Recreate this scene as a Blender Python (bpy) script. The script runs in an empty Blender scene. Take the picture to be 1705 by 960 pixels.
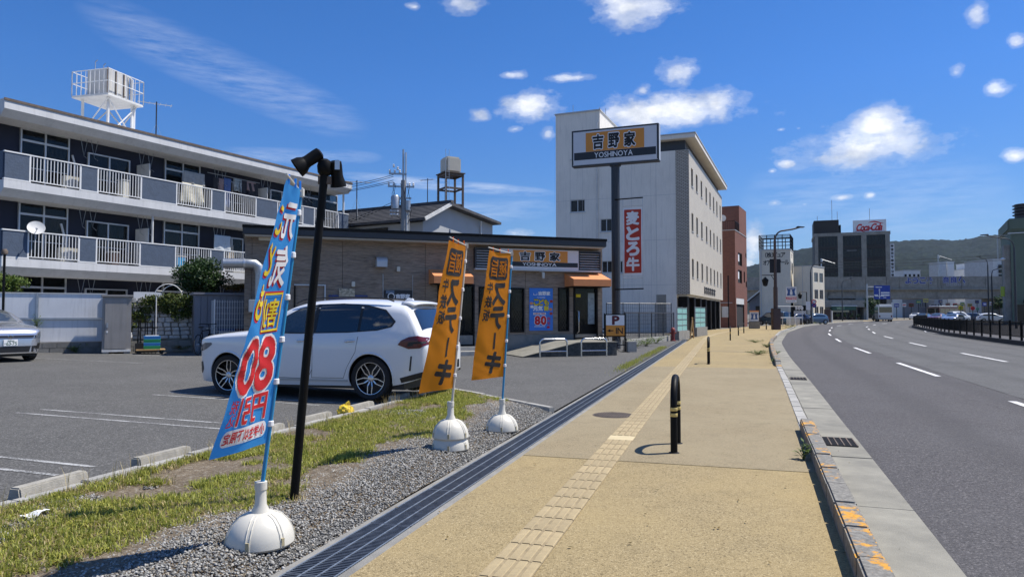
import bpy, bmesh, math, random
import numpy as np
from mathutils import Vector, Matrix
R = math.radians
random.seed(7); rng = np.random.default_rng(7)
scene = bpy.context.scene
COL = scene.collection

# ---------------------------------------------------------------- camera
FP, CX, CY, HZ, CH = 1170.0, 852.5, 480.0, 524.0, 1.46      # focal length in photo pixels, centre, horizon row, eye height
PITCH = math.atan((HZ - CY) / FP)
cam = bpy.data.cameras.new('camera'); cam.sensor_width = 36; cam.lens = 36 * FP / 1705
cam.clip_start = 0.05; cam.clip_end = 9000
camo = bpy.data.objects.new('camera', cam); COL.objects.link(camo)
camo.location = (0, 0, CH); camo.rotation_euler = (math.pi / 2 + PITCH, 0, 0)
scene.camera = camo

# ---------------------------------------------------------------- sun, sky, exposure
SUN_EL, SUN_AZ = R(60), math.atan2(0.965, 0.26)              # azimuth from +Y towards +X
sun = bpy.data.lights.new('sun', 'SUN'); sun.energy = 4.4; sun.angle = R(0.53); sun.color = (1.0, 0.955, 0.88)
suno = bpy.data.objects.new('sun', sun); COL.objects.link(suno)
sdir = Vector((math.sin(SUN_AZ) * math.cos(SUN_EL), math.cos(SUN_AZ) * math.cos(SUN_EL), math.sin(SUN_EL)))
suno.rotation_euler = sdir.to_track_quat('Z', 'Y').to_euler(); suno.location = (20, 10, 40)
scene.view_settings.view_transform = 'Standard'; scene.view_settings.look = 'None'
scene.view_settings.exposure = 0.46; scene.view_settings.gamma = 1.0
scene.view_settings.use_curve_mapping = False
scene.cycles.use_denoising = True
scene.cycles.max_bounces = 6; scene.cycles.transparent_max_bounces = 8
scene.cycles.caustics_reflective = False; scene.cycles.caustics_refractive = False
scene.cycles.sample_clamp_indirect = 6

world = bpy.data.worlds.new('World'); scene.world = world; world.use_nodes = True

class NT:
    """small helper to write node graphs"""
    def __init__(s, nt): s.nt = nt
    def n(s, t, **kw):
        nd = s.nt.nodes.new('ShaderNode' + t)
        for k, v in kw.items():
            if k == 'inp':
                for kk, vv in v.items():
                    if isinstance(vv, bpy.types.NodeSocket): s.nt.links.new(vv, nd.inputs[kk])
                    else: nd.inputs[kk].default_value = vv
            else: setattr(nd, k, v)
        return nd
    def math(s, op, a, b=0.0, clamp=False):
        nd = s.nt.nodes.new('ShaderNodeMath'); nd.operation = op; nd.use_clamp = clamp
        for i, v in enumerate((a, b)):
            if isinstance(v, bpy.types.NodeSocket): s.nt.links.new(v, nd.inputs[i])
            else: nd.inputs[i].default_value = v
        return nd.outputs[0]
    def vmath(s, op, a, b=(0, 0, 0), out=0):
        nd = s.nt.nodes.new('ShaderNodeVectorMath'); nd.operation = op
        for i, v in enumerate((a, b)):
            if isinstance(v, bpy.types.NodeSocket): s.nt.links.new(v, nd.inputs[i])
            else: nd.inputs[i].default_value = v
        return nd.outputs[out]
    def ramp(s, fac, stops, interp='LINEAR'):
        nd = s.nt.nodes.new('ShaderNodeValToRGB'); cr = nd.color_ramp; cr.interpolation = interp
        while len(cr.elements) < len(stops): cr.elements.new(0.5)
        for e, (p, c) in zip(cr.elements, stops):
            e.position = p; e.color = (c, c, c, 1) if isinstance(c, (int, float)) else (*c, 1)
        s.nt.links.new(fac, nd.inputs[0]); return nd.outputs[0]
    def mix(s, fac, a, b, mode='MIX'):
        nd = s.nt.nodes.new('ShaderNodeMix'); nd.data_type = 'RGBA'; nd.blend_type = mode
        for i, v in ((0, fac), (6, a), (7, b)):
            if isinstance(v, bpy.types.NodeSocket): s.nt.links.new(v, nd.inputs[i])
            else: nd.inputs[i].default_value = v if i == 0 else (*v, 1)
        return nd.outputs[2]
    def noise(s, vec, scale, detail=3, rough=0.55, out=0):
        nd = s.n('TexNoise', inp={'Vector': vec, 'Scale': scale, 'Detail': detail, 'Roughness': rough}); return nd.outputs[out]

def px_dir(x, y):
    u = (x - CX) / FP; v = (CY - y) / FP
    return Vector((u, math.cos(PITCH) - v * math.sin(PITCH), math.sin(PITCH) + v * math.cos(PITCH)))
def at(x, y, Y):
    """world point seen at photo pixel (x, y) that stands Y metres away"""
    d = px_dir(x, y); return Vector((0, 0, CH)) + d * (Y / d.y)
def G(x, y, z=0.0):
    """ground point (height z) seen at photo pixel"""
    d = px_dir(x, y); return Vector((0, 0, CH)) + d * ((z - CH) / d.z)
def azel(x, y):
    d = px_dir(x, y).normalized(); return math.atan2(d.x, d.y), math.asin(d.z)

# sky: physical sky plus fair-weather clouds placed by direction
def build_sky():
    t = NT(world.node_tree); bg = world.node_tree.nodes['Background']
    sky = t.n('TexSky', sky_type='NISHITA', sun_disc=False, sun_elevation=SUN_EL, sun_rotation=SUN_AZ,
              air_density=0.95, dust_density=0.15, ozone_density=5.0, altitude=60)
    hs = t.n('HueSaturation', inp={'Color': t.mix(1.0, sky.outputs[0], t.ramp(t.n('SeparateXYZ', inp={0: t.n('TexCoord').outputs['Generated']}).outputs[2], [(0.0, (.54, .57, .65)), (.30, (.80, .82, .98)), (1.0, (.88, .90, 1.0))]), 'MULTIPLY'), 'Saturation': 1.20, 'Value': 1.06})
    geo = t.n('TexCoord'); d = geo.outputs['Generated']
    sep = t.n('SeparateXYZ', inp={0: d})
    az = t.math('ARCTAN2', sep.outputs[0], sep.outputs[1]); el = t.math('ARCSINE', sep.outputs[2])
    ae = t.n('CombineXYZ', inp={0: az, 1: el}).outputs[0]
    fl = t.vmath('MULTIPLY', ae, (1, 1.75, 1)); n1 = t.noise(fl, 15, 8, 0.60); n2 = t.noise(fl, 55, 5, 0.62)
    warp = t.math('ADD', t.math('MULTIPLY', t.math('SUBTRACT', n1, 0.5), 2.6), t.math('MULTIPLY', t.math('SUBTRACT', n2, 0.5), 0.7))
    blobs = [  # px x, px y, half width, half height, strength
        (1445, 243, 104, 27, 1.15), (1462, 212, 50, 24, 1.1), (1392, 262, 60, 16, .9), (1375, 226, 28, 8, .5),
        (1105, 188, 115, 24, 1.15), (1195, 178, 32, 28, 1.05), (1030, 190, 50, 20, .9), (1128, 120, 42, 19, .95), (1070, 150, 20, 12, .8),
        (885, 178, 62, 24, .9), (797, 190, 22, 12, .85), (850, 125, 48, 9, .75), (945, 130, 45, 9, .7), (912, 222, 16, 16, .7), (857, 215, 18, 8, .6),
        (1052, 12, 62, 26, 1.1), (775, 6, 40, 16, .9), (690, 12, 24, 9, .6), 
        (1628, 22, 22, 18, .8), (1656, 150, 30, 14, .8), (1692, 70, 24, 12, .7), (1590, 122, 26, 18, .5), 
        (1690, 260, 26, 10, .85), (1402, 329, 26, 7, .8), (1448, 325, 14, 6, .75), (1290, 338, 20, 8, .65), (1340, 340, 14, 6, .5),
        (1255, 405, 22, 40, .9), (1310, 272, 26, 10, .6), (1285, 285, 12, 6, .5), (1300, 216, 14, 5, .4), (1330, 214, 10, 5, .35),
        (860, 388, 60, 14, .5), (1240, 440, 30, 16, .8)]
    field = under = None
    for x, y, w, h, s in blobs:
        a, e = azel(x, y)
        k = FP * (1 + ((x - CX) / FP) ** 2)
        v = t.vmath('MULTIPLY', t.vmath('SUBTRACT', ae, (a, e, 0)), (k / (w * 1.22), FP / (h * 1.3), 0))
        f = t.math('SUBTRACT', s, t.vmath('LENGTH', v, out=1))
        vy = t.n('SeparateXYZ', inp={0: v}).outputs[1]
        if field is None: under = vy
        else: under = t.math('ADD', under, t.math('MULTIPLY', t.math('GREATER_THAN', f, field), t.math('SUBTRACT', vy, under)))
        field = f if field is None else t.math('MAXIMUM', field, f)
    # unseen clouds added beyond the view, their cover thickened for neutral fill light
    off = t.vmath('LENGTH', t.vmath('MULTIPLY', t.vmath('SUBTRACT', ae, (0, 0.2, 0)), (1 / 0.75, 1 / 0.36, 0)), out=1)
    big = t.noise(t.vmath('MULTIPLY', d, (1, 1, 2.2)), 4.2, 5, 0.55)
    gen = t.math('MULTIPLY', t.math('SUBTRACT', big, 0.555), 7.0)
    gen = t.math('SUBTRACT', gen, t.math('MULTIPLY', t.math('SUBTRACT', 1.25, off, clamp=True), 6.0))
    field = t.math('MAXIMUM', field, gen)
    dens = t.ramp(t.math('ADD', field, t.math('MULTIPLY', warp, 0.80)), [(0.0, 0.0), (0.24, 0.15), (0.62, 0.60), (1.0, 0.93)], 'EASE')
    # thin cirrus streaks
    cz = None
    for (x0, y0, x1, y1, w, s) in ((120, 0, 620, 220, 40, .20), (200, 60, 520, 185, 11, .16), (560, 290, 930, 322, 11, .40), (330, 255, 640, 262, 14, .22), (640, 360, 930, 345, 22, .22),
                                   (1230, 330, 1705, 330, 70, .16)):
        a0, e0 = azel(x0, y0); a1, e1 = azel(x1, y1)
        ln = math.hypot(a1 - a0, e1 - e0); ux, uy = (a1 - a0) / ln, (e1 - e0) / ln
        v = t.vmath('SUBTRACT', ae, ((a0 + a1) / 2, (e0 + e1) / 2, 0))
        al = t.vmath('DOT_PRODUCT', v, (ux / (ln * .5), uy / (ln * .5), 0), out=1)
        ac = t.vmath('DOT_PRODUCT', v, (-uy * FP / w, ux * FP / w, 0), out=1)
        rr = t.math('ADD', t.math('POWER', t.math('ABSOLUTE', al), 4.0), t.math('POWER', t.math('ABSOLUTE', ac), 2.0))
        m = t.math('MULTIPLY', t.math('SUBTRACT', 1.0, rr, clamp=True), s)
        cz = m if cz is None else t.math('MAXIMUM', cz, m)
    mp = t.n('Mapping', inp={0: ae, 2: (0, 0, R(20)), 3: (5, 34, 1)})
    cz = t.math('MULTIPLY', cz, t.ramp(t.noise(mp.outputs[0], 3, 6, 0.65), [(0.36, 0.05), (0.68, 1.0)]))
    shade = t.ramp(t.noise(t.vmath('ADD', fl, (0.010, 0.034, 0)), 15, 6, 0.6), [(0.36, (4.6, 5.0, 5.8)), (0.64, (8.8, 8.9, 9.1))])
    base = t.math('MULTIPLY', t.math('SUBTRACT', t.math('MULTIPLY', t.math('SUBTRACT', n1, .5), 1.6), t.math('ADD', under, .05), clamp=True), .6)
    shade = t.mix(base, shade, (5.2, 5.6, 6.3))
    col = t.mix(cz, hs.outputs[0], (7.6, 8.0, 8.6))
    col = t.mix(dens, col, shade)
    world.node_tree.links.new(col, bg.inputs[0]); bg.inputs[1].default_value = 0.1
build_sky()

# ---------------------------------------------------------------- mesh building
class MB:
    def __init__(s): s.v = []; s.f = []
    def add(s, vs, fs):
        b = len(s.v); s.v += [tuple(p) for p in vs]; s.f += [tuple(i + b for i in f) for f in fs]; return s
    def box(s, x0, x1, y0, y1, z0, z1):
        return s.add([(x0, y0, z0), (x1, y0, z0), (x1, y1, z0), (x0, y1, z0), (x0, y0, z1), (x1, y0, z1), (x1, y1, z1), (x0, y1, z1)],
                     [(0, 3, 2, 1), (4, 5, 6, 7), (0, 1, 5, 4), (1, 2, 6, 5), (2, 3, 7, 6), (3, 0, 4, 7)])
    def bar(s, p, q, w, h, up=(0, 0, 1)):
        """rectangular bar from p to q, w wide, h along up"""
        p, q = Vector(p), Vector(q); d = (q - p).normalized(); u = Vector(up)
        a = d.cross(u)
        if a.length < 1e-4: a = d.cross(Vector((1, 0, 0)))
        a.normalize(); b = a.cross(d).normalized(); a *= w / 2; b *= h / 2
        vs = [e + i * a + j * b for e in (p, q) for i, j in ((-1, -1), (1, -1), (1, 1), (-1, 1))]
        return s.add(vs, [(3, 2, 1, 0), (4, 5, 6, 7), (0, 1, 5, 4), (1, 2, 6, 5), (2, 3, 7, 6), (3, 0, 4, 7)])
    def tube(s, pts, r, n=8, caps=True):
        pts = [Vector(p) for p in pts]; rs = r if isinstance(r, (list, tuple)) else [r] * len(pts)
        vs = []; fs = []; prev = None
        for i, p in enumerate(pts):
            d = (pts[min(i + 1, len(pts) - 1)] - pts[max(i - 1, 0)]).normalized()
            if prev is None:
                a = d.orthogonal().normalized()
            else:
                a = prev - d * prev.dot(d)
                a = a.normalized() if a.length > 1e-6 else d.orthogonal().normalized()
            prev = a; b = d.cross(a)
            vs += [p + (a * math.cos(2 * math.pi * k / n) + b * math.sin(2 * math.pi * k / n)) * rs[i] for k in range(n)]
        for i in range(len(pts) - 1):
            for k in range(n):
                k2 = (k + 1) % n; fs.append((i * n + k, i * n + k2, (i + 1) * n + k2, (i + 1) * n + k))
        if caps: fs += [tuple(range(n - 1, -1, -1)), tuple((len(pts) - 1) * n + k for k in range(n))]
        return s.add(vs, fs)
    def lathe(s, prof, n=24, o=(0, 0, 0), axis='z', close=False, caps=True):
        vs = []; fs = []
        for r, h in prof:
            for k in range(n):
                a = 2 * math.pi * k / n; c, q = r * math.cos(a), r * math.sin(a)
                p = {'z': (c, q, h), 'y': (c, h, -q), 'x': (h, c, q)}[axis]
                vs.append((p[0] + o[0], p[1] + o[1], p[2] + o[2]))
        m = len(prof)
        for i in range(m - 1 + (1 if close else 0)):
            for k in range(n):
                k2 = (k + 1) % n; j = (i + 1) % m; fs.append((i * n + k, i * n + k2, j * n + k2, j * n + k))
        if caps and not close: fs += [tuple(range(n - 1, -1, -1)), tuple((m - 1) * n + k for k in range(n))]
        return s.add(vs, fs)
    def prism(s, poly, h0, h1, fn=lambda a, b, h: (a, b, h)):
        """polygon (a, b) swept from h0 to h1; fn maps (a, b, h) to xyz"""
        n = len(poly); vs = [fn(a, b, h0) for a, b in poly] + [fn(a, b, h1) for a, b in poly]
        return s.add(vs, [tuple(range(n - 1, -1, -1)), tuple(range(n, 2 * n))] + [(i, (i + 1) % n, n + (i + 1) % n, n + i) for i in range(n)])
    def grid(s, fn, us, vs):
        nu, nv = len(us), len(vs)
        return s.add([fn(u, v) for u in us for v in vs], [(i * nv + j, (i + 1) * nv + j, (i + 1) * nv + j + 1, i * nv + j + 1) for i in range(nu - 1) for j in range(nv - 1)])
    def xf(s, M):
        s.v = [tuple(M @ Vector(p)) for p in s.v]; return s
    def join(s, o): return s.add(o.v, o.f)
    def mesh(s, name, m=None, smooth=None, bevel=0.0, fix=True):
        me = bpy.data.meshes.new(name); me.from_pydata(s.v, [], s.f)
        if bevel or fix:
            bm = bmesh.new(); bm.from_mesh(me)
            if fix and len(bm.faces) < 60000: bmesh.ops.recalc_face_normals(bm, faces=bm.faces)
            if bevel:
                es = [e for e in bm.edges if len(e.link_faces) == 2 and e.calc_face_angle(0) > 0.5]
                bmesh.ops.bevel(bm, geom=es, offset=bevel, segments=2, affect='EDGES', clamp_overlap=True)
            bm.to_mesh(me); bm.free()
        if smooth is not None:
            me.shade_smooth(); me.set_sharp_from_angle(angle=R(smooth))
        if m: me.materials.append(m)
        return me
    def build(s, name, m, parent=None, smooth=None, bevel=0.0, world=False, fix=True):
        if world and parent is not None: s.xf(frame_of(parent).inverted())
        return link(name, s.mesh(name, m, smooth, bevel, fix), parent)

def frame_of(o):
    M = o.matrix_basis.copy()
    while o.parent is not None: o = o.parent; M = o.matrix_basis @ M
    return M
def link(name, me, parent=None, loc=None, rot=None, scale=None):
    o = bpy.data.objects.new(name, me); COL.objects.link(o)
    if parent is not None: o.parent = parent
    if loc is not None: o.location = loc
    if rot is not None: o.rotation_euler = rot if hasattr(rot, '__len__') else (0, 0, rot)
    if scale is not None: o.scale = scale
    return o
def tag(o, label, cat, group=None):
    o['label'] = label; o['category'] = cat
    if group: o['group'] = group
    return o
def thing(name, label, cat, loc=(0, 0, 0), rz=0.0, group=None, rot=None):
    o = link(name, None, None, loc, rot if rot is not None else rz); o.empty_display_size = 0.2
    return tag(o, label, cat, group)
def struct(o, kind='structure'):
    o['kind'] = kind; return o
def copy_tree(o, parent=None):
    c = o.copy(); COL.objects.link(c); c.parent = parent
    for ch in list(o.children): copy_tree(ch, c)
    return c

# ---------------------------------------------------------------- lettering (glyphs of the built-in font turned into thin geometry)
_gl = {}; RES = 84
def glyph(ch):
    if ch in _gl: return _gl[ch]
    c = bpy.data.curves.new('glyph', 'FONT'); c.body = ch; c.size = 1; c.resolution_u = 4
    o = bpy.data.objects.new('glyph', c); COL.objects.link(o)
    dg = bpy.context.evaluated_depsgraph_get(); ev = o.evaluated_get(dg); me = ev.to_mesh()
    V = np.array([v.co[:2] for v in me.vertices]) if len(me.vertices) else np.zeros((0, 2))
    me.calc_loop_triangles(); T = [tuple(t.vertices) for t in me.loop_triangles]
    ev.to_mesh_clear(); bpy.data.objects.remove(o); bpy.data.curves.remove(c)
    pad = 18; n = RES + 2 * pad + 30
    g = np.zeros((n, n), bool)
    yy, xx = np.mgrid[0:n, 0:n]; PX = (xx - pad + .5) / RES; PY = (yy - pad - 10 + .5) / RES - 0.1
    w = V[:, 0].max() + 0.06 if len(V) else 0.35
    for t in T:
        a, b, c_ = V[t[0]], V[t[1]], V[t[2]]
        den = (b[1] - c_[1]) * (a[0] - c_[0]) + (c_[0] - b[0]) * (a[1] - c_[1])
        if abs(den) < 1e-12: continue
        l1 = ((b[1] - c_[1]) * (PX - c_[0]) + (c_[0] - b[0]) * (PY - c_[1])) / den
        l2 = ((c_[1] - a[1]) * (PX - c_[0]) + (a[0] - c_[0]) * (PY - c_[1])) / den
        g |= (l1 >= -1e-6) & (l2 >= -1e-6) & (l1 + l2 <= 1 + 1e-6)
    box = (V[:, 0].min(), V[:, 0].max(), V[:, 1].min(), V[:, 1].max()) if len(V) else (0, .3, 0, .7)
    _gl[ch] = (g, pad, w, box); return _gl[ch]
def dilate(g, r):
    if r <= 0: return g
    out = g.copy(); k = int(math.ceil(r))
    for dy in range(-k, k + 1):
        for dx in range(-k, k + 1):
            if dx * dx + dy * dy <= r * r + .3: out |= np.roll(np.roll(g, dy, 0), dx, 1)
    return out
def text_rects(ch, cx, cy, w, h, bold=0.0):
    """rectangles (x0, x1, y0, y1) that print glyph ch fitted into a w x h cell centred on (cx, cy)"""
    g, pad, _, (bx0, bx1, by0, by1) = glyph(ch)
    g = dilate(g, bold * RES); sx = w / max(bx1 - bx0, .08); sy = h / max(by1 - by0, .08)
    mx, my = (bx0 + bx1) / 2, (by0 + by1) / 2; out = []
    X = lambda i: cx + ((i - pad) / RES - mx) * sx
    Y = lambda j: cy + ((j - pad - 10) / RES - 0.1 - my) * sy
    for j in range(g.shape[0]):
        row = g[j]
        if not row.any(): continue
        d = np.diff(np.concatenate(([0], row.astype(np.int8), [0]))); st = np.where(d == 1)[0]; en = np.where(d == -1)[0]
        for a, b in zip(st, en): out.append([X(a), X(b), Y(j), Y(j + 1)])
    # merge equal runs on consecutive rows
    out.sort(key=lambda q: (round(q[0], 5), round(q[1], 5), q[2])); mg = []
    for q in out:
        if mg and abs(mg[-1][0] - q[0]) < 1e-6 and abs(mg[-1][1] - q[1]) < 1e-6 and abs(mg[-1][3] - q[2]) < 1e-6: mg[-1][3] = q[3]
        else: mg.append(list(q))
    return mg
def line_rects(s, cx, cy, h, bold=0.0, gap=0.06, squeeze=1.0, vertical=False):
    """one line of text centred on (cx, cy), h tall; proportional widths"""
    bx = [glyph(c)[3] for c in s]; full = any(ord(c) > 0x2e80 for c in s)
    out = []
    if vertical:
        step = h * (1 + gap)
        for i, c in enumerate(s):
            b = bx[i]; hh = h * min(1, (b[3] - b[2]) / .85); ww = h * min(1, (b[1] - b[0]) / .85) * squeeze
            out += text_rects(c, cx, cy - (i - (len(s) - 1) / 2) * step, ww, max(hh, h * .12), bold)
        return out
    ref = .86 if full else .70; ws = [(b[1] - b[0]) / ref * h * squeeze if c != ' ' else h * .3 for c, b in zip(s, bx)]
    tot = sum(ws) + gap * h * (len(s) - 1); x = cx - tot / 2
    for c, b, w in zip(s, bx, ws):
        if c != ' ':
            hh = (b[3] - b[2]) / ref * h; yy = cy + ((b[2] + b[3]) / 2 - ref / 2 + (.07 if full else 0)) / ref * h
            out += text_rects(c, x + w / 2, yy, w, max(hh, h * .1), bold)
        x += w + gap * h
    return out
def rect_mesh(rects, fn, maxlen=None):
    m = MB()
    for x0, x1, y0, y1 in rects:
        nx = 1 if not maxlen else max(1, int(math.ceil((x1 - x0) / maxlen))); ny = 1 if not maxlen else max(1, int(math.ceil((y1 - y0) / maxlen)))
        m.grid(fn, [x0 + (x1 - x0) * i / nx for i in range(nx + 1)], [y0 + (y1 - y0) * i / ny for i in range(ny + 1)])
    return m
def lettering(rects, m, parent, fn, name='lettering', maxlen=None):
    return rect_mesh(rects, fn, maxlen).build(name, m, parent, fix=False)
# ---------------------------------------------------------------- materials
_M = {}
def mat(name, col, rough=0.6, var=0.10, vs=3.0, bump=0.0, bs=60.0, metal=0.0, coat=0.0, dirt=0.0, spec=0.5, world_co=False, emit=None, streak=0.0, ov=0.0):
    if name in _M: return _M[name]
    m = bpy.data.materials.new(name); m.use_nodes = True; t = NT(m.node_tree); p = m.node_tree.nodes['Principled BSDF']
    co = t.n('NewGeometry').outputs['Position'] if world_co else t.n('TexCoord').outputs['Object']
    c = (*col, 1)
    p.inputs['Base Color'].default_value = c; p.inputs['Roughness'].default_value = rough; p.inputs['Metallic'].default_value = metal
    p.inputs['Specular IOR Level'].default_value = spec; p.inputs['Coat Weight'].default_value = coat; p.inputs['Coat Roughness'].default_value = 0.04
    if var > 0:
        n = t.noise(co, vs, 5, 0.6)
        lo = tuple(x * (1 - var) for x in col); hi = tuple(min(1, x * (1 + var)) for x in col)
        k = t.ramp(n, [(0.3, lo), (0.7, hi)])
        if dirt:
            dn = t.ramp(t.noise(co, vs * 0.35, 6, 0.7), [(0.48, 0.0), (0.72, dirt)])
            k = t.mix(dn, k, tuple(x * 0.45 + 0.01 for x in col))
        if streak:
            mp = t.n('Mapping', inp={0: co, 3: (3.0, 3.0, 0.25)})
            sn = t.ramp(t.noise(mp.outputs[0], 2.0, 5, 0.65), [(0.5, 0.0), (0.75, streak)])
            k = t.mix(sn, k, tuple(x * 0.5 for x in col))
        if ov:
            rn = t.n('ObjectInfo').outputs['Random']; k = t.mix(t.math('MULTIPLY', rn, ov), k, tuple(x * .45 for x in col))
        m.node_tree.links.new(k, p.inputs['Base Color'])
        m.node_tree.links.new(t.math('ADD', t.math('MULTIPLY', t.math('SUBTRACT', n, .5), .25), rough, clamp=True), p.inputs['Roughness'])
    if bump:
        b = t.n('Bump', inp={'Strength': bump, 'Distance': 0.02, 'Height': t.noise(co, bs, 4, 0.6)})
        m.node_tree.links.new(b.outputs[0], p.inputs['Normal'])
    if emit: p.inputs['Emission Color'].default_value = (*emit[0], 1); p.inputs['Emission Strength'].default_value = emit[1]
    _M[name] = m; return m

def ground_mat(name, base, speck, light, s1=90, s2=220, rough=0.85, bump=0.5, stain=0.25, patch=0.18, tint=None, tracks=False):
    """aggregate surfaces: asphalt, porous paving; stone-to-stone colour from a Voronoi, wear from slow noise"""
    m = bpy.data.materials.new(name); m.use_nodes = True; t = NT(m.node_tree); p = m.node_tree.nodes['Principled BSDF']
    co = t.n('NewGeometry').outputs['Position']
    v = t.n('TexVoronoi', inp={'Vector': co, 'Scale': s1}); v2 = t.n('TexVoronoi', feature='DISTANCE_TO_EDGE', inp={'Vector': co, 'Scale': s1})
    cell = t.n('SeparateColor', inp={0: v.outputs['Color']}).outputs[0]
    k = t.ramp(cell, [(0.0, speck), (0.25, base), (0.72, base), (1.0, light)])
    gap = t.ramp(v2.outputs['Distance'], [(0.0, 1.0), (0.13, 0.0)])
    k = t.mix(t.math('MULTIPLY', gap, 0.55), k, tuple(x * 0.35 for x in speck))
    sp = t.n('TexVoronoi', inp={'Vector': co, 'Scale': 1.7, 'Randomness': 1.0}).outputs['Distance']; k = t.mix(t.ramp(sp, [(.018, .55), (.03, 0.0)]), k, tuple(x * .3 for x in base))
    slow = t.noise(co, 0.55, 5, 0.6); mid = t.noise(co, 3.2, 5, 0.65)
    k = t.mix(t.ramp(slow, [(0.40, 0.0), (0.70, patch)]), k, tint or tuple(x * 1.5 for x in base))
    k = t.mix(t.ramp(mid, [(0.52, 0.0), (0.78, stain)]), k, tuple(x * 0.5 for x in base))
    if tracks:   # wheel paths worn along the lanes
        la = t.n('Attribute', attribute_name='lat').outputs['Fac']; w = t.math('COSINE', t.math('MULTIPLY', t.math('ADD', la, t.math('MULTIPLY', slow, .5)), 4.0))
        k = t.mix(t.ramp(w, [(.1, 0.0), (.95, .32)]), k, tuple(x * .55 for x in base))
    m.node_tree.links.new(k, p.inputs['Base Color']); p.inputs['Roughness'].default_value = rough; p.inputs['Specular IOR Level'].default_value = 0.3
    h = t.math('ADD', t.math('MULTIPLY', v2.outputs['Distance'], 1.6), t.math('MULTIPLY', t.noise(co, s2, 2), .4))
    b = t.n('Bump', inp={'Strength': bump, 'Distance': 0.006, 'Height': h}); m.node_tree.links.new(b.outputs[0], p.inputs['Normal'])
    _M[name] = m; return m

M_ASPH_LOT = ground_mat('asphalt_lot', (.108, .105, .099), (.048, .047, .044), (.22, .215, .205), 72, 240, .86, .55, .35, .25)
M_ASPH_RD2 = ground_mat('asphalt_lanes', (.108, .106, .103), (.05, .049, .047), (.19, .187, .18), 78, 200, .84, .5, .35, .45, (.14, .138, .135), True)
M_ASPH_ROAD = ground_mat('asphalt_road', (.092, .086, .087), (.042, .039, .040), (.18, .168, .164), 78, 220, .84, .55, .25, .22, (.12, .118, .12), True)
M_TAN = ground_mat('porous_tan_paving', (.352, .272, .142), (.16, .12, .06), (.475, .38, .215), 100, 260, .9, .42, .45, .55, (.39, .295, .14))
M_TAN2 = ground_mat('worn_tan_paving', (.305, .247, .150), (.17, .132, .075), (.39, .32, .20), 120, 300, .88, .35, .5, .6, (.33, .275, .175))
M_SOIL = ground_mat('soil_bed', (.16, .125, .085), (.06, .045, .03), (.30, .27, .22), 45, 160, .95, .8, .5, .3)
M_EARTH = ground_mat('far_ground', (.17, .16, .14), (.09, .085, .07), (.25, .24, .22), 3, 8, .95, .3, .4, .3)
M_CONC = mat('concrete_kerb', (.40, .385, .35), .85, .16, 5, .35, 90, dirt=.45, world_co=True, ov=.3)
M_GUT = mat('concrete_gutter', (.265, .25, .205), .85, .25, 2.4, .3, 110, dirt=.6, world_co=True, ov=.25)
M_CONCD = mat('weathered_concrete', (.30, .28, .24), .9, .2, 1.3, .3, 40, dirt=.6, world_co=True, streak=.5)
M_CONCB = mat('concrete_block', (.27, .26, .235), .9, .22, 4, .4, 70, dirt=.6, world_co=True, ov=.4)
M_STOPC = mat('wheel_stop_concrete', (.40, .375, .32), .85, .25, 6, .35, 90, dirt=.75, streak=.6, ov=.4)
def worn_paint(name, paint, under, lo, hi):
    m = bpy.data.materials.new(name); m.use_nodes = True; t = NT(m.node_tree); p = m.node_tree.nodes['Principled BSDF']; co = t.n('NewGeometry').outputs['Position']
    f = t.math('ADD', t.math('MULTIPLY', t.noise(co, 55, 3, .6), .55), t.math('MULTIPLY', t.noise(co, 2.2, 5, .65), .45))
    m.node_tree.links.new(t.mix(t.ramp(f, [(lo, 0.0), (hi, 1.0)]), paint, under), p.inputs['Base Color']); p.inputs['Roughness'].default_value = .75; return m
M_ROADPAINT = worn_paint('road_paint', (.72, .71, .69), (.16, .155, .155), .52, .62)
M_LOTPAINT = worn_paint('worn_lot_paint', (.44, .44, .43), (.125, .122, .116), .44, .56)
M_CRACK = mat('dark_crack', (.035, .033, .032), .95, .3, 9)

def lichen_kerb():
    m = bpy.data.materials.new('lichen_kerb'); m.use_nodes = True; t = NT(m.node_tree); p = m.node_tree.nodes['Principled BSDF']
    g = t.n('NewGeometry'); co = g.outputs['Position']
    n = t.noise(co, 26, 5, .7); base = t.ramp(n, [(.3, (.10, .095, .085)), (.7, (.30, .285, .25))])
    slow = t.noise(co, 1.6, 3, .5); spot = t.noise(co, 11, 6, .72)
    up = t.n('SeparateXYZ', inp={0: g.outputs['Normal']}).outputs[2]
    f = t.math('ADD', t.math('MULTIPLY', t.math('SUBTRACT', slow, .5), 1.5), t.math('MULTIPLY', t.math('SUBTRACT', spot, .5), 1.7))
    f = t.math('MULTIPLY', t.ramp(f, [(.09, 0.0), (.22, 1.0)]), t.ramp(up, [(.5, .15), (.8, 1.0)]))
    c = t.mix(f, base, t_or(t, co))
    m.node_tree.links.new(c, p.inputs['Base Color']); p.inputs['Roughness'].default_value = .9
    b = t.n('Bump', inp={'Strength': .5, 'Distance': .008, 'Height': n}); m.node_tree.links.new(b.outputs[0], p.inputs['Normal'])
    return m
def t_or(t, co): return t.ramp(t.noise(co, 40, 4, .6), [(.3, (.50, .22, .02)), (.7, (.68, .36, .05))])
M_LICH = lichen_kerb()

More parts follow.
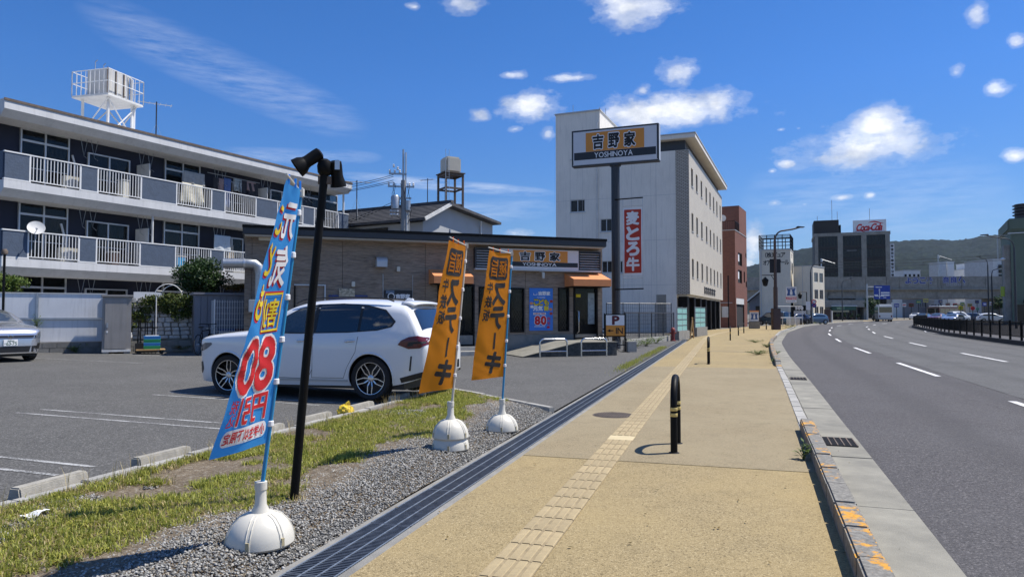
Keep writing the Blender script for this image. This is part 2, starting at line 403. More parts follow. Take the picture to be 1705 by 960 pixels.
def banded(name, col, dark, scale, rough=.75, axis=2, var=.22, bump=.5, amt=.6, stretch=(.35, .35, 1)):
    """fine horizontal relief (split-stone siding, corrugated sheet): bands along one object axis"""
    m = bpy.data.materials.new(name); m.use_nodes = True; t = NT(m.node_tree); p = m.node_tree.nodes['Principled BSDF']
    co = t.n('TexCoord').outputs['Object']
    mp = t.n('Mapping', inp={0: co, 3: tuple(scale * x for x in stretch)})
    n = t.noise(mp.outputs[0], 1.0, 4, .6)
    blk = t.n('TexVoronoi', inp={'Vector': mp.outputs[0], 'Scale': .55})
    cell = t.n('SeparateColor', inp={0: blk.outputs['Color']}).outputs[0]
    k = t.ramp(n, [(.3, dark), (.62, col), (.8, tuple(min(1, x * (1 + var)) for x in col))])
    k = t.mix(t.math('MULTIPLY', cell, .35), k, tuple(x * (1 + var) for x in col))
    m.node_tree.links.new(k, p.inputs['Base Color']); p.inputs['Roughness'].default_value = rough
    b = t.n('Bump', inp={'Strength': bump, 'Distance': .02, 'Height': t.math('ADD', n, t.math('MULTIPLY', cell, .5))}); m.node_tree.links.new(b.outputs[0], p.inputs['Normal'])
    _M[name] = m; return m
def bricks(name, c1, c2, mortar, bw, bh, gap=.012, rough=.8, bump=.6, rot=(0, 0, 0)):
    """brick and tile facing too small to pick apart singly"""
    m = bpy.data.materials.new(name); m.use_nodes = True; t = NT(m.node_tree); p = m.node_tree.nodes['Principled BSDF']
    co = t.n('TexCoord').outputs['Object']; sp = t.n('SeparateXYZ', inp={0: co})
    xy = t.n('CombineXYZ', inp={0: t.math('ADD', sp.outputs[0], sp.outputs[1]), 1: sp.outputs[2]}).outputs[0]
    b = t.n('TexBrick', inp={'Vector': xy, 'Color1': (*c1, 1), 'Color2': (*c2, 1), 'Mortar': (*mortar, 1), 'Scale': 1.0, 'Mortar Size': gap, 'Brick Width': bw, 'Row Height': bh, 'Bias': 0.0})
    k = t.mix(t.ramp(t.noise(co, .8, 5, .6), [(.4, 0.0), (.75, .35)]), b.outputs[0], tuple(x * .6 for x in c1))
    m.node_tree.links.new(k, p.inputs['Base Color']); p.inputs['Roughness'].default_value = rough
    bp = t.n('Bump', inp={'Strength': bump, 'Distance': .015, 'Height': b.outputs['Fac']}); bp.invert = True
    m.node_tree.links.new(bp.outputs[0], p.inputs['Normal']); _M[name] = m; return m
M_SIDING = banded('split_stone_siding', (.285, .225, .175), (.115, .09, .068), 26, .8, var=.45, bump=.55, stretch=(.13, .13, 1))
M_SIDING_SOF = mat('cream_soffit', (.50, .46, .40), .8, .08)
M_BRICK = bricks('red_brick', (.27, .085, .05), (.18, .055, .034), (.17, .11, .085), .23, .075)
M_TILEB = bricks('beige_tile', (.64, .585, .49), (.57, .52, .43), (.45, .41, .35), .24, .075, .010, .6, .35)
M_TILEG = bricks('grey_ridge_tile', (.66, .59, .50), (.55, .49, .41), (.22, .20, .17), .30, .11, .03, .7, 1.0)

M_BLACK = mat('black_paint', (.006, .006, .006), .5, .25, 8, spec=.15)
M_BLACKMATT = mat('matt_black', (.018, .018, .02), .75, .2, 8)
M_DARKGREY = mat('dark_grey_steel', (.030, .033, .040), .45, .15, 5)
M_WHITE = mat('white_paint', (.74, .74, .73), .5, .05, 4)
M_WHITEW = mat('weathered_white', (.66, .655, .63), .65, .10, 2, dirt=.3, streak=.3)
M_SLAB = mat('painted_slab', (.66, .66, .66), .7, .07, 1.2, dirt=.2, streak=.35)
M_NAVY = mat('navy_wall', (.010, .014, .032), .75, .2, 1.5)
M_PANELB = mat('slate_blue_panel', (.070, .097, .145), .75, .14, 5, .5, 14)
M_ALU = mat('aluminium', (.60, .61, .62), .38, .06, 6, metal=.85)
M_ALUF = mat('window_aluminium', (.52, .53, .54), .45, .06, 6, metal=.3)
M_STEEL = mat('stainless_steel', (.66, .66, .66), .24, .05, 10, metal=1.0)
M_GALV = mat('galvanised_steel', (.42, .44, .46), .42, .12, 9, metal=.7)
M_GRATE = mat('grate_steel', (.085, .10, .125), .5, .3, 14, metal=.45)
M_GRATEH = mat('grate_edge_steel', (.30, .34, .38), .38, .25, 14, metal=.6)
M_RUST = mat('rusty_steel', (.15, .115, .09), .8, .35, 6, metal=.2)
def cloth_mat(name, col, trans=.58):
    m = mat(name, col, .75, .06, 6, .25, 260); t = NT(m.node_tree); p = m.node_tree.nodes['Principled BSDF']; tr = t.n('BsdfTranslucent', inp={0: (*col, 1)}); mx = t.n('MixShader', inp={0: trans})
    for a, b in ((p.outputs[0], mx.inputs[1]), (tr.outputs[0], mx.inputs[2]), (mx.outputs[0], m.node_tree.nodes['Material Output'].inputs[0])): m.node_tree.links.new(a, b)
    return m
M_ORANGE = cloth_mat('orange_fabric', (.95, .30, .012))
M_AWN = mat('orange_awning', (.72, .27, .10), .7, .07, 5)
M_BLUEF = cloth_mat('sky_blue_fabric', (.08, .46, .95))
M_BLUEP = mat('blue_pole_plastic', (.02, .26, .52), .35, .06)
M_YEL = mat('yellow_print', (.78, .58, .02), .7, .04)
M_RED = mat('red_print', (.60, .015, .02), .7, .04)
M_REDD = mat('brick_red_banner', (.46, .04, .02), .7, .06)
M_PWHITE = mat('white_print', (.80, .80, .80), .65, .03)
M_PBLACK = mat('black_print', (.010, .010, .012), .7, .1)
M_SIGNOR = mat('sign_orange', (.72, .27, .03), .4, .03)
M_SIGNW = mat('sign_white', (.68, .68, .70), .4, .03)
M_SIGNBK = mat('sign_navy_black', (.010, .012, .018), .4, .1)
M_PLAST = mat('white_plastic', (.64, .61, .53), .42, .05, 5, dirt=.18)
M_GREYP = mat('grey_plastic', (.48, .48, .47), .45, .05, 5)
M_SUVW = mat('white_car_paint', (.76, .77, .78), .28, 0.0, coat=1.0)
M_SILVER = mat('silver_car_paint', (.50, .52, .58), .26, .0, metal=.75, coat=1.0)
M_TYRE = mat('tyre_rubber', (.016, .016, .017), .8, .2, 12)
M_RIM = mat('polished_rim', (.62, .62, .63), .25, .03, metal=.95)
M_RIMD = mat('dark_rim', (.022, .022, .024), .4, .1, metal=.3)
M_TRIM = mat('black_trim', (.012, .012, .013), .45, .1)
M_LAMPR = mat('tail_lamp_red', (.10, .004, .006), .25, .1, coat=.3)
M_CHROME = mat('chrome', (.75, .75, .76), .08, 0, metal=1.0)
M_SHED = mat('grey_shed_sheet', (.30, .28, .26), .6, .08, 2, dirt=.25, streak=.4)
M_SHED2 = mat('slate_shed_sheet', (.20, .205, .235), .6, .08, 2, dirt=.2, streak=.3)
M_FENCEW = mat('white_sheet_fence', (.80, .80, .80), .6, .06, 1.1, dirt=.15, streak=.5)
M_ROOFT = banded('grey_roof_tile', (.085, .083, .085), (.04, .04, .042), 5, .75, var=.4, bump=.6, stretch=(1, 1, 1))
M_WALLG = mat('light_grey_siding', (.42, .43, .44), .7, .06, 1)
M_OFFICE = mat('grey_white_render', (.80, .755, .68), .8, .05, .6, dirt=.12, streak=.32)
M_CREAM = mat('cream_render', (.68, .63, .52), .8, .06, .6, dirt=.15, streak=.35)
M_DKBLD = mat('dark_brown_cladding', (.022, .018, .015), .7, .15, .3)
M_GREENB = mat('green_grey_cladding', (.125, .165, .12), .7, .1, .5, streak=.3)
M_WOOD = mat('timber', (.45, .28, .12), .7, .2, 5)
M_TEAL = mat('teal_translucent_panel', (.25, .50, .47), .4, .1, 3)
M_BAGY = mat('yellow_plastic_bag', (.72, .50, .03), .4, .15, 20)
M_PAPER = mat('white_litter', (.75, .76, .77), .6, .06, 20)
M_BLUESIGN = mat('road_sign_blue', (.012, .05, .33), .4, .05)
M_LAWB = mat('sign_blue', (.03, .09, .28), .45, .05)
M_BROWNP = mat('brown_paint', (.06, .035, .03), .5, .1)

def glass(name, tint, rough=.03, alpha=0.55, spec=.8, coat=.4):
    """window glass: glossy coat over a tinted see-through pane"""
    m = bpy.data.materials.new(name); m.use_nodes = True; t = NT(m.node_tree); p = m.node_tree.nodes['Principled BSDF']
    p.inputs['Base Color'].default_value = (*tint, 1); p.inputs['Roughness'].default_value = rough; p.inputs['Specular IOR Level'].default_value = spec
    p.inputs['Alpha'].default_value = alpha; p.inputs['Coat Weight'].default_value = coat; p.inputs['Coat Roughness'].default_value = .02
    n = t.noise(t.n('TexCoord').outputs['Object'], 1.3, 2); b = t.n('Bump', inp={'Strength': .06, 'Distance': .02, 'Height': n})
    m.node_tree.links.new(b.outputs[0], p.inputs['Coat Normal'])
    _M[name] = m; return m
M_GLASS = glass('window_glass', (.012, .015, .016), alpha=.6, spec=.35, coat=0)
M_GLASSC = glass('car_glass', (.006, .007, .008), alpha=.90)
M_GLASSL = glass('clear_car_glass', (.05, .07, .07), alpha=.55)
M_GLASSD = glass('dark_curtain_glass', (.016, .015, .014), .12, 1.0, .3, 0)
M_CURT = mat('curtain_cloth', (.23, .235, .23), .9, .15, 6)
M_ROOM = mat('unlit_room_paint', (.018, .018, .02), .95, .1)  # near-black colour stands in for unlit rooms behind openings
M_LENS = mat('headlamp_lens', (.10, .12, .14), .08, .3, 20, coat=1.0)

def leaf_mat(name, dark, light, trans=.25):
    m = bpy.data.materials.new(name); m.use_nodes = True; t = NT(m.node_tree); p = m.node_tree.nodes['Principled BSDF']
    g = t.n('NewGeometry'); k = t.ramp(g.outputs['Random Per Island'], [(0, dark), (.6, tuple((a + b) / 2 for a, b in zip(dark, light))), (1, light)])
    m.node_tree.links.new(k, p.inputs['Base Color']); p.inputs['Roughness'].default_value = .55; p.inputs['Specular IOR Level'].default_value = .35
    tr = t.n('BsdfTranslucent', inp={0: k}); mx = t.n('MixShader', inp={0: trans}); out = m.node_tree.nodes['Material Output']
    m.node_tree.links.new(p.outputs[0], mx.inputs[1]); m.node_tree.links.new(tr.outputs[0], mx.inputs[2]); m.node_tree.links.new(mx.outputs[0], out.inputs[0])
    _M[name] = m; return m
M_LEAF = leaf_mat('dark_leaf', (.012, .035, .010), (.05, .10, .022))
M_LEAFL = leaf_mat('light_leaf', (.05, .10, .015), (.17, .22, .04))
M_LEAFI = leaf_mat('ivy_leaf', (.03, .065, .012), (.15, .17, .035))
M_LEAFR = leaf_mat('dry_leaf', (.09, .07, .02), (.22, .14, .03))
M_GRASS = leaf_mat('grass_blade', (.15, .19, .028), (.54, .52, .11), .4)
M_GRASSD = leaf_mat('dry_grass', (.34, .27, .11), (.58, .47, .24), .3)
def stone_mat():
    m = bpy.data.materials.new('crushed_stone'); m.use_nodes = True; t = NT(m.node_tree); p = m.node_tree.nodes['Principled BSDF']
    k = t.ramp(t.n('NewGeometry').outputs['Random Per Island'], [(0, (.10, .098, .09)), (.35, (.20, .195, .18)), (.75, (.33, .32, .295)), (.93, (.47, .455, .42)), (1, (.38, .31, .22))])
    m.node_tree.links.new(k, p.inputs['Base Color']); p.inputs['Roughness'].default_value = .85; _M['crushed_stone'] = m; return m
M_STONE = stone_mat()
# ---------------------------------------------------------------- street frame: lat to the right, s along the pavement
PHI = math.atan(0.303); SA, CA = math.sin(PHI), math.cos(PHI)
def S(lat, s, z=0.0): return Vector((lat * CA + s * SA, -lat * SA + s * CA, z))
def toS(p): return (p[0] * CA - p[1] * SA, p[0] * SA + p[1] * CA)
def gz(y): return 0.005 * min(max(0.0, y - 50.0), 400.0)          # the street climbs gently far off
def lotz(x): return 0.02 * max(0.0, -3.0 - x) if x > -20 else .34  # the car park rises to the left
def spread(a, b, n): return [a + (b - a) * i / n for i in range(n + 1)]

_ys = [-60, -20, 0, 10, 20, 30, 40, 50, 60, 80, 100, 130, 170, 220, 300, 450, 700, 1200, 2500, 6000]
_xs = [-5000, -2000, -800, -300, -120, -60, -30, -15, 0, 15, 30, 60, 120, 300, 800, 2000, 5000]
struct(MB().grid(lambda x, y: (x, y, gz(y) - 0.2), _xs, _ys).build('ground', M_EARTH))

# left edge of the carriageway (world x, y), smoothed and resampled every 0.5 m
_cp = np.array([(-7.3, -25), (-4.0, -15), (-.6, -5), (1.15, 0), (2.52, 3.92), (3.0, 5.24), (3.52, 6.75), (4.48, 9.54), (6.35, 14.85), (9.75, 24.75),
                (14.15, 37), (21.9, 56), (33.2, 80), (44, 98), (59, 119), (78, 141), (103, 163), (140, 187), (190, 210), (260, 235)], float)
def _resample(P, step):
    d = np.concatenate(([0], np.cumsum(np.hypot(*np.diff(P, axis=0).T)))); a = np.arange(0, d[-1], step)
    return np.stack([np.interp(a, d, P[:, 0]), np.interp(a, d, P[:, 1])], 1)
EDGE = _resample(_cp, .5)
for _ in range(14):
    EDGE[2:-2] = (EDGE[:-4] + EDGE[1:-3] * 2 + EDGE[2:-2] * 2 + EDGE[3:-1] * 2 + EDGE[4:]) / 8
EDGE = _resample(EDGE, .5)
ELEN = (len(EDGE) - 1) * .5
def edge(a, off=0.0):
    """point and heading on the road edge at arclength a, off metres to the right"""
    i = min(max(a / .5, 0), len(EDGE) - 2.001); k = int(i); f = i - k
    p = EDGE[k] * (1 - f) + EDGE[k + 1] * f; k0, k1 = max(k - 3, 0), min(k + 4, len(EDGE) - 1)
    t = EDGE[k1] - EDGE[k0]; t = t / np.hypot(*t)
    return (p[0] + t[1] * off, p[1] - t[0] * off), math.atan2(t[1], t[0])
def a_of_y(y): return float(np.interp(y, EDGE[:, 1], np.arange(len(EDGE)) * .5))
def strip(name, o0, o1, z, m, a0=0.0, a1=None, step=1.5, parent=None, nz=1):
    a1 = ELEN - 2 if a1 is None else a1; n = max(2, int((a1 - a0) / step))
    def fn(a, o):
        (x, y), _ = edge(a, o); return (x, y, gz(y) + z)
    o = MB().grid(fn, spread(a0, a1, n), spread(o0, o1, nz)).build(name, m, parent, fix=False)
    o.data.attributes.new('lat', 'FLOAT', 'POINT').data.foreach_set('value', np.tile(np.array(spread(o0, o1, nz), np.float32), n + 1))
    return o

# car park
_ls = [-70, -45, -30, -22, -18, -15, -12, -10, -8, -6.5, -5.5, -4.5, -3.5, -2.5]
def _lot(l, s):
    p = S(l, s); return (p.x, p.y, lotz(p.x) + max(0, gz(p.y)))
lot = struct(MB().grid(_lot, _ls, spread(-25, 62, 29)).build('car_park', M_ASPH_LOT, fix=False))
# pavement: from the drain to the kerb
def _pv(a, k):
    (x1, y1), th = edge(a, -0.59); l1, s1 = toS((x1, y1))
    l0 = -2.03 if s1 < 40 else -2.03 - min(4.0, (s1 - 40) * .25)
    if s1 > 52: l0 = l1 - max(3.4, 8.5 - (s1 - 52) * .12)
    p = S(l0 + (l1 - l0) * k, s1); return (p.x, p.y, gz(p.y))
walk = struct(MB().grid(_pv, spread(0, a_of_y(150), 150), [0, .33, .66, 1]).build('pavement', M_TAN, fix=False))
A0 = a_of_y(8.35); A1 = a_of_y(20.8)
def _pv2(a, k):
    x, y, z = _pv(a, k); return (x, y, z + .004)
struct(MB().grid(_pv2, spread(A0 - 2.1, A1 - 2.0, 16), [0, .33, .66, 1]).build('driveway_crossing', M_TAN2, fix=False))

# carriageway, far carriageway, verge
road = struct(strip('road', -.02, 10.55, 0.0, M_ASPH_ROAD, nz=3))
struct(strip('resurfaced_lanes', 3.25, 10.53, .003, M_ASPH_RD2, nz=2))
def crack(a0, a1, off, amp, w, seed):
    g = random.Random(seed); m = MB(); o = off; a = a0; L_ = []
    while a < a1:
        L_.append((a, o, w * g.uniform(.3, 1.2))); a += g.uniform(.08, .3); o += g.uniform(-amp, amp)
    for (p, q, u), (p2, q2, u2) in zip(L_, L_[1:]):
        v = [edge(p, q - u)[0], edge(p2, q2 - u2)[0], edge(p2, q2 + u2)[0], edge(p, q + u)[0]]; m.add([(x, y, gz(y) + .0055) for x, y in v], [(0, 1, 2, 3)])
    m.build('crack', M_CRACK, road, fix=False)
for i_, (y0, y1, o_, am, w_) in enumerate(((4, 17, 3.22, .015, .005), (11, 14, 2.5, .06, .003), (14, 28, 6.5, .02, .004), (18, 34, 3.24, .015, .005))): crack(a_of_y(y0), a_of_y(y1), o_, am, w_, i_)
road2 = struct(strip('far_carriageway', 11.0, 22.0, 0.0, M_ASPH_ROAD, nz=2))
struct(strip('far_pavement', 22.0, 30.0, 0.05, M_GUT, nz=1))
struct(strip('median_strip', 10.55, 11.0, 0.012, M_GUT))
# painted lane dashes
def dash(a0, a1, off, w, name='lane_dash', m=None):
    o = MB().grid(lambda a, k: (lambda q: (q[0][0], q[0][1], gz(q[0][1]) + .0075))(edge(a, off + k)), spread(a0, a1, 4), [-w / 2, w / 2]).build(name, m or M_ROADPAINT, road, fix=False)
    return o
for y0, y1 in ((-1.5, 3.2), (9.2, 14.1), (18.9, 23.6), (29.0, 33.7), (40.5, 45.5), (52, 57), (63, 67.5), (74, 78), (85, 89), (96, 100), (107, 111), (118, 122)):
    dash(a_of_y(y0 - 1.2), a_of_y(y1 - 1.2), 2.95, .13)
for y0, y1 in ((6, 11), (16.4, 21.2), (27.0, 32.0), (38.0, 42.5), (49, 53.5), (60, 64.5), (71, 75), (82, 86), (93, 97), (104, 108), (115, 119)):
    dash(a_of_y(y0 - 3.0), a_of_y(y1 - 3.0), 6.25, .13)
dash(0, a_of_y(140), 10.25, .12, 'edge_line')

# kerb stones and gutter slabs
def kerb_mesh(L, h, m, w=.15, bev=.014):
    return MB().box(-L / 2 + .004, L / 2 - .004, -w / 2, w / 2, -.12, h).mesh('kerb_stone', m, None, bev)
KH = kerb_mesh(.6, .15, M_LICH); KL = kerb_mesh(.6, .02, M_CONC); KF = kerb_mesh(2.0, .14, M_CONC)
a = 0.3
while a < a_of_y(120):
    far = a > a_of_y(45); st = 2.0 if far else .6
    (x, y), th = edge(a + st / 2, -.525)
    if far: me = KF
    else: me = KL if A0 < a < A1 - 1.2 else KH
    link('kerb_stone', me, walk, (x, y, gz(y) + random.uniform(-.006, .004)), th + random.uniform(-.006, .006)); a += st
# sloping end stones where the kerb drops for the driveway
for aa, sg in ((A0 - .02, -1), (A1 - 1.0, 1)):
    (x, y), th = edge(aa + .1, -.525)
    m = MB().prism([(-.3, -.12), (.3, -.12), (.3, .02 if sg < 0 else .15), (-.3, .15 if sg < 0 else .02)], -.0755, .0755, lambda p, q, h: (p, h, q))
    link('kerb_stone', m.mesh('kerb_end', M_LICH, None, .012), walk, (x, y, .003), th)
GS = MB().box(-.996, .996, -.2215, .2215, -.1, .006).mesh('gutter_slab', M_GUT, None, .008)
a = 0.0
while a < a_of_y(60):
    (x, y), th = edge(a + 1.0, -.225); link('gutter_slab', GS, road, (x, y, gz(y) + random.uniform(-.002, .002)), th); a += 2.0
strip('gutter_slab', -.45, 0.0, .006, M_GUT, a, a_of_y(150), 2.0, road)
# gutter inlets
for i, (px, py) in enumerate(((1377, 715), (1313, 625))):
    p = G(px, py); (x, y), th = edge(a_of_y(p.y - 1.0), -.235)
    g = thing('gutter_grate', ['black iron gutter grate beside the orange stained kerb end', 'black iron gutter grate farther along the lowered kerb'][i], 'drain grate', (x, y, .008), th, 'gutter grates')
    MB().box(-.27, .27, -.17, .17, -.03, .002).build('pit', M_RUST, g)
    f = MB()
    for k in range(18): f.box(-.27 + k * .0307, -.27 + k * .0307 + .012, -.17, .17, .002, .014)
    f.build('grate_bars', M_BLACKMATT, g)
    f = MB()
    for k in range(6): f.box(-.272, .272, -.172 + k * .0662, -.172 + k * .0662 + .012, .003, .017)
    f.build('frame', M_RUST, g)

# drain channel along the pavement
chan = MB()
for x0, x1, z0, z1 in ((-2.455, -2.41, -.12, .0), (-2.09, -2.03, -.12, .0), (-2.41, -2.09, -.13, -.11)):
    chan.prism([(x0, z0), (x1, z0), (x1, z1), (x0, z1)], -25, 60, lambda p, q, h: tuple(S(p, h, q)))
chan = struct(chan.build('drain_channel', M_CONCB))
gp = MB(); L = .995
for x in (-.155, -.055, .045, .145): gp.box(x, x + .010, -L / 2, L / 2, -.03, .004)
ge = gp.mesh('grate_rails', M_GRATEH)
gc = MB()
for k in range(40): gc.box(-.155, .155, -L / 2 + .006 + k * .0249, -L / 2 + .006 + k * .0249 + .011, -.028, .001)
for y in (-L / 2, L / 2 - .012): gc.box(-.155, .155, y, y + .012, -.03, .002)
gm = gc.mesh('drain_grate', M_GRATE)
for i in range(48):
    s = .0 + i * 1.0
    o = link('drain_grate', gm, chan, tuple(S(-2.25, s, random.uniform(-.002, .002))), -PHI)
    link('rail', ge, o)
MB().prism([(-2.405, -.01), (-2.095, -.01), (-2.095, 0), (-2.405, 0)], 47.6, 60, lambda p, q, h: tuple(S(p, h, q))).build('drain_grate', M_GRATE, chan)
MB().prism([(-2.405, -.01), (-2.095, -.01), (-2.095, 0), (-2.405, 0)], -25, -.6, lambda p, q, h: tuple(S(p, h, q))).build('drain_grate', M_GRATE, chan)

# tactile guide tiles
M_TACT = mat('tactile_tile', (.41, .32, .175), .75, .14, 9, .2, 120, dirt=.45, ov=.3)
M_TACTL = mat('tactile_tile_pale', (.56, .46, .27), .7, .08, 9)
tb = MB().box(-.147, .147, -.147, .147, -.01, .003); nb_ = len(tb.f)
for k in range(4):
    x = -.1125 + k * .075
    tb.prism([(x - .028, .003), (x + .028, .003), (x + .023, .008), (x - .023, .008)], -.141, .141, lambda p, q, h: (p, h, q))
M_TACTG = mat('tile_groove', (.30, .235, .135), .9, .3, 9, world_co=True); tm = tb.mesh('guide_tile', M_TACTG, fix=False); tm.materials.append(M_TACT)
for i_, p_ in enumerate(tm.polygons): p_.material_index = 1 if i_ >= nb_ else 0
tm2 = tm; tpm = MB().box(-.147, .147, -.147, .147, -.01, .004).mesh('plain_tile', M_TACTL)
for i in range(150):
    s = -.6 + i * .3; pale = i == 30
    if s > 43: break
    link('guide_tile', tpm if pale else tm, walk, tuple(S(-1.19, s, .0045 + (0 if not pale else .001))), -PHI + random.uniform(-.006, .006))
def _tt(s, k):
    p = S(-1.19 + k + max(0, s - 44) ** 2 * .004, s); return (p.x, p.y, gz(p.y) + .006)
MB().grid(_tt, spread(43.2, 72, 20), [-.15, .15]).build('guide_strip', M_TACT, walk, fix=False)
# a shallow saw joint and trench patches in the paving
for (px, py, w, l) in ((1215, 585, .9, .07),):
    p = G(px, py); MB().box(-w, w, -l, l, .0045, .006).xf(Matrix.Translation((p.x, p.y, 0)) @ Matrix.Rotation(-PHI, 4, 'Z')).build('trench_patch', M_GUT, walk)

# manhole
p = G(1021, 691); mh = thing('manhole_cover', 'round dark iron manhole cover in the tan pavement', 'manhole cover', (p.x, p.y, .004), -PHI)
MB().lathe([(.30, -.02), (.30, .004), (.285, .006), (.28, .003)], 40).build('frame', M_RUST, mh)
mm = MB()
for i in range(-7, 8):
    for j in range(-7, 8):
        if (i * i + j * j) * .0355 ** 2 < .262 ** 2: mm.box(i * .0355 - .012, i * .0355 + .012, j * .0355 - .012, j * .0355 + .012, .003, .008)
mm.build('raised_studs', M_RUST, mh)
MB().lathe([(.278, -.01), (.278, .0035)], 40).build('lid', M_BLACKMATT, mh)

# ---------------------------------------------------------------- planting strip between car park and drain
def bedz(l): return .05 + .010 * math.sin(l * 3)
def bed_end(l): return 12.6 + (l + 5.1) / 2.5 * (-2.15)
def _bed(l, k):
    s = -24 + (bed_end(l) + 24) * k; p = S(l, s); return (p.x, p.y, bedz(l) + .012 * math.sin(s * 2.1 + l * 4) - (.055 if l > -2.5 else .02 if l > -2.75 else 0))
bed = struct(MB().grid(_bed, [-5.05, -4.6, -4.2, -3.8, -3.4, -3.0, -2.7, -2.48], spread(0, 1, 60)).build('planting_bed', M_SOIL, fix=False))
KB = MB().box(-.295, .295, -.055, .055, -.1, .085).mesh('edging_stone', M_CONC, None, .010)
for i in range(-20, 29):
    s = i * .6 - .1 - 4
    if s > 12.5: break
    link('edging_stone', KB, bed, tuple(S(-5.1 + random.uniform(-.008, .008), s, random.uniform(-.012, .006))), math.pi / 2 - PHI + random.uniform(-.012, .012))
pa, pb = S(-5.1, 12.6), S(-2.52, 10.4); dv = pb - pa; nst = 5
for i in range(nst):
    q = pa + dv * ((i + .5) / nst); link('edging_stone', KB, bed, (q.x, q.y, random.uniform(-.02, -.005)), math.atan2(dv.y, dv.x), (dv.length / nst / .6, 1, 1))

def hash_noise(x, y, f, seed=0):
    """smooth value noise, vectorised"""
    x = x * f; y = y * f; xi = np.floor(x).astype(int); yi = np.floor(y).astype(int); fx = x - xi; fy = y - yi
    fx = fx * fx * (3 - 2 * fx); fy = fy * fy * (3 - 2 * fy)
    def h(a, b):
        n = (a * 374761393 + b * 668265263 + seed * 974711) & 0x7fffffff; n = ((n ^ (n >> 13)) * 1274126177) & 0x7fffffff
        return (n ^ (n >> 16)) % 10007 / 10007.0
    return (h(xi, yi) * (1 - fx) + h(xi + 1, yi) * fx) * (1 - fy) + (h(xi, yi + 1) * (1 - fx) + h(xi + 1, yi + 1) * fx) * fy
def fast_mesh(name, V, Fv, loops, m, parent=None, smooth=False):
    me = bpy.data.meshes.new(name); me.vertices.add(len(V)); me.vertices.foreach_set('co', V.astype(np.float32).ravel())
    me.loops.add(Fv.size); me.loops.foreach_set('vertex_index', Fv.astype(np.int32).ravel())
    me.polygons.add(len(Fv)); me.polygons.foreach_set('loop_start', np.arange(len(Fv), dtype=np.int32) * loops); me.polygons.foreach_set('loop_total', np.full(len(Fv), loops, np.int32))
    me.update(calc_edges=True); me.materials.append(m)
    return link(name, me, parent)
def s_xyz(l, s, z): return np.stack([l * CA + s * SA, -l * SA + s * CA, z], 1)
# crushed stone
def gravel(name, n, lo, hi, s0, s1, keep, r0, r1):
    l = rng.uniform(lo, hi, n); s = s0 + (s1 - s0) * rng.random(n) ** 1.35
    ok = keep(l, s); l, s = l[ok], s[ok]; n = len(l)
    r = rng.uniform(r0, r1, n); c = s_xyz(l, s, .048 + .012 * np.sin(s * 2.1 + l * 4) - .045 * np.clip((l + 2.8) / .32, 0, 1) + r * rng.uniform(0, .8, n))
    oc = np.array([(1, 0, 0), (-1, 0, 0), (0, 1, 0), (0, -1, 0), (0, 0, .75), (0, 0, -.75)], float)
    V = oc[None] * r[:, None, None] * rng.uniform(.6, 1.25, (n, 6, 1)) + rng.normal(0, .22, (n, 6, 3)) * r[:, None, None]
    th = rng.uniform(0, 6.28, n); ct, st = np.cos(th)[:, None], np.sin(th)[:, None]
    x, y = V[..., 0].copy(), V[..., 1].copy(); V[..., 0] = x * ct - y * st; V[..., 1] = x * st + y * ct
    V += c[:, None]; f = np.array([(0, 2, 4), (2, 1, 4), (1, 3, 4), (3, 0, 4), (2, 0, 5), (1, 2, 5), (3, 1, 5), (0, 3, 5)])
    F_ = (np.arange(n)[:, None, None] * 6 + f[None]).reshape(-1, 3)
    o = fast_mesh(name, V.reshape(-1, 3), F_, 3, M_STONE); return struct(o, 'stuff')
def gb(s): return -3.5 + .22 * np.sin(s * 1.7) + .12 * np.sin(s * 4.1 + 1)
def _gk(l, s):
    e = bed_end(l) - .06
    nz = hash_noise(l, s, 1.3, 3) * .7 + hash_noise(l, s, 4, 5) * .3
    return (s < e) & ((l > gb(s) - .1) | (nz > .66)) & (l < -2.455)
gr = gravel('gravel', 125000, -5.0, -2.45, 1.8, 12.6, _gk, .0045, .0125)
gr['label'] = 'grey crushed stone along the drain'; 
# grass
def grass(name, l, s, h0, h1, m, w=.0035, lean=.5, z0=.042, parent=None):
    n = len(l); h = rng.uniform(h0, h1, n); th = rng.uniform(0, 6.28, n); ww = w * rng.uniform(.7, 1.6, n); le = np.abs(rng.normal(0, lean, n)) * h
    base = s_xyz(l, s, np.full(n, z0)); dx, dy = np.cos(th), np.sin(th); bx, by = -dy * ww, dx * ww
    V = np.zeros((n, 5, 3)); V[:] = base[:, None]
    V[:, 0, 0] -= bx; V[:, 0, 1] -= by; V[:, 1, 0] += bx; V[:, 1, 1] += by
    for k, sg in ((2, 1), (3, -1)):
        V[:, k, 0] += dx * le * .35 + sg * bx * .8; V[:, k, 1] += dy * le * .35 + sg * by * .8; V[:, k, 2] += h * .6
    V[:, 4, 0] += dx * le; V[:, 4, 1] += dy * le; V[:, 4, 2] += h * np.clip(1 - .35 * (le / h) ** 2, .4, 1)
    i = np.arange(n)[:, None] * 5
    F_ = np.concatenate([i + np.array([[0, 1, 2]]), i + np.array([[0, 2, 3]]), i + np.array([[3, 2, 4]])], 0)
    o = fast_mesh(name, V.reshape(-1, 3), F_, 3, m, parent); return o
def clumps(n, per, lo, hi, s0, s1, rad, keep):
    l = rng.uniform(lo, hi, n); s = s0 + (s1 - s0) * rng.random(n) ** 1.2; ok = keep(l, s); l, s = l[ok], s[ok]; n = len(l)
    k = rng.integers(per // 2, per * 2, n); L_ = np.repeat(l, k); S_ = np.repeat(s, k); rr = np.repeat(rng.uniform(.3, 1, n) * rad, k)
    return L_ + rng.normal(0, 1, len(L_)) * rr * .5, S_ + rng.normal(0, 1, len(L_)) * rr * .5
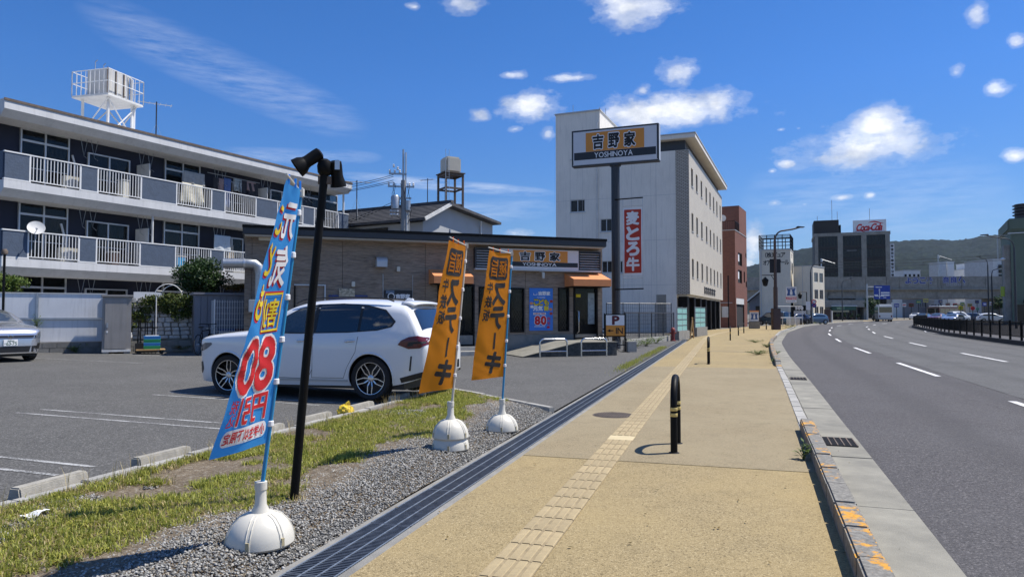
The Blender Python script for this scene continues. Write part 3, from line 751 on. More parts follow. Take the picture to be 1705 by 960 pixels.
def _grk(l, s):
    nz = hash_noise(l, s, 1.1, 3) * .65 + hash_noise(l, s, 3.7, 9) * .35
    return (s < bed_end(l) - .1) & ((l < gb(s)) & (nz > .28) | (l < gb(s) + .18) & (nz > .6)) & (l > -5.03)
l, s = clumps(9500, 12, -5.04, -2.9, 1.4, 12.6, .09, _grk)
g1 = struct(grass('grass', l, s, .02, .075, M_GRASS, .0035, .8), 'stuff')
l, s = clumps(3400, 10, -5.04, -3.0, 1.4, 12.6, .11, lambda l, s: _grk(l, s) & (hash_noise(l, s, 1.7, 21) > .42))
struct(grass('dry_grass', l, s, .02, .07, M_GRASSD, .003, .9), 'stuff')
l, s = clumps(120, 5, -5.04, -4.75, 1.4, 12.4, .05, lambda l, s: s < 99)
struct(grass('grass_stalks', l, s, .12, .26, M_GRASSD, .0016, .35), 'stuff')
# thin grass in the joint beside the drain and along the far lot edge
l1 = rng.normal(-2.62, .09, 3800); s1 = rng.choice([19.5, 21.4, 25.0, 27.5, 30.5], 3800) + rng.normal(0, .9, 3800)
struct(grass('joint_grass', l1, s1, .02, .07, M_GRASS), 'stuff')
# stones kicked onto the drain and dry leaf bits on the paving
sp_ = gravel('spilled_stones', 700, -2.46, -1.75, 1.8, 13.0, lambda l, s: (l < -2.0) | (rng.random(len(l)) > .75), .004, .009); sp_.location.z = -.022
def flakes(n):
    l = rng.uniform(-2.4, 1.2, n); s = 2.0 + 26 * rng.random(n) ** 1.6; c = s_xyz(l, s, np.full(n, .011)); th = rng.uniform(0, 6.28, n); r = rng.uniform(.006, .022, n); q = np.array([(-1, 0), (0, -.45), (1, 0), (0, .45)])
    V = np.zeros((n, 4, 3)); V[:] = c[:, None]; x, y = q[:, 0][None] * r[:, None], q[:, 1][None] * r[:, None]; V[..., 0] += x * np.cos(th)[:, None] - y * np.sin(th)[:, None]; V[..., 1] += x * np.sin(th)[:, None] + y * np.cos(th)[:, None]; V[..., 2] += rng.uniform(0, .006, (n, 4))
    return struct(fast_mesh('leaf_litter', V.reshape(-1, 3), np.arange(n * 4).reshape(-1, 4), 4, M_LEAFR), 'stuff')
flakes(260)
# ---------------------------------------------------------------- car park paint and wheel stops
def lot_sheet(name, l0, l1, s0, s1, m, parent=lot):
    def fn(l, s):
        p = S(l, s); return (p.x, p.y, lotz(p.x) + .004)
    return MB().grid(fn, spread(l0, l1, 8), [s0, s1]).build(name, m, parent, fix=False)
for s in (2.55, 5.1, 7.72, 10.2, 12.85):
    for d in (-.19, .19): lot_sheet('bay_line', -9.6, -5.75, s + d - .03, s + d + .03, M_LOTPAINT)
for s in (15.5, 18.1, 20.7, 23.3): lot_sheet('bay_line', -19.5, -15.2, s - .03, s + .03, M_LOTPAINT)
ws = MB().prism([(-.075, 0), (.075, 0), (.05, .115), (-.05, .115)], -.325, .325, lambda p, q, h: (h, p, q))
wsm = ws.mesh('wheel_stop', M_STOPC, None, .012)
stops = [(4.48, 'concrete wheel stop at the near end of the row, beside the white litter'), (5.68, 'concrete wheel stop second from the near end, left of the blue banner'),
         (7.28, 'concrete wheel stop half hidden behind the lower edge of the blue banner'), (8.38, 'concrete wheel stop between the black lamp post and the yellow bag'),
         (9.62, 'concrete wheel stop just beyond the yellow bag'), (10.95, 'dark shaded concrete wheel stop against the rear wheel of the white car'), (12.2, 'dark concrete wheel stop under the tail of the white car')]
for s, lb in stops:
    p = S(-5.32, s); tag(link('wheel_stop', wsm, None, (p.x, p.y, .003), math.pi / 2 - PHI + random.uniform(-.05, .05)), lb, 'wheel stop', 'wheel stops along the bed edge')

# ---------------------------------------------------------------- nobori banners
def dome_base(parent, z0, cut=None, r=.205, h=.195, collar=True, mat_=None):
    pr = [(r * .93, z0), (r, z0 + .015), (r * .985, z0 + .05), (r * .93, z0 + .09), (r * .81, z0 + .135), (r * .62, z0 + h * .9), (r * .40, z0 + h), (.05, z0 + h + .004)]
    if cut: pr = [q for q in pr if q[1] < z0 + cut] + [(r * .82, z0 + cut)]
    b = MB().lathe(pr, 36).build('water_base', mat_ or M_PLAST, parent, smooth=40)
    ribs = MB(); sm = MB().box(-.006, .008, -.010, .010, z0 + .022, z0 + .068).mesh('drain_slot', mat('slot_tan', (.42, .36, .22), .6))
    for k in range(6):
        a = k * math.pi / 3 + .5; ca, sa = math.cos(a), math.sin(a)
        path = [(rr * ca * 1.005, rr * sa * 1.005, zz) for rr, zz in pr[1:-1]]
        for dd in (-.012, .012): ribs.tube([(x - sa * dd, y + ca * dd, z) for x, y, z in path], .004, 5)
        link('drain_slot', sm, b, (r * .985 * ca, r * .985 * sa, 0), a)
    ribs.build('rib', mat_ or M_PLAST, b)
    if collar and not cut:
        MB().lathe([(.058, z0 + h - .01), (.05, z0 + h + .02), (.036, z0 + h + .05), (.033, z0 + h + .14), (.038, z0 + h + .142), (.038, z0 + h + .19), (.03, z0 + h + .192)], 24).build('neck', mat_ or M_PLAST, b, smooth=35)
    return b

def banner(name, label, foot, top, z_cl, dtop, dbot, polem, clothm, wave, seed, nclip=5, base=None, r=.013):
    """foot, top: world ends of the pole; cloth hangs from z_cl[1] to z_cl[0]; dtop, dbot: offset of the free edge at top and bottom"""
    t = thing(name, label, 'banner', foot, 0, 'advertising banners on the gravel strip')
    top = Vector(top) - Vector(foot)
    def pole(z):
        k = max(0, z - .33) / (top.z - .33); return Vector((top.x * k, top.y * k, z)) 
    dt, db = Vector(dtop), Vector(dbot); W_, H_ = .60, z_cl[1] - z_cl[0]
    def P(x, y, off=0.0):
        """cloth point: x metres from the pole, y metres below the top edge"""
        u = x / W_; v = y / H_; d = dt.lerp(db, v); base_ = pole(z_cl[1] - y); nrm = Vector((-d.y, d.x, 0)).normalized()
        w = wave * (math.sin(v * 7.5 + u * 2.2 + seed) * .55 + math.sin(u * 5.5 + v * 3 + seed * 2) * .6 + .25 * math.sin(v * 19 + u * 4 + seed) + .14 * math.sin(v * 47 + u * 13 + 5 * math.sin(v * 9 + seed))) * math.sin(min(1, u * 1.4) * math.pi / 2)
        sag = Vector((0, 0, -.02 * u * v - .012 * math.sin(u * math.pi) * (1 - v)))
        return base_ + Vector((d.x, d.y, d.z)) * (u * .985 + .02) + nrm * (w + off) + sag
    MB().tube([pole(z) for z in spread(.12, top.z, 8)], r, 10).build('pole', polem, t, smooth=40)
    cl = MB().grid(lambda x, y: P(x, y), spread(0, W_, 18), spread(0, H_, 48)).build('cloth', clothm, t, smooth=80, fix=False)
    a, b = pole(top.z - .01), pole(z_cl[1] + .03) + dt * 1.02
    MB().tube([a + Vector((0, 0, .0)) - dt * .06, a + (b - a)], .007, 8).build('crossbar', M_PLAST, t)
    MB().box(-.02, .02, -.02, .02, -.03, .03).xf(Matrix.Translation(a)).build('top_cap', M_PLAST, t, bevel=.006)
    for i in range(nclip):
        z = z_cl[1] - H_ * (i + .55) / nclip; q = pole(z)
        link('clip', MB().lathe([(r + .004, -.018), (r + .008, -.014), (r + .008, .014), (r + .004, .018)], 12).mesh('clip', M_PWHITE), t, q)
    for k in range(3):
        q = P(.08 + .2 * k, 0); MB().box(-.006, .006, -.003, .003, -.005, .05).xf(Matrix.Translation(q)).build('loop', clothm, t)
    return t, P, H_, cl

def ink(t, cl, P, rects, m, off, name='lettering'):
    return rect_mesh([q for q in rects if q[1] > q[0]], lambda x, y: P(x, y, off), .035).build(name, m, cl, fix=False)
def flip(rects): return [[a, b, -d, -c] for a, b, c, d in rects]     # text y up -> cloth y down

def cell(ch, x0, x1, y0, y1, bold=.03): return flip(text_rects(ch, (x0 + x1) / 2, -(y0 + y1) / 2, x1 - x0, y1 - y0, bold))
def rrect(x0, x1, y0, y1, r, n=8):
    out = []
    hs = [y0 + r * (1 - math.cos(i * math.pi / 2 / n)) for i in range(n + 1)]
    for a, b in zip(hs, hs[1:]):
        m = (a + b) / 2 - y0; ins = r - math.sqrt(max(0, r * r - (r - m) ** 2)); out.append([x0 + ins, x1 - ins, a, b])
        out.append([x0 + ins, x1 - ins, y1 - (b - y0), y1 - (a - y0)])
    out.append([x0, x1, y0 + r, y1 - r]); return out
def frame_r(x0, x1, y0, y1, w): return [[x0, x1, y0, y0 + w], [x0, x1, y1 - w, y1], [x0, x0 + w, y0 + w, y1 - w], [x1 - w, x1, y0 + w, y1 - w]]

# blue banner
f0 = G(433, 914); tp = at(501, 318, 4.36)
bb, P, H_, cl = banner('blue_banner', 'tall sky-blue banner with a big red 80 seen from behind, nearest of the three', f0, tp, (.665, 2.24), (.012, -.33, .0), (-.205, -.35, -.02), M_BLUEP, M_BLUEF, .022, .6, 6)
dome_base(bb, .035, mat_=M_PLAST)
k_ = H_ / 1.6
ROWS = [('元', .11, .36, .10, .31), ('気', .11, .36, .36, .60)]
for ch, x0, x1, y0, y1 in ROWS:
    ink(bb, cl, P, cell(ch, x0 + .010, x1 + .010, y0 * k_ + .012, y1 * k_ + .012, .035), M_RED, .003)
    ink(bb, cl, P, cell(ch, x0, x1, y0 * k_, y1 * k_, .025), M_PWHITE, .0065)
for ch, y0, y1 in (('こ', .14, .30), ('ど', .36, .54), ('も', .60, .80)):
    ink(bb, cl, P, cell(ch, .41, .57, y0 * k_ + .012, y1 * k_ + .012, .04), M_RED, .003)
    ink(bb, cl, P, cell(ch, .40, .56, y0 * k_, y1 * k_, .03), M_YEL, .0065)
ink(bb, cl, P, frame_r(.075, .375, .635 * k_, .89 * k_, .016), M_RED, .003); ink(bb, cl, P, frame_r(.085, .365, .645 * k_, .88 * k_, .012), M_YEL, .0065)
ink(bb, cl, P, cell('割', .125, .335, .68 * k_ + .01, .85 * k_ + .01, .02), M_RED, .003); ink(bb, cl, P, cell('割', .12, .33, .68 * k_, .85 * k_, .012), M_YEL, .0065)
for ch, x0, x1, y0, y1, bo in (('8', .075, .315, .92, 1.235, .03), ('0', .345, .565, .92, 1.235, .03), ('円', .085, .27, 1.265, 1.425, .035), ('引', .31, .455, 1.265, 1.425, .035)):
    ink(bb, cl, P, cell(ch, x0, x1, y0 * k_, y1 * k_, bo + .035), M_PWHITE, .003); ink(bb, cl, P, cell(ch, x0, x1, y0 * k_, y1 * k_, bo), M_RED, .0065)
for ch, y0, y1 in (('税', 1.27, 1.345), ('込', 1.35, 1.425)): ink(bb, cl, P, cell(ch, .485, .56, y0 * k_, y1 * k_, .02), M_RED, .0065)
ink(bb, cl, P, rrect(.045, .555, 1.447 * k_, 1.545 * k_, .045), M_PWHITE, .003)
for i, ch in enumerate('小学生以下限定'): ink(bb, cl, P, cell(ch, .065 + i * .069, .125 + i * .069, 1.463 * k_, 1.528 * k_, .025), M_RED, .0065)

# orange banners
def steak(name, label, foot, top, zc, dt, db, polem, seed, stack, wv):
    t, P, H_, cl = banner(name, label, foot, top, zc, dt, db, polem, M_ORANGE, wv, seed, 5)
    k = H_ / 1.55
    ink(t, cl, P, rrect(.07, .53, .06 * k, .335 * k, .05), M_PBLACK, .003)
    for ch, x0, x1 in (('極', .10, .285), ('旨', .325, .50)): ink(t, cl, P, cell(ch, x0, x1, .095 * k, .30 * k, .012), M_ORANGE, .0065)
    for ch, y0, y1 in (('ス', .385, .635), ('テ', .675, .93), ('キ', 1.235, 1.48)): ink(t, cl, P, cell(ch, .085, .375, y0 * k, y1 * k, .05), M_PBLACK, .003)
    ink(t, cl, P, [[.215, .255, .985 * k, 1.19 * k]], M_PBLACK, .003)
    for ch, y0, y1 in (('牛', .375, .505), ('鉄', .535, .675), ('板', .70, .835)): ink(t, cl, P, cell(ch, .40, .545, y0 * k, y1 * k, .03), M_PBLACK, .003)
    if stack:
        dome_base(t, .03, cut=.13, r=.20, collar=False); dome_base(t, .15, r=.195)
    else: dome_base(t, .035, r=.20)
    return t
f1 = G(750, 752); t1 = at(776.5, 408, 7.5)
steak('orange_banner', 'orange steak banner on a white pole with two stacked bases, next to the white car', f1, t1, (.68, 2.20), (-.13, -.56, 0), (-.31, -.36, 0), M_PLAST, 1.7, True, .016)
f2 = G(836, 721); t2 = at(852, 421, 8.66)
steak('orange_banner', 'orange steak banner on a blue pole with one dome base, farther along', f2, t2, (.70, 2.22), (-.27, -.44, 0), (-.385, -.30, 0), M_BLUEP, 4.1, False, .014)

# ---------------------------------------------------------------- leaning floodlight post
f0 = G(486, 840); tp = at(541, 283, 5.38)
lp = thing('floodlight_post', 'leaning black post with two floodlights beside the blue banner', 'lamp post', f0)
top = tp - f0
MB().tube([Vector((0, 0, -.15)), top * .5, top], [.034, .032, .031], 16).build('post', M_BLACK, lp, smooth=40)
MB().lathe([(.04, -.04), (.055, -.02), (.06, .03), (.05, .065), (.02, .085)], 16, top).build('junction_head', M_BLACK, lp, smooth=40)
MB().box(-.05, .05, -.012, .012, -.11, -.05).xf(Matrix.Translation(top)).build('bracket', M_RUST, lp)
def flood(o, ax, L, rb, rh, up=1):
    ax = Vector(ax).normalized(); M_ = Matrix.Translation(o) @ ax.to_track_quat('Z', 'Y').to_matrix().to_4x4()
    b = MB().lathe([(rb * .6, -.012), (rb, 0), (rb * 1.04, L * .15), (rb * .98, L * .55), (rb * 1.05, L * .6)], 20).xf(M_).build('floodlight', M_BLACK, lp, smooth=35)
    h = MB().lathe([(rb * 1.0, L * .6), (rh * .9, L * .78), (rh, L), (rh * .94, L), (rh * .8, L * .8)], 20).xf(M_).build('hood', M_BLACK, b, smooth=35)
    MB().lathe([(rh * .82, L * .84), (rh * .82, L * .85)], 20).xf(M_).build('lens', M_LENS, b)
    return b
flood(top + Vector((-.035, -.02, .125)), (-.80, -.22, -.62), .21, .047, .076)
flood(top + Vector((.075, .015, .065)), (.06, .30, -.9), .19, .047, .062)
MB().tube([top + Vector((0, 0, .03)), top + Vector((-.03, -.01, .08)), top + Vector((-.06, -.03, .10))], .016, 8).build('arm', M_BLACK, lp)
MB().tube([top + Vector((0, 0, .02)), top + Vector((.05, .01, .03)), top + Vector((.075, .02, .02))], .016, 8).build('arm', M_BLACK, lp)
link('label_plate', MB().box(-.018, .018, -.002, .002, -.035, .035).mesh('label_plate', M_ALU), lp, top + Vector((.105, -.042, .03)))

# thin dark post by the silver car
p = at(5, 520, 21.0); q = thing('marker_post', 'thin dark post with a round cap behind the silver car', 'post', (p.x, p.y, .28))
MB().tube([(0, 0, 0), (0, 0, 3.0)], .035, 10).build('post', M_BLACK, q); MB().lathe([(.03, 2.98), (.08, 3.0), (.09, 3.08), (.05, 3.15)], 12).build('cap', M_RUST, q, smooth=40)

# ---------------------------------------------------------------- hoop bollards
def bollard_proto():
    w, h, r = .29, .77, .037
    path = [(0, -w, 0), (0, -w, h - w)] + [(0, -w * math.cos(a), h - w + w * math.sin(a)) for a in [math.pi * i / 14 for i in range(1, 14)]] + [(0, w, h - w), (0, w, 0)]
    tb = MB().tube(path, r, 14).mesh('hoop', M_BLACK, 50)
    bd = MB().lathe([(r + .0015, -.018), (r + .003, -.015), (r + .003, .015), (r + .0015, .018)], 16).mesh('band', mat('reflector_band', (.62, .47, .16), .35, .05), 40)
    pl = MB().lathe([(.06, -.01), (.055, .006), (.04, .008)], 16).mesh('base_plate', M_BLACKMATT)
    return tb, bd, pl
HB = bollard_proto()
def bollard(label, p, parts=True, group='hoop bollards on the pavement'):
    t = thing('hoop_bollard', label, 'bollard', p, -PHI, group); link('hoop', HB[0], t)
    if parts:
        for y in (-.29, .29):
            link('base_plate', HB[2], t, (0, y, 0))
            for z in (.40, .46): link('band', HB[1], t, (0, y, z))
    return t
b0 = (G(1120.5, 754) + G(1130, 738)) / 2
bollard('black hoop bollard nearest in the middle of the tan pavement', (b0.x, b0.y, .004))
p = G(1180, 605); bollard('black hoop bollard second along, beside the far end of the tactile tiles', (p.x, p.y, .004))
for (px, py, lb) in ((1216, 566, 'black hoop bollard third along, in front of the red brick building'), (1229.5, 558, 'small hoop bollard fourth along, by the brick building corner'), (1238.5, 554, 'small hoop bollard fifth along, beside the shop sandwich board'),
                     (1276, 547.5, 'tiny hoop bollard left of the brown street lamp base')):
    p = G(px, py); z = gz(p.y); p = G(px, py, z); bollard(lb, (p.x, p.y, gz(p.y)))
for (px, D, lb) in ((1327, 84, 'tiny bollard under the convenience store sign'), (1339, 88, 'tiny bollard right of the convenience store sign'), (1347, 92, 'tiny bollard near the round traffic signs'), (1353, 95, 'tiny bollard beside the cream annex')):
    p = at(px, 540, D); bollard(lb, (p.x, p.y, gz(p.y)), False)

# ---------------------------------------------------------------- litter, bag, weeds
def crumple(name, label, cat, c, r, m, n=2, amp=.25, sq=.7, rz=0):
    bm = bmesh.new(); bmesh.ops.create_icosphere(bm, subdivisions=n, radius=1)
    for v in bm.verts:
        k = 1 + random.uniform(-amp, amp); v.co = Vector((v.co.x * r * k, v.co.y * r * k * .8, max(-.55, v.co.z) * r * k * sq + r * sq * .55))
    me = bpy.data.meshes.new(name); bm.to_mesh(me); bm.free(); me.materials.append(m); return tag(link(name, me, None, c, rz), label, cat)
p = S(-5.22, 9.0); bag = crumple('plastic_bag', 'crumpled yellow plastic bag tied shut by the edging', 'bag', (p.x, p.y, .0), .125, M_BAGY, 3, .10, .95)
MB().tube([(0, 0, .14), (.015, 0, .19), (.05, .02, .205)], [.04, .018, .03], 7).build('knot', M_BAGY, bag)
p = G(58, 874); pm = MB().grid(lambda x, y: (x, y, .02 + .012 * math.sin(x * 40 + y * 25) + .02 * (x > .05)), spread(-.075, .075, 8), spread(-.06, .06, 6))
tag(pm.xf(Matrix.Translation((p.x, p.y, .06)) @ Matrix.Rotation(.3, 4, 'Z')).build('paper_litter', M_PAPER), 'crumpled white paper lying on the grass near the wheel stop', 'litter')
for px, py, lb in ((790, 695, 'white scrap lying in the grass between the orange banners'), (803, 703, 'smaller white scrap just left of the far dome base'), (700, 688, 'white scrap in the grass left of the stacked base')):
    p = G(px, py); crumple('paper_scrap', lb, 'litter', (p.x, p.y, .03), .04, M_PAPER, 1, .35, .4)
def weed(label, p, n, h, sp, m=M_LEAFL, lw=.02, name='weed'):
    t = thing(name, label, 'weed', p); mb = MB(); st = MB()
    for i in range(n):
        a = random.uniform(0, 6.28); hh = h * random.uniform(.4, 1); r = sp * random.uniform(.2, 1); tip = Vector((math.cos(a) * r, math.sin(a) * r, hh)); st.tube([(0, 0, 0), tip * .5 + Vector((0, 0, hh * .12)), tip], .003, 4)
        for j in range(4):
            q = tip * (.45 + .18 * j); b = random.uniform(0, 6.28); d = Vector((math.cos(b), math.sin(b), random.uniform(-.1, .6))) * lw * random.uniform(1.5, 3.2); s_ = d.cross(Vector((0, 0, 1))).normalized() * lw * .45
            k = len(mb.v); mb.add([q, q + d * .5 + s_, q + d, q + d * .5 - s_], [(0, 1, 2, 3)])
    st.build('stem', M_LEAFL, t); mb.build('leaf_spray', m, t, fix=False); return t
p = G(1338, 765); weed('green weed growing in the joint of the near kerb', (p.x, p.y, 0), 12, .20, .09, M_LEAFL, .028)
for px, py, n, sp, lb in ((1262, 590, 60, .55, 'flat patch of green weeds across the paving at the far kerb'), (1277, 578, 46, .30, 'bushy weeds along the second raised kerb'), (1258, 570, 40, .6, 'thin strip of weeds farther along the paving'), (1293, 590, 20, .2, 'small weeds in the gutter beside the second kerb'),
                          (1290, 604, 18, .18, 'weeds at the rounded end of the second kerb')):
    p = G(px, py); weed(lb, (p.x, p.y, 0), n, .16, sp, M_LEAFL, .03)
for px, D, lb in ((1310, 66, 'weeds at the kerb before the convenience store'), (1323, 72, 'weeds at the kerb past the street lamp'), (1362, 92, 'weeds at the kerb by the cream annex')):
    (x, y), th = edge(a_of_y(D), -.7); weed(lb, (x, y, gz(y)), 26, .35, .7, M_LEAFL, .06)
# ---------------------------------------------------------------- vehicles
def curve(pts):
    """smooth interpolation through (x, y) points"""
    X = np.array([p[0] for p in pts], float); Y = np.array([p[1] for p in pts], float); d = np.diff(Y) / np.diff(X)
    m = np.concatenate(([d[0]], np.where(d[:-1] * d[1:] > 0, 2 * d[:-1] * d[1:] / (d[:-1] + d[1:] + 1e-12), 0), [d[-1]]))
    def f(x):
        x = min(max(x, X[0]), X[-1]); i = min(int(np.searchsorted(X, x, 'right')) - 1, len(X) - 2); h = X[i + 1] - X[i]; t = (x - X[i]) / h
        return (1 + 2 * t) * (1 - t) ** 2 * Y[i] + t * (1 - t) ** 2 * h * m[i] + t * t * (3 - 2 * t) * Y[i + 1] + t * t * (t - 1) * h * m[i + 1]
    return f
M_CARGL = mat('opaque_car_glass', (.008, .009, .011), .04, 0, coat=1.0, spec=.8)
M_CARGL2 = mat('front_door_glass', (.035, .042, .045), .04, .5, 3, coat=1.0, spec=.8)

class Car:
    def __init__(s, L, half, plan, top, bot, side, p=3.2, r=((0, .10), (1.2, .14), (2.2, .22), (4.7, .20))):
        s.L, s.half = L, half; s.plan, s.top, s.bot, s.side, s.r = curve(plan), curve(top), curve(bot), curve(side), curve(r); s.p = p
    def hw(s, x, z):
        zt = s.top(x); d = zt - z; r = s.r(x); k = 1.0
        if d < r: k = (max(0, 1 - (1 - max(0, d) / r) ** s.p)) ** (1 / s.p)
        return s.half * s.plan(x) * s.side(z) * k
    def zsurf(s, x, y):
        zt = s.top(x); r = s.r(x); q = min(.999, abs(y) / (s.half * s.plan(x) * s.side(zt - r * .5)))
        return zt - r * (1 - (1 - q ** s.p) ** (1 / s.p))
    def body(s, xs):
        m = MB(); n = None; secs = []
        for x in xs:
            zt, zb, r = s.top(x), s.bot(x), s.r(x); lo = zt - r
            zs = [zt - r * k for k in (0, .004, .02, .06, .14, .28, .5, .75, 1.0)] + [lo + (zb - lo) * k / 9 for k in range(1, 10)]
            sec = [(x, -s.hw(x, z), z) for z in zs] + [(x, s.hw(x, z), z) for z in reversed(zs)]
            secs.append(sec)
        n = len(secs[0]); vs = [v for q in secs for v in q]; fs = []
        for i in range(len(secs) - 1):
            for j in range(n): fs.append((i * n + j, i * n + (j + 1) % n, (i + 1) * n + (j + 1) % n, (i + 1) * n + j))
        fs += [tuple(range(n)), tuple(reversed(range((len(secs) - 1) * n, len(secs) * n)))]
        return m.add(vs, fs)
    def side_patch(s, poly, off, sg, step=.07):
        """polygon in (x, z) laid on the flank, off metres proud"""
        bm = bmesh.new(); bm.faces.new([bm.verts.new((x, 0, z)) for x, z in poly])
        xs = [p[0] for p in poly]; zs = [p[1] for p in poly]
        for ax, lo, hi in ((0, min(xs), max(xs)), (2, min(zs), max(zs))):
            k = lo + step
            while k < hi:
                co = [0, 0, 0]; no = [0, 0, 0]; co[ax] = k; no[ax] = 1
                bmesh.ops.bisect_plane(bm, geom=bm.verts[:] + bm.edges[:] + bm.faces[:], plane_co=co, plane_no=no); k += step
        bm.verts.ensure_lookup_table()
        vs = [(v.co.x, sg * (s.hw(v.co.x, v.co.z) + off), v.co.z) for v in bm.verts]; fs = [tuple(v.index for v in f.verts) for f in bm.faces]
        bm.free(); return MB().add(vs, fs)
    def top_patch(s, poly, off, step=.07):
        bm = bmesh.new(); bm.faces.new([bm.verts.new((x, y, 0)) for x, y in poly])
        xs = [p[0] for p in poly]; ys = [p[1] for p in poly]
        for ax, lo, hi in ((0, min(xs), max(xs)), (1, min(ys), max(ys))):
            k = lo + step
            while k < hi:
                co = [0, 0, 0]; no = [0, 0, 0]; co[ax] = k; no[ax] = 1
                bmesh.ops.bisect_plane(bm, geom=bm.verts[:] + bm.edges[:] + bm.faces[:], plane_co=co, plane_no=no); k += step
        vs = []
        for v in bm.verts:
            x, y = v.co.x, v.co.y; e = .02; sl = (s.top(x + e) - s.top(x - e)) / (2 * e); k = off / math.sqrt(1 + sl * sl)
            vs.append((x - sl * k, y, s.zsurf(x, y) + k))
        bm.verts.ensure_lookup_table(); fs = [tuple(v.index for v in f.verts) for f in bm.faces]; bm.free(); return MB().add(vs, fs)
    def front_patch(s, y0, y1, z0, z1, off, rear=False, ny=10, nz=4):
        """rectangle on the nose or tail, following its rounded plan"""
        def xof(y, z):
            lo, hi = (0.0, s.L * .35) if not rear else (s.L, s.L * .65)
            for _ in range(26):
                m = (lo + hi) / 2
                ok = s.top(m) > z + .002 and s.hw(m, z) > abs(y)
                if ok: hi = m
                else: lo = m
            return hi
        return MB().grid(lambda y, z: (xof(y, z) + (off if rear else -off), y, z), spread(y0, y1, ny), spread(z0, z1, nz))

def wheel_meshes(r, w, rr, spokes, silver=M_RIM, dark=M_RIMD):
    ty = MB().lathe([(rr, -w * .42), (r * .93, -w / 2), (r * .985, -w * .42), (r, -w * .25), (r, w * .25), (r * .985, w * .42), (r * .93, w / 2), (rr, w * .42)], 40, axis='y', close=True).mesh('wheel', M_TYRE, 35)
    rim = MB().lathe([(rr * 1.01, -w * .43), (rr * .965, -w * .45), (rr * .94, -w * .36), (rr * .9, w * .1), (rr * .3, w * .12), (.001, w * .12)], 40, axis='y', caps=False).mesh('rim', dark, 35)
    lip = MB().lathe([(rr * 1.0, -w * .435), (rr * .985, -w * .46), (rr * .95, -w * .45), (rr * .945, -w * .40)], 40, axis='y', close=True).mesh('rim_lip', silver, 35)
    sp = MB()
    for k in range(spokes):
        a = 2 * math.pi * k / spokes; b = a + .17 * (1 if k % 2 else -1) * (10 / spokes)
        p = Vector((math.cos(a) * rr * .15, -w * .30, math.sin(a) * rr * .15)); m_ = Vector((math.cos(a) * rr * .5, -w * .40, math.sin(a) * rr * .5)); q = Vector((math.cos(b) * rr * .95, -w * .42, math.sin(b) * rr * .95))
        sp.bar(p, m_, .022, .02, (0, 1, 0)); sp.bar(m_, q, .016, .02, (0, 1, 0))
    sp.lathe([(rr * .22, -w * .26), (rr * .2, -w * .38), (rr * .1, -w * .42), (.0, -w * .42)], 16, axis='y')
    return ty, rim, lip, sp.mesh('spokes', silver)
def add_wheels(t, wm, xs, ys, zc):
    for x in xs:
        for sg in (-1, 1):
            o = link('wheel', wm[0], t, (x, sg * ys, zc), (0, random.uniform(0, 1), 0 if sg < 0 else math.pi))
            link('rim', wm[1], o); link('rim_lip', wm[2], o); link('spokes', wm[3], o)
def cut_arches(o, xs, zc, r, y_in, y_out, wellm):
    """wheel wells"""
    c = MB()
    for x in xs:
        for sg in (-1, 1): c.lathe([(r, min(sg * y_in, sg * y_out)), (r, max(sg * y_in, sg * y_out))], 40, (x, 0, zc), 'y')
    co = c.build('cutter', wellm, o.parent)
    md = o.modifiers.new('arch', 'BOOLEAN'); md.operation = 'DIFFERENCE'; md.object = co; md.solver = 'EXACT'; md.material_mode = 'TRANSFER'
    dg = bpy.context.evaluated_depsgraph_get(); me = bpy.data.meshes.new_from_object(o.evaluated_get(dg)); me.name = o.data.name
    o.modifiers.remove(md); o.data = me; me.shade_smooth(); me.set_sharp_from_angle(angle=R(32)); bpy.data.objects.remove(co)

def ring_arc(x, zc, r, hwf, sg, a0, a1, tr, off=.0, n=22):
    pts = []
    for i in range(n + 1):
        a = a0 + (a1 - a0) * i / n; px_, pz = x + r * math.cos(a), zc + r * math.sin(a); pts.append((px_, sg * (hwf(px_, pz) + off), pz))
    return MB().tube(pts, tr, 6)

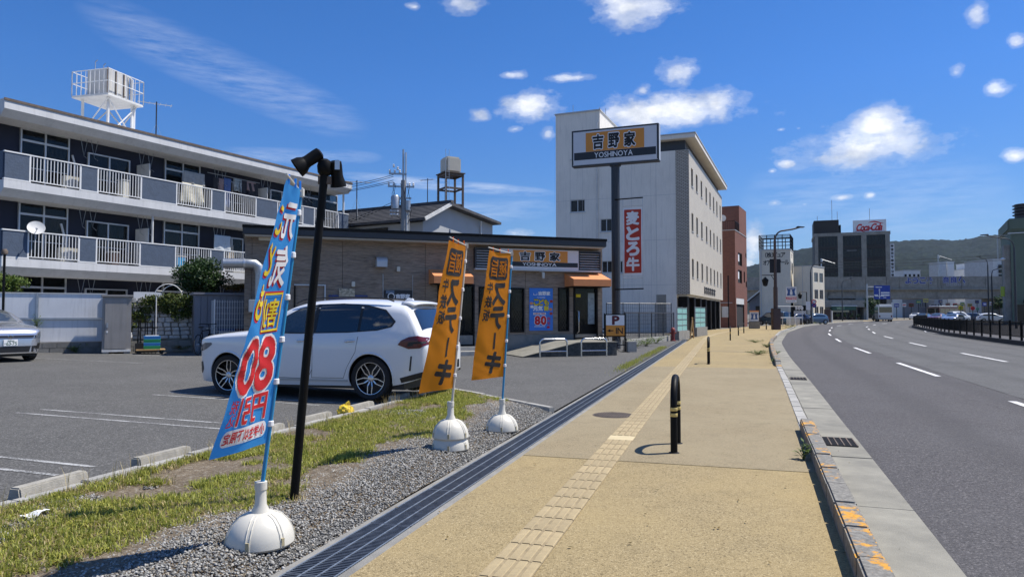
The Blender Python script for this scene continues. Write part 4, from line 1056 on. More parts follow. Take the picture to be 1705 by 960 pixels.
def build_suv():
    c = Car(4.72, .945, [(0, .50), (.05, .66), (.15, .80), (.35, .91), (.7, .97), (1.1, 1.0), (3.7, 1.0), (4.2, .97), (4.5, .91), (4.64, .84), (4.70, .74), (4.72, .66)],
            [(0, .82), (.03, .96), (.1, 1.04), (.3, 1.09), (.7, 1.135), (1.15, 1.175), (1.36, 1.20), (1.58, 1.345), (1.9, 1.545), (2.12, 1.635), (2.5, 1.70), (3.1, 1.715), (3.7, 1.695), (4.1, 1.655), (4.29, 1.615), (4.36, 1.55), (4.46, 1.39), (4.56, 1.21), (4.64, 1.08), (4.70, .95), (4.72, .72)],
            [(0, .30), (.2, .24), (.8, .22), (4.0, .24), (4.5, .34), (4.72, .46)],
            [(.2, .90), (.3, .95), (.42, .975), (.6, .992), (.8, 1.0), (.98, .998), (1.08, .98), (1.15, .95), (1.27, .91), (1.45, .84), (1.6, .775), (1.74, .70)])
    t = thing('white_suv', 'white sport utility car reversed into a bay beside the banners', 'car', (-5.63, 13.76, .015), -PHI - R(1.0))
    t.rotation_euler = (0, R(-.35), -PHI - R(1.0))
    xs = sorted(set([0, .02, .05, .09, .15, .22, .3, .4] + [.5 + .1 * i for i in range(37)] + [4.22, 4.26, 4.34, 4.38, 4.46, 4.54, 4.58, 4.62, 4.66, 4.69, 4.71, 4.72]))
    b = c.body(xs).build('body', M_SUVW, t, smooth=32)
    AX = (.87, 3.73); cut_arches(b, AX, .37, .405, .56, 1.2, M_TRIM)
    for sg in (-1, 1):
        dlo = [(1.62, 1.115), (1.80, 1.26), (2.04, 1.425), (2.26, 1.545), (2.6, 1.615), (3.1, 1.625), (3.6, 1.59), (3.95, 1.51), (4.16, 1.31), (4.10, 1.22), (3.85, 1.16), (3.3, 1.125), (2.4, 1.11)]
        tr = c.side_patch(dlo, .003, sg).build('window_trim', M_TRIM, t, fix=False)
        for nm, pl, m in (('door_window', [(1.72, 1.135), (1.86, 1.26), (2.08, 1.43), (2.30, 1.54), (2.60, 1.59), (2.60, 1.13), (2.4, 1.13)], M_CARGL2),
                          ('door_window', [(2.68, 1.13), (2.68, 1.597), (3.1, 1.602), (3.48, 1.58), (3.48, 1.15), (3.3, 1.142)], M_CARGL),
                          ('quarter_window', [(3.53, 1.158), (3.53, 1.575), (3.93, 1.49), (4.12, 1.30), (4.07, 1.235), (3.85, 1.18)], M_CARGL)):
            c.side_patch(pl, .007, sg).build(nm, m, t, fix=False, smooth=60)
        def seam(pts, w=.007):
            m = MB()
            for (x0, z0), (x1, z1) in zip(pts, pts[1:]):
                d = Vector((x1 - x0, z1 - z0)).normalized(); nx, nz = -d.y * w / 2, d.x * w / 2
                m.join(c.side_patch([(x0 + nx, z0 + nz), (x1 + nx, z1 + nz), (x1 - nx, z1 - nz), (x0 - nx, z0 - nz)], .0015, sg, .12))
            return m
        sm = seam([(1.55, 1.10), (1.40, .95), (1.36, .60), (1.45, .36), (2.52, .34), (2.62, .50), (2.64, 1.12)])
        sm.join(seam([(2.62, .50), (2.60, .36), (3.22, .36), (3.30, .55), (3.46, .80), (3.52, 1.13)])); sm.build('door_seam', M_TRIM, t, fix=False)
        c.side_patch([(1.2, .30), (3.3, .30), (3.3, .335), (1.2, .335)], .006, sg).build('sill_strip', M_GREYP, t, fix=False)
        c.side_patch([(4.24, .93), (4.30, 1.0), (4.42, 1.055), (4.56, 1.075), (4.68, 1.03), (4.69, .93), (4.60, .87), (4.42, .86)], .012, sg, .02).build('tail_lamp', M_LAMPR, t, fix=False, smooth=60)
        c.side_patch([(4.40, .90), (4.42, .97), (4.66, .98), (4.67, .95), (4.50, .94), (4.49, .91)], .018, sg, .02).build('lamp_bar', M_TRIM, t, fix=False)
        c.side_patch([(.09, .80), (.16, .885), (.30, .935), (.48, .945), (.50, .91), (.36, .83), (.2, .785)], .005, sg, .04).build('headlamp', M_LENS, t, fix=False, smooth=60)
        c.side_patch([(4.42, .50), (4.45, .74), (4.475, .74), (4.45, .50)], .004, sg, .05).build('air_slot', M_TRIM, t, fix=False)
        c.side_patch([(4.28, .30), (4.26, .38), (4.48, .44), (4.70, .50), (4.70, .42), (4.5, .35)], .005, sg, .06).build('lower_bumper', M_TRIM, t, fix=False)
        c.side_patch([(.06, .42), (.10, .58), (.22, .60), (.25, .46), (.18, .38)], .004, sg, .05).build('air_slot', M_TRIM, t, fix=False)
        for x in AX: ring_arc(x, .37, .415, c.hw, sg, R(-12), R(192), .016, .002).build('arch_lip', M_SUVW, t, smooth=60)
        for x in (2.42, 3.36):
            z = .985; y = sg * (c.hw(x, z) + .012)
            MB().tube([(x - .10, y - sg * .02, z - .002), (x - .08, y + sg * .012, z), (x + .06, y + sg * .014, z + .006), (x + .09, y - sg * .02, z + .006)], [.011, .014, .015, .010], 8).build('door_handle', M_CHROME, t, smooth=50)
        rl = [(x, sg * (c.half * c.plan(x) * c.side(c.top(x) - .06) - .045), c.top(x) - .012 + .028 * (1 if .05 < i / 16 < .95 else 0)) for i, x in enumerate(spread(2.15, 4.05, 16))]
        MB().tube(rl, .014, 6).build('roof_rail', M_TRIM, t, smooth=60)
        mr = MB().lathe([(.01, -.12), (.07, -.11), (.095, -.04), (.09, .05), (.05, .105), (.005, .11)], 14, axis='y').xf(Matrix.Translation((1.70, sg * 1.02, 1.14)) @ Matrix.Scale(.75, 4, (1, 0, 0)))
        mr = mr.build('door_mirror', M_SUVW, t, smooth=60); MB().bar((1.68, sg * .86, 1.08), (1.70, sg * .96, 1.11), .05, .03).build('mirror_arm', M_TRIM, mr)
    c.top_patch([(1.44, -.60), (1.44, .60), (2.12, .50), (2.12, -.50)], .004).build('windscreen', M_CARGL2, t, fix=False, smooth=60)
    c.top_patch([(4.375, -.60), (4.375, .60), (4.565, .66), (4.565, -.66)], .005, .04).build('rear_window', M_CARGL, t, fix=False, smooth=60)
    sp = MB().grid(lambda y, k: (4.2 + .23 * k - .05 * (y / .6) ** 2, y, c.zsurf(4.2, y) - .004 + .012 - .05 * k * k), spread(-.60, .60, 12), spread(0, 1, 4)).build('roof_spoiler', M_SUVW, t, smooth=60)
    sp.modifiers.new('thick', 'SOLIDIFY').thickness = -.03
    MB().prism([(-.09, 0), (.10, 0), (.07, .05), (-.01, .065)], -.03, .03, lambda p, q, h: (4.0 + p, h, c.top(4.0) - .006 + q)).build('roof_antenna', M_SUVW, t, bevel=.008)
    for y in (-.11, .11): c.front_patch(y - .095, y + .095, .66, .90, .004).build('kidney_grille', M_TRIM, t, fix=False)
    c.front_patch(-.26, .26, .80, .93, .005, True).build('plate', M_PWHITE, t, fix=False)
    c.front_patch(-.7, .7, .48, .62, .004, True).build('diffuser', M_TRIM, t, fix=False)
    for y in (-.5, .5): MB().lathe([(.055, -.1), (.055, .06), (.046, .06), (.046, -.05)], 14, (4.62, y, .40), 'x').build('exhaust', M_CHROME, t)
    MB().box(.5, 4.3, -.80, .80, .18, .30).build('underbody', M_TRIM, t)
    add_wheels(t, wheel_meshes(.365, .255, .272, 10), AX, .80, .365)
    return t
build_suv()

def hatch_car(name, label, pos, rz, paint, group=None, detail=True, cat='car', sz=1.0, boxy=False):
    top = [(0, .62), (.025, .78), (.1, .87), (.3, .95), (.7, 1.02), (1.08, 1.07), (1.3, 1.18), (1.62, 1.36), (1.9, 1.43), (2.3, 1.46), (2.8, 1.45), (3.3, 1.39), (3.62, 1.30), (3.8, 1.1), (3.93, .95), (4.0, .85), (4.05, .65)]
    if boxy: top = [(0, .65), (.03, .85), (.1, .98), (.4, 1.06), (.75, 1.12), (.95, 1.3), (1.25, 1.6), (1.5, 1.68), (2.3, 1.72), (3.3, 1.71), (3.75, 1.66), (3.9, 1.45), (3.98, 1.1), (4.03, .85), (4.05, .65)]
    c = Car(4.05, .875, [(0, .58), (.04, .74), (.14, .87), (.35, .95), (.8, 1), (3.3, 1), (3.75, .95), (3.95, .86), (4.03, .74), (4.05, .6)], top, [(0, .24), (.3, .2), (3.6, .22), (4.05, .32)],
            [(.2, .90), (.35, .96), (.6, 1.0), (.8, .995), (.92, .96), (1.1, .89), (1.35, .78), (1.55, .70), (1.75, .64)], r=((0, .08), (1.1, .12), (2, .20), (4.1, .16)))
    t = thing(name, label, cat, pos, rz, group)
    if sz != 1: t.scale = (sz, sz, sz)
    xs = [0, .02, .05, .1, .16, .25, .4] + [.55 + .15 * i for i in range(22)] + [3.78, 3.85, 3.92, 3.97, 4.01, 4.04, 4.05]
    b = c.body(xs).build('body', paint, t, smooth=32); AX = (.78, 3.3)
    if detail: cut_arches(b, AX, .31, .345, .5, 1.1, M_TRIM)
    k = .22 if boxy else 0
    for sg in (-1, 1):
        c.side_patch([(1.25 - k, .98), (1.66 - k, 1.25 + k * .7), (2.0, 1.36 + k), (2.7, 1.37 + k), (3.2, 1.31 + k * 1.1), (3.45, 1.12), (3.3, 1.02)], .004, sg, .12).build('side_window', M_CARGL, t, fix=False, smooth=60)
        c.side_patch([(.03, .64), (.06, .76), (.24, .83), (.42, .84), (.34, .73), (.16, .66)], .010, sg, .03).build('headlamp', M_LENS, t, fix=False)
        c.side_patch([(3.78, .75), (3.75, .92), (3.88, .94), (3.98, .80)], .006, sg, .06).build('tail_lamp', M_LAMPR, t, fix=False)
    wsx = (.98, 1.28) if boxy else (1.13, 1.80)
    c.top_patch([(wsx[0], -.58), (wsx[0], .58), (wsx[1], .48), (wsx[1], -.48)], .005, .1).build('windscreen', M_CARGL2, t, fix=False, smooth=60)
    rx = (3.80, 3.97) if boxy else (3.64, 3.90)
    c.top_patch([(rx[0], -.5), (rx[0], .5), (rx[1], .56), (rx[1], -.56)], .005, .06).build('rear_window', M_CARGL, t, fix=False)
    wm = wheel_meshes(.31, .20, .21, 5) if detail else None
    if detail: add_wheels(t, wm, AX, .755, .31)
    else:
        ty = MB().lathe([(.31, -.1), (.31, .1)], 16, axis='y').mesh('wheel', M_TYRE); hb = MB().lathe([(.19, -.105), (.19, .105)], 12, axis='y').mesh('rim', M_GALV)
        for x in AX:
            for sg in (-1, 1): o = link('wheel', ty, t, (x, sg * .80, .31)); link('rim', hb, o)
    MB().box(.3, 3.8, -.72, .72, .15, .26).build('underbody', M_TRIM, t)
    return t, c

# silver hatchback, front three-quarter
t, c = hatch_car('silver_hatchback', 'silver hatchback facing out at the left edge of the car park', (-13.25, 18.6, .2), R(146), M_SILVER)
gr_ = c.front_patch(-.62, .62, .635, .715, .005).build('grille', M_TRIM, t, fix=False, smooth=60)
MB().tube([tuple(Vector(q) + Vector((-.006, 0, 0))) for q in [c.front_patch(y, y + .001, .655, .656, .004, False, 1, 1).v[0] for y in spread(-.6, .6, 14)]], .006, 6).build('chrome_strip', M_CHROME, gr_)
lx = c.front_patch(-.66, .66, .27, .43, .006).build('lower_grille', M_TRIM, t, fix=False)
c.front_patch(-.70, .70, .235, .268, .012).build('lip', M_CHROME, t, fix=False)
for sg in (-1, 1): c.side_patch([(.03, .33), (.05, .50), (.20, .50), (.16, .36)], .006, sg, .05).build('fog_lamp', M_TRIM, t, fix=False)
xb = c.front_patch(0, .001, .675, .676, 0, False, 1, 1).v[0][0]
bd = MB().lathe([(.062, xb - .012), (.062, xb - .02), (.052, xb - .022), (.052, xb - .014)], 24, (0, 0, .68), 'x', True).build('badge', M_CHROME, t)
lettering([[-.036 + i * .0, -.036 + .0, 0, 0] for i in range(0)] + line_rects('V', 0, .018, .036, .02) + line_rects('W', 0, -.022, .036, .02), M_CHROME, bd, lambda a, b: (xb - .018, -a, .68 + b))
pl = MB().box(xb - .035, xb - .02, -.165, .165, .445, .61).build('number_plate', M_PWHITE, t, bevel=.004)
lettering(line_rects('奈良501', 0, .573, .045, .01) + line_rects('は', -.13, .505, .035, .01) + line_rects('63-75', .02, .505, .085, .02), mat('plate_green', (.02, .09, .05), .5, 0), pl, lambda a, b: (xb - .0365, -a, b))
for px_, D, rz, pm, lb, bx in ((1470, 128, 52, M_BLACK, 'black small car ahead of the white bus', True),):
    p = at(px_, 530, D); hatch_car('black_car', lb, (p.x - 1, p.y, gz(p.y)), R(rz + 0), pm, 'traffic', False, boxy=bx)
CARS = [  # px, depth, heading of the car's tail (deg), paint, boxy, label
    (1530, 105, 45, M_BLACK, False, 'dark car just left of the maroon bus'),
    (1578, 92, 40, M_SILVER, False, 'silver car in front of the maroon bus behind the fence'), (1553, 100, 43, mat('maroon_paint', (.10, .02, .02), .3, 0, coat=1), False, 'dark red car low behind the fence'),
    (1610, 118, 200, M_SUVW, True, 'white car crossing under the viaduct'), (1648, 128, 150, mat('blue_paint', (.03, .05, .10), .3, 0, coat=1), False, 'dark blue car under the viaduct near the twin lamp posts'),
    (1676, 112, 160, M_SUVW, False, 'white car beside the green building'), (1520, 150, 45, M_SUVW, False, 'white car far down the road beneath the viaduct')]
for px_, D, rz, pm, bx, lb in CARS:
    p = at(px_, 528, D); hatch_car('parked_car' if rz > 100 else 'car_in_traffic', lb, (p.x, p.y, gz(p.y)), R(rz), pm, 'cars on the far carriageway', False, boxy=bx)
for px_, D, rz, pm, bx, lb in ((1267, 88, -60, mat('teal_blue_paint', (.04, .08, .12), .3, 0, coat=1), True, 'dark blue car parked in front of the cream building'), (1303, 92, 20, mat('navy_paint', (.02, .03, .07), .3, 0, coat=1), False, 'navy car parked behind the white railing'),
                               (1332, 94, 15, mat('steel_blue_paint', (.06, .12, .20), .3, 0, coat=1), False, 'steel blue car parked under the convenience store sign'), (1274, 95, -60, M_BLACK, True, 'black car behind the dark blue one by the cream building')):
    p = at(px_, 535, D); hatch_car('parked_car', lb, (p.x, p.y, gz(p.y)), R(rz), pm, 'cars at the convenience store', False, boxy=bx)

def bus(name, label, pos, rz, paint, L, H, W_, stripe=None, roof=None):
    """x forward is the tail end, like the cars"""
    t = thing(name, label, 'bus', pos, rz, 'traffic')
    MB().box(0, L, -W_ / 2, W_ / 2, .35, H).build('body', paint, t, bevel=.16, smooth=40)
    MB().box(.3, L - .3, -W_ / 2 + .15, W_ / 2 - .15, H - .02, H + .14).build('roof', roof or paint, t, bevel=.06)
    n = max(3, int(L / 1.4))
    for sg in (-1, 1):
        for i in range(n):
            x0 = .35 + i * (L - .7) / n; MB().box(x0 + .05, x0 + (L - .7) / n - .05, sg * (W_ / 2 - .01) - .012, sg * (W_ / 2 - .01) + .022, H * .52, H * .86).build('side_window', M_CARGL, t, bevel=.01)
        if stripe: MB().box(.2, L - .2, sg * W_ / 2 - .006, sg * W_ / 2 + .006, H * .36, H * .44).build('stripe', stripe, t)
    MB().box(L - .02, L + .03, -W_ / 2 + .14, W_ / 2 - .14, H * .55, H * .88).build('rear_window', M_CARGL, t, bevel=.02)
    MB().box(-.03, .02, -W_ / 2 + .12, W_ / 2 - .12, H * .42, H * .90).build('windscreen', M_CARGL, t, bevel=.02)
    for y in (-W_ / 2 + .12, W_ / 2 - .30): MB().box(L - .01, L + .025, y, y + .18, .75, 1.05).build('tail_lamp', M_LAMPR, t)
    MB().box(L - .02, L + .05, -W_ / 2 + .05, W_ / 2 - .05, .38, .62).build('bumper', M_GREYP, t)
    ty = MB().lathe([(.42, -.14), (.42, .14)], 20, axis='y').mesh('wheel', M_TYRE); hb = MB().lathe([(.24, -.15), (.24, .15)], 14, axis='y').mesh('rim', M_GALV)
    for x in (1.2, L - 1.9):
        for sg in (-1, 1): o = link('wheel', ty, t, (x, sg * (W_ / 2 - .12), .42)); link('rim', hb, o)
    return t
p = at(1474, 530, 128); (x, y), th = edge(a_of_y(134), 4.6)
p = at(1466, 532, 118); bus('white_bus', 'white minibus seen from behind, driving away under the viaduct', (p.x + 2.4, p.y + 4.2, gz(p.y)), th + math.pi + R(18), M_SUVW, 7.0, 2.75, 2.15)
p = at(1588, 526, 122); bus('maroon_bus', 'maroon coach with a white roof behind the median fence', (p.x, p.y, gz(p.y)), R(205), mat('maroon_coach', (.075, .012, .012), .35, .05, coat=.6), 5.6, 2.5, 2.2, None, M_SUVW)
# ---------------------------------------------------------------- restaurant
class Wall:
    """vertical plane: x along it, y into it, z up; px() reads a photo pixel on it"""
    def __init__(s, p0, ang): s.p = Vector((p0[0], p0[1])); s.a = ang; s.u = Vector((math.cos(ang), math.sin(ang))); s.n = Vector((-s.u.y, s.u.x))
    def px(s, x, y, off=0.0):
        d = px_dir(x, y); P = s.p + s.n * off; det = d.x * (-s.u.y) + s.u.x * d.y
        k = (P.x * (-s.u.y) + s.u.x * P.y) / det; q = Vector((d.x * k, d.y * k)) - P
        return q.dot(s.u), CH + d.z * k
    def rect(s, x0, y0, x1, y1, off=0.0):
        xm, ym = (x0 + x1) / 2, (y0 + y1) / 2
        return s.px(x0, ym, off)[0], s.px(x1, ym, off)[0], s.px(xm, y1, off)[1], s.px(xm, y0, off)[1]
def subtract(r, holes):
    rs = [r]
    for hx0, hx1, hz0, hz1 in holes:
        out = []
        for x0, x1, z0, z1 in rs:
            if hx1 <= x0 or hx0 >= x1 or hz1 <= z0 or hz0 >= z1: out.append((x0, x1, z0, z1)); continue
            if hx0 > x0: out.append((x0, hx0, z0, z1))
            if hx1 < x1: out.append((hx1, x1, z0, z1))
            a, b = max(x0, hx0), min(x1, hx1)
            if hz0 > z0: out.append((a, b, z0, hz0))
            if hz1 < z1: out.append((a, b, hz1, z1))
        rs = out
    return [q for q in rs if q[1] - q[0] > .012 and q[3] - q[2] > .012]

SW = Wall((-9.0, 23.6), math.atan2(.338, .941))
st = thing('restaurant', 'single storey brown restaurant with dark flat roof and orange awnings', 'restaurant', (SW.p.x, SW.p.y, 0), SW.a)
SL = SW.px(1003, 480)[0]; ZB = SW.px(850, 557)[1]; ZT = SW.px(700, 396)[1] + .12
OPEN = {'win': SW.rect(849, 479, 873, 553), 'win0': SW.rect(797, 477, 822, 553), 'slim': SW.rect(929, 479, 947.5, 551), 'door': SW.rect(954.6, 477, 995, 572), 'ldoor': SW.rect(728, 473, 790, 574), 'serv': SW.rect(489, 473, 542, 575)}
OPEN['ldoor'] = (OPEN['ldoor'][0], OPEN['ldoor'][1], .3, OPEN['ldoor'][3]); OPEN['door'] = (*OPEN['door'][:2], .50, OPEN['door'][3])
MB().box(.02, SL - .02, .26, 9.0, -.2, ZT).build('core', M_SIDING, st)
MB().box(-.0, SL, -.02, .25, -.2, ZB - .004).build('plinth', M_CONCB, st)
cuts = [0.0] + [SW.px(x, 470)[0] for x in (419, 570, 708, 875)] + [SL]; rows = []; z = ZB
while z < ZT - .02: rows.append((z, min(z + .455, ZT))); z += .455
for c0, c1 in zip(cuts, cuts[1:]):
    for r0, r1 in rows:
        for x0, x1, z0, z1 in subtract((c0 + .006, c1 - .006, r0 + .002, r1 - .002), list(OPEN.values())): MB().box(x0, x1, 0, .24, z0, z1).build('siding_board', M_SIDING, st)
# roof
ra, rb = SW.px(404, 385, -.55), SW.px(1010, 405, -.55); z0 = (SW.px(420, 388.5, -.55)[1] + SW.px(1005, 412, -.55)[1]) / 2; z1 = (SW.px(420, 376, -.55)[1] + SW.px(1005, 398.5, -.55)[1]) / 2
rf = MB().box(ra[0], rb[0], -.55, 9.4, z0, z1).build('roof', M_DARKGREY, st, bevel=.02)
MB().box(ra[0] + .06, rb[0] - .06, -.49, .3, z0 - .05, z0 - .002).build('soffit', M_SIDING_SOF, rf)
MB().box(ra[0] - .015, rb[0] + .015, -.575, -.551, z1 - .07, z1 + .03).build('coping', M_BLACK, rf)
# openings
def win(key, frame=.05, name='window', lat=True):
    x0, x1, zz0, zz1 = OPEN[key]; w = MB()
    for a, b, c_, d in ((x0, x0 + frame, zz0, zz1), (x1 - frame, x1, zz0, zz1), (x0 + frame, x1 - frame, zz0, zz0 + frame), (x0 + frame, x1 - frame, zz1 - frame, zz1)): w.box(a, b, -.03, .12, c_, d)
    f = w.build(name, M_BLACK, st)
    MB().box(x0 + frame, x1 - frame, .06, .07, zz0 + frame, zz1 - frame).build('pane', M_GLASS, f)
    MB().box(x0 + .01, x1 - .01, .235, .25, zz0 + .01, zz1 - .01).build('unlit_room_board', M_ROOM, f)  # flat board, the darkness of the room is in its colour
    if lat:
        l = MB(); n = 9; W_, H_ = x1 - x0 - 2 * frame, (zz1 - zz0) * .48
        for i in range(-12, 14):
            for sg in (1, -1):
                pts = []; xs = x0 + frame + i * .11
                for k in spread(0, H_, 10):
                    xx = xs + sg * k * .6
                    if x0 + frame < xx < x1 - frame: pts.append((xx, .085, zz0 + frame + k))
                if len(pts) > 1: l.bar(pts[0], pts[-1], .012, .006, (0, 1, 0))
        l.build('lattice', M_GALV, f)
        MB().box(x0 + W_ * .55, x1 - frame, .10, .11, zz0 + H_ * 1.02, zz1 - .2).build('blind', M_CURT, f)
    return f
win('win'); win('win0'); win('slim')
d = win('door', .07, 'entrance_door', False); x0, x1, zz0, zz1 = OPEN['door']
MB().box(x0 + .07, x1 - .07, .02, .055, zz0 + .07, zz0 + .55).build('kick_panel', M_BLACK, d)
MB().box(x0 + .62 * (x1 - x0), x1 - .12, .04, .05, zz0 + .6, zz1 - .25).build('frosted_strip', mat('frosted_print', (.30, .34, .35), .3, .25, 14), d)
MB().tube([(x0 + .16, .0, zz1 - .95), (x0 + .21, -.07, zz1 - .98), (x0 + .21, -.07, zz1 - 1.78), (x0 + .16, .0, zz1 - 1.82)], .018, 8).build('pull_handle', M_STEEL, d, smooth=50)
MB().box(x0 + .14, x0 + .34, .045, .055, zz1 - .42, zz1 - .30).build('sticker', M_YEL, d)
for k in range(5): MB().bar((x0 + .64 * (x1 - x0), .035, zz0 + .62 + k * .16), (x1 - .13, .035, zz0 + .62 + k * .16 + .12), .01, .006, (0, 1, 0)).build('lattice', M_GALV, d)
d = win('ldoor', .07, 'side_door', False); x0, x1, zz0, zz1 = OPEN['serv']; d = win('serv', .05, 'service_door', False); MB().box(x0 + .05, x1 - .05, .03, .05, zz0 + .05, zz1 - .05).build('door_leaf', M_SIDING, d)
MB().box(x0, x1, -.035, -.031, zz1 - .05, zz1).build('frame', M_ALUF, d); MB().box(x1 - .05, x1, -.035, -.031, zz0, zz1 - .05).build('frame', M_ALUF, d)
# awnings
for i, (a, b) in enumerate(((718, 788), (947, 1017))):
    x0, _, zz0, zz1 = SW.rect(a, 449 + i * 7, b, 472 + i * 5, -.4); x1 = SW.px(b, 462, -.8)[0]; x0 = SW.px(a, 462, -.4)[0]
    zb = SW.px((a + b) / 2, 471.5 + i * 4.5, -.85)[1]; zt = SW.px((a + b) / 2, 449 + i * 6.5, 0)[1]
    aw = MB().prism([(0, zb), (-.85, zb), (-.85, zb + .26), (0, zt)], x0, x1, lambda p, q, h: (h, p, q)).build('awning', M_AWN, st)
    MB().box(x0 + .03, x1 - .03, -.80, -.02, zb - .03, zb - .004).build('awning_frame', M_BLACK, aw)
# facade sign with louvres
def louvre(x0, x1, zz0, zz1, n):
    f = MB()
    for q in frame_r(x0, x1, zz0, zz1, .05): f.box(q[0], q[1], -.22, .0, q[2], q[3])
    f = f.build('louvre', M_DARKGREY, st); s_ = MB(); MB().box(x0 + .05, x1 - .05, -.04, -.03, zz0 + .05, zz1 - .05).build('back_panel', M_PBLACK, f)
    for i in range(n):
        z = zz0 + .09 + (zz1 - zz0 - .18) * i / (n - 1); MB().prism([(-.20, z - .030), (-.20, z - .012), (-.07, z + .036), (-.07, z + .018)], x0 + .052, x1 - .052, lambda p, q, h: (h, p, q)).build('slat', M_GREYP, f)
la = SW.rect(791, 413.5, 833, 447, -.2); lb_ = SW.rect(963, 418, 1000, 450, -.2); sg_ = SW.rect(833, 415, 963, 448, -.2)
za, zb = (la[2] + sg_[2] + lb_[2]) / 3, (la[3] + sg_[3] + lb_[3]) / 3
louvre(la[0], la[1], za, zb, 7); louvre(lb_[0], lb_[1], za, zb, 7)
def shop_sign(parent, x0, x1, z0, z1, y, label_name='sign_board', both=False):
    """orange, black and white fascia sign with the shop name"""
    W_, H_ = x1 - x0, z1 - z0; o = []
    bd = MB().box(x0, x1, y, y + .2, z0, z1).build(label_name, M_SIGNW, parent)
    F = lambda off: (lambda a, b: (a, y - off, b))
    lettering([[x0 + .155 * W_, x1 - .145 * W_, z0 + .37 * H_, z1 - .05 * H_]], M_SIGNOR, bd, F(.004), 'orange_field')
    lettering([[x0 + .01 * W_, x1 - .01 * W_, z0 + .135 * H_, z0 + .365 * H_]], M_SIGNBK, bd, F(.004), 'black_field')
    for i, ch in enumerate('吉野家'):
        cx = x0 + W_ * (.305 + .19 * i); cz = z0 + H_ * .655; w = W_ * .125; h = H_ * .42
        lettering(text_rects(ch, cx, cz, w, h, .10), M_PWHITE, bd, F(.007)); lettering(text_rects(ch, cx, cz, w * .98, h * .98, .045), M_PBLACK, bd, F(.010))
    lettering(line_rects('YOSHINOYA', x0 + W_ * .49, z0 + H_ * .25, H_ * .155, .012, .13, W_ * .51 / (H_ * .155) / 9.3), M_PWHITE, bd, F(.007))
    return bd
bd = shop_sign(st, sg_[0], sg_[1], za, zb, -.22); MB().box(la[0], lb_[1], -.235, .0, za - .06, za - .004).build('sign_rail', M_ALUF, bd)
# poster: children's discount
pr_ = SW.rect(881, 479.5, 920, 550); po = MB().box(pr_[0], pr_[1], -.03, -.004, pr_[2], pr_[3]).build('poster', mat('poster_blue', (.03, .19, .62), .35, .1, 3), st)
PX, PZ, PW, PH = pr_[0], pr_[3], pr_[1] - pr_[0], pr_[3] - pr_[2]
def pt(rects, m, off=.034): lettering(rects, m, po, lambda a, b: (PX + a * PW, -off, PZ - (1 - b) * PH if False else PZ - PH + b * PH))
def row(s, cx, cy, w, h, bold=.04):
    out = []; n = len(s)
    for i, ch in enumerate(s): out += text_rects(ch, cx - w / 2 + w * (i + .5) / n, cy, w / n * .88, h, bold)
    return out
pt(row('吉野家', .63, .875, .52, .085, .06), M_PWHITE); pt([[.17, .33, .835, .845], [.17, .19, .845, .88], [.31, .33, .845, .88]], M_PWHITE); pt(row('こどもの日も', .5, .78, .36, .02), M_PWHITE)
pt(row('こども', .5, .665, .66, .135, .09), M_PBLACK, .0335); pt(row('こども', .5, .665, .66, .13, .05), M_YEL, .036)
pt(row('元気', .36, .525, .42, .11, .06), M_PWHITE, .036); pt(row('割', .71, .525, .20, .11, .06), M_YEL, .036)
pt([[.16, .70, .37, .425]], M_PWHITE, .0335); pt(row('小学生以下限定', .43, .398, .5, .035), M_RED, .036)
for ch, cx in (('8', .34), ('0', .60)): pt(text_rects(ch, cx, .24, .20, .19, .10), M_PWHITE, .0335); pt(text_rects(ch, cx, .24, .20, .19, .055), M_RED, .036)
pt(row('円', .82, .27, .12, .075), M_RED, .036); pt(row('引', .82, .17, .12, .075), M_RED, .036); pt([[.2, .66, .09, .105]], M_PWHITE, .036)
pt(rrect(.74, .86, .055, .105, .02), M_RED, .036)
for cx, cy, m in ((.93, .69, M_REDD), (.08, .64, M_AWN), (.10, .56, M_PWHITE), (.90, .50, M_AWN), (.92, .40, M_REDD)): pt(rrect(cx - .06, cx + .06, cy - .03, cy + .03, .02), m, .036)
# small wall fittings
def on(px_, py_, off=0): return SW.px(px_, py_, off)
x, z = on(634, 437); v = MB().grid(lambda a, k: (x + a, -.02 - .30 * math.sin(k), z + .02 + .18 * math.cos(k)), [-.19, .19], spread(0, math.pi / 2, 6)); v.box(x - .19, x - .178, -.30, 0, z - .17, z + .1); v.box(x + .178, x + .19, -.30, 0, z - .17, z + .1); v.box(x - .178, x + .178, -.322, -.31, z - .17, z + .03)
v.build('vent_hood', M_ALUF, st)
x, z = on(442, 397.5); MB().box(x - .22, x + .22, -.14, 0, z - .07, z + .07).build('wall_lamp', M_PLAST, st, bevel=.02)
for px_, py_ in ((663, 448), (588, 473)):
    x, z = on(px_, py_); MB().box(x - .06, x + .06, -.10, 0, z - .09, z + .09).build('junction_box', M_PLAST, st, bevel=.012)
x, z = on(902, 455); cm = MB().lathe([(.02, -.16), (.055, -.15), (.06, .05), (.04, .08)], 14, (x, -.16, z - .04), 'z').build('camera', M_PLAST, st, smooth=40); MB().tube([(x - .1, 0, z + .05), (x - .1, -.12, z + .06), (x, -.16, z + .03)], .018, 8).build('bracket', M_GREYP, cm)
x, z = on(637.5, 456); MB().tube([(x, -.02, z), (x + .02, -.02, z - 1.4)], .016, 6).build('conduit', M_GREYP, st); x, z = on(687, 458); MB().tube([(x, -.02, z), (x, -.02, z - 1.4)], .010, 6).build('conduit', M_GREYP, st)
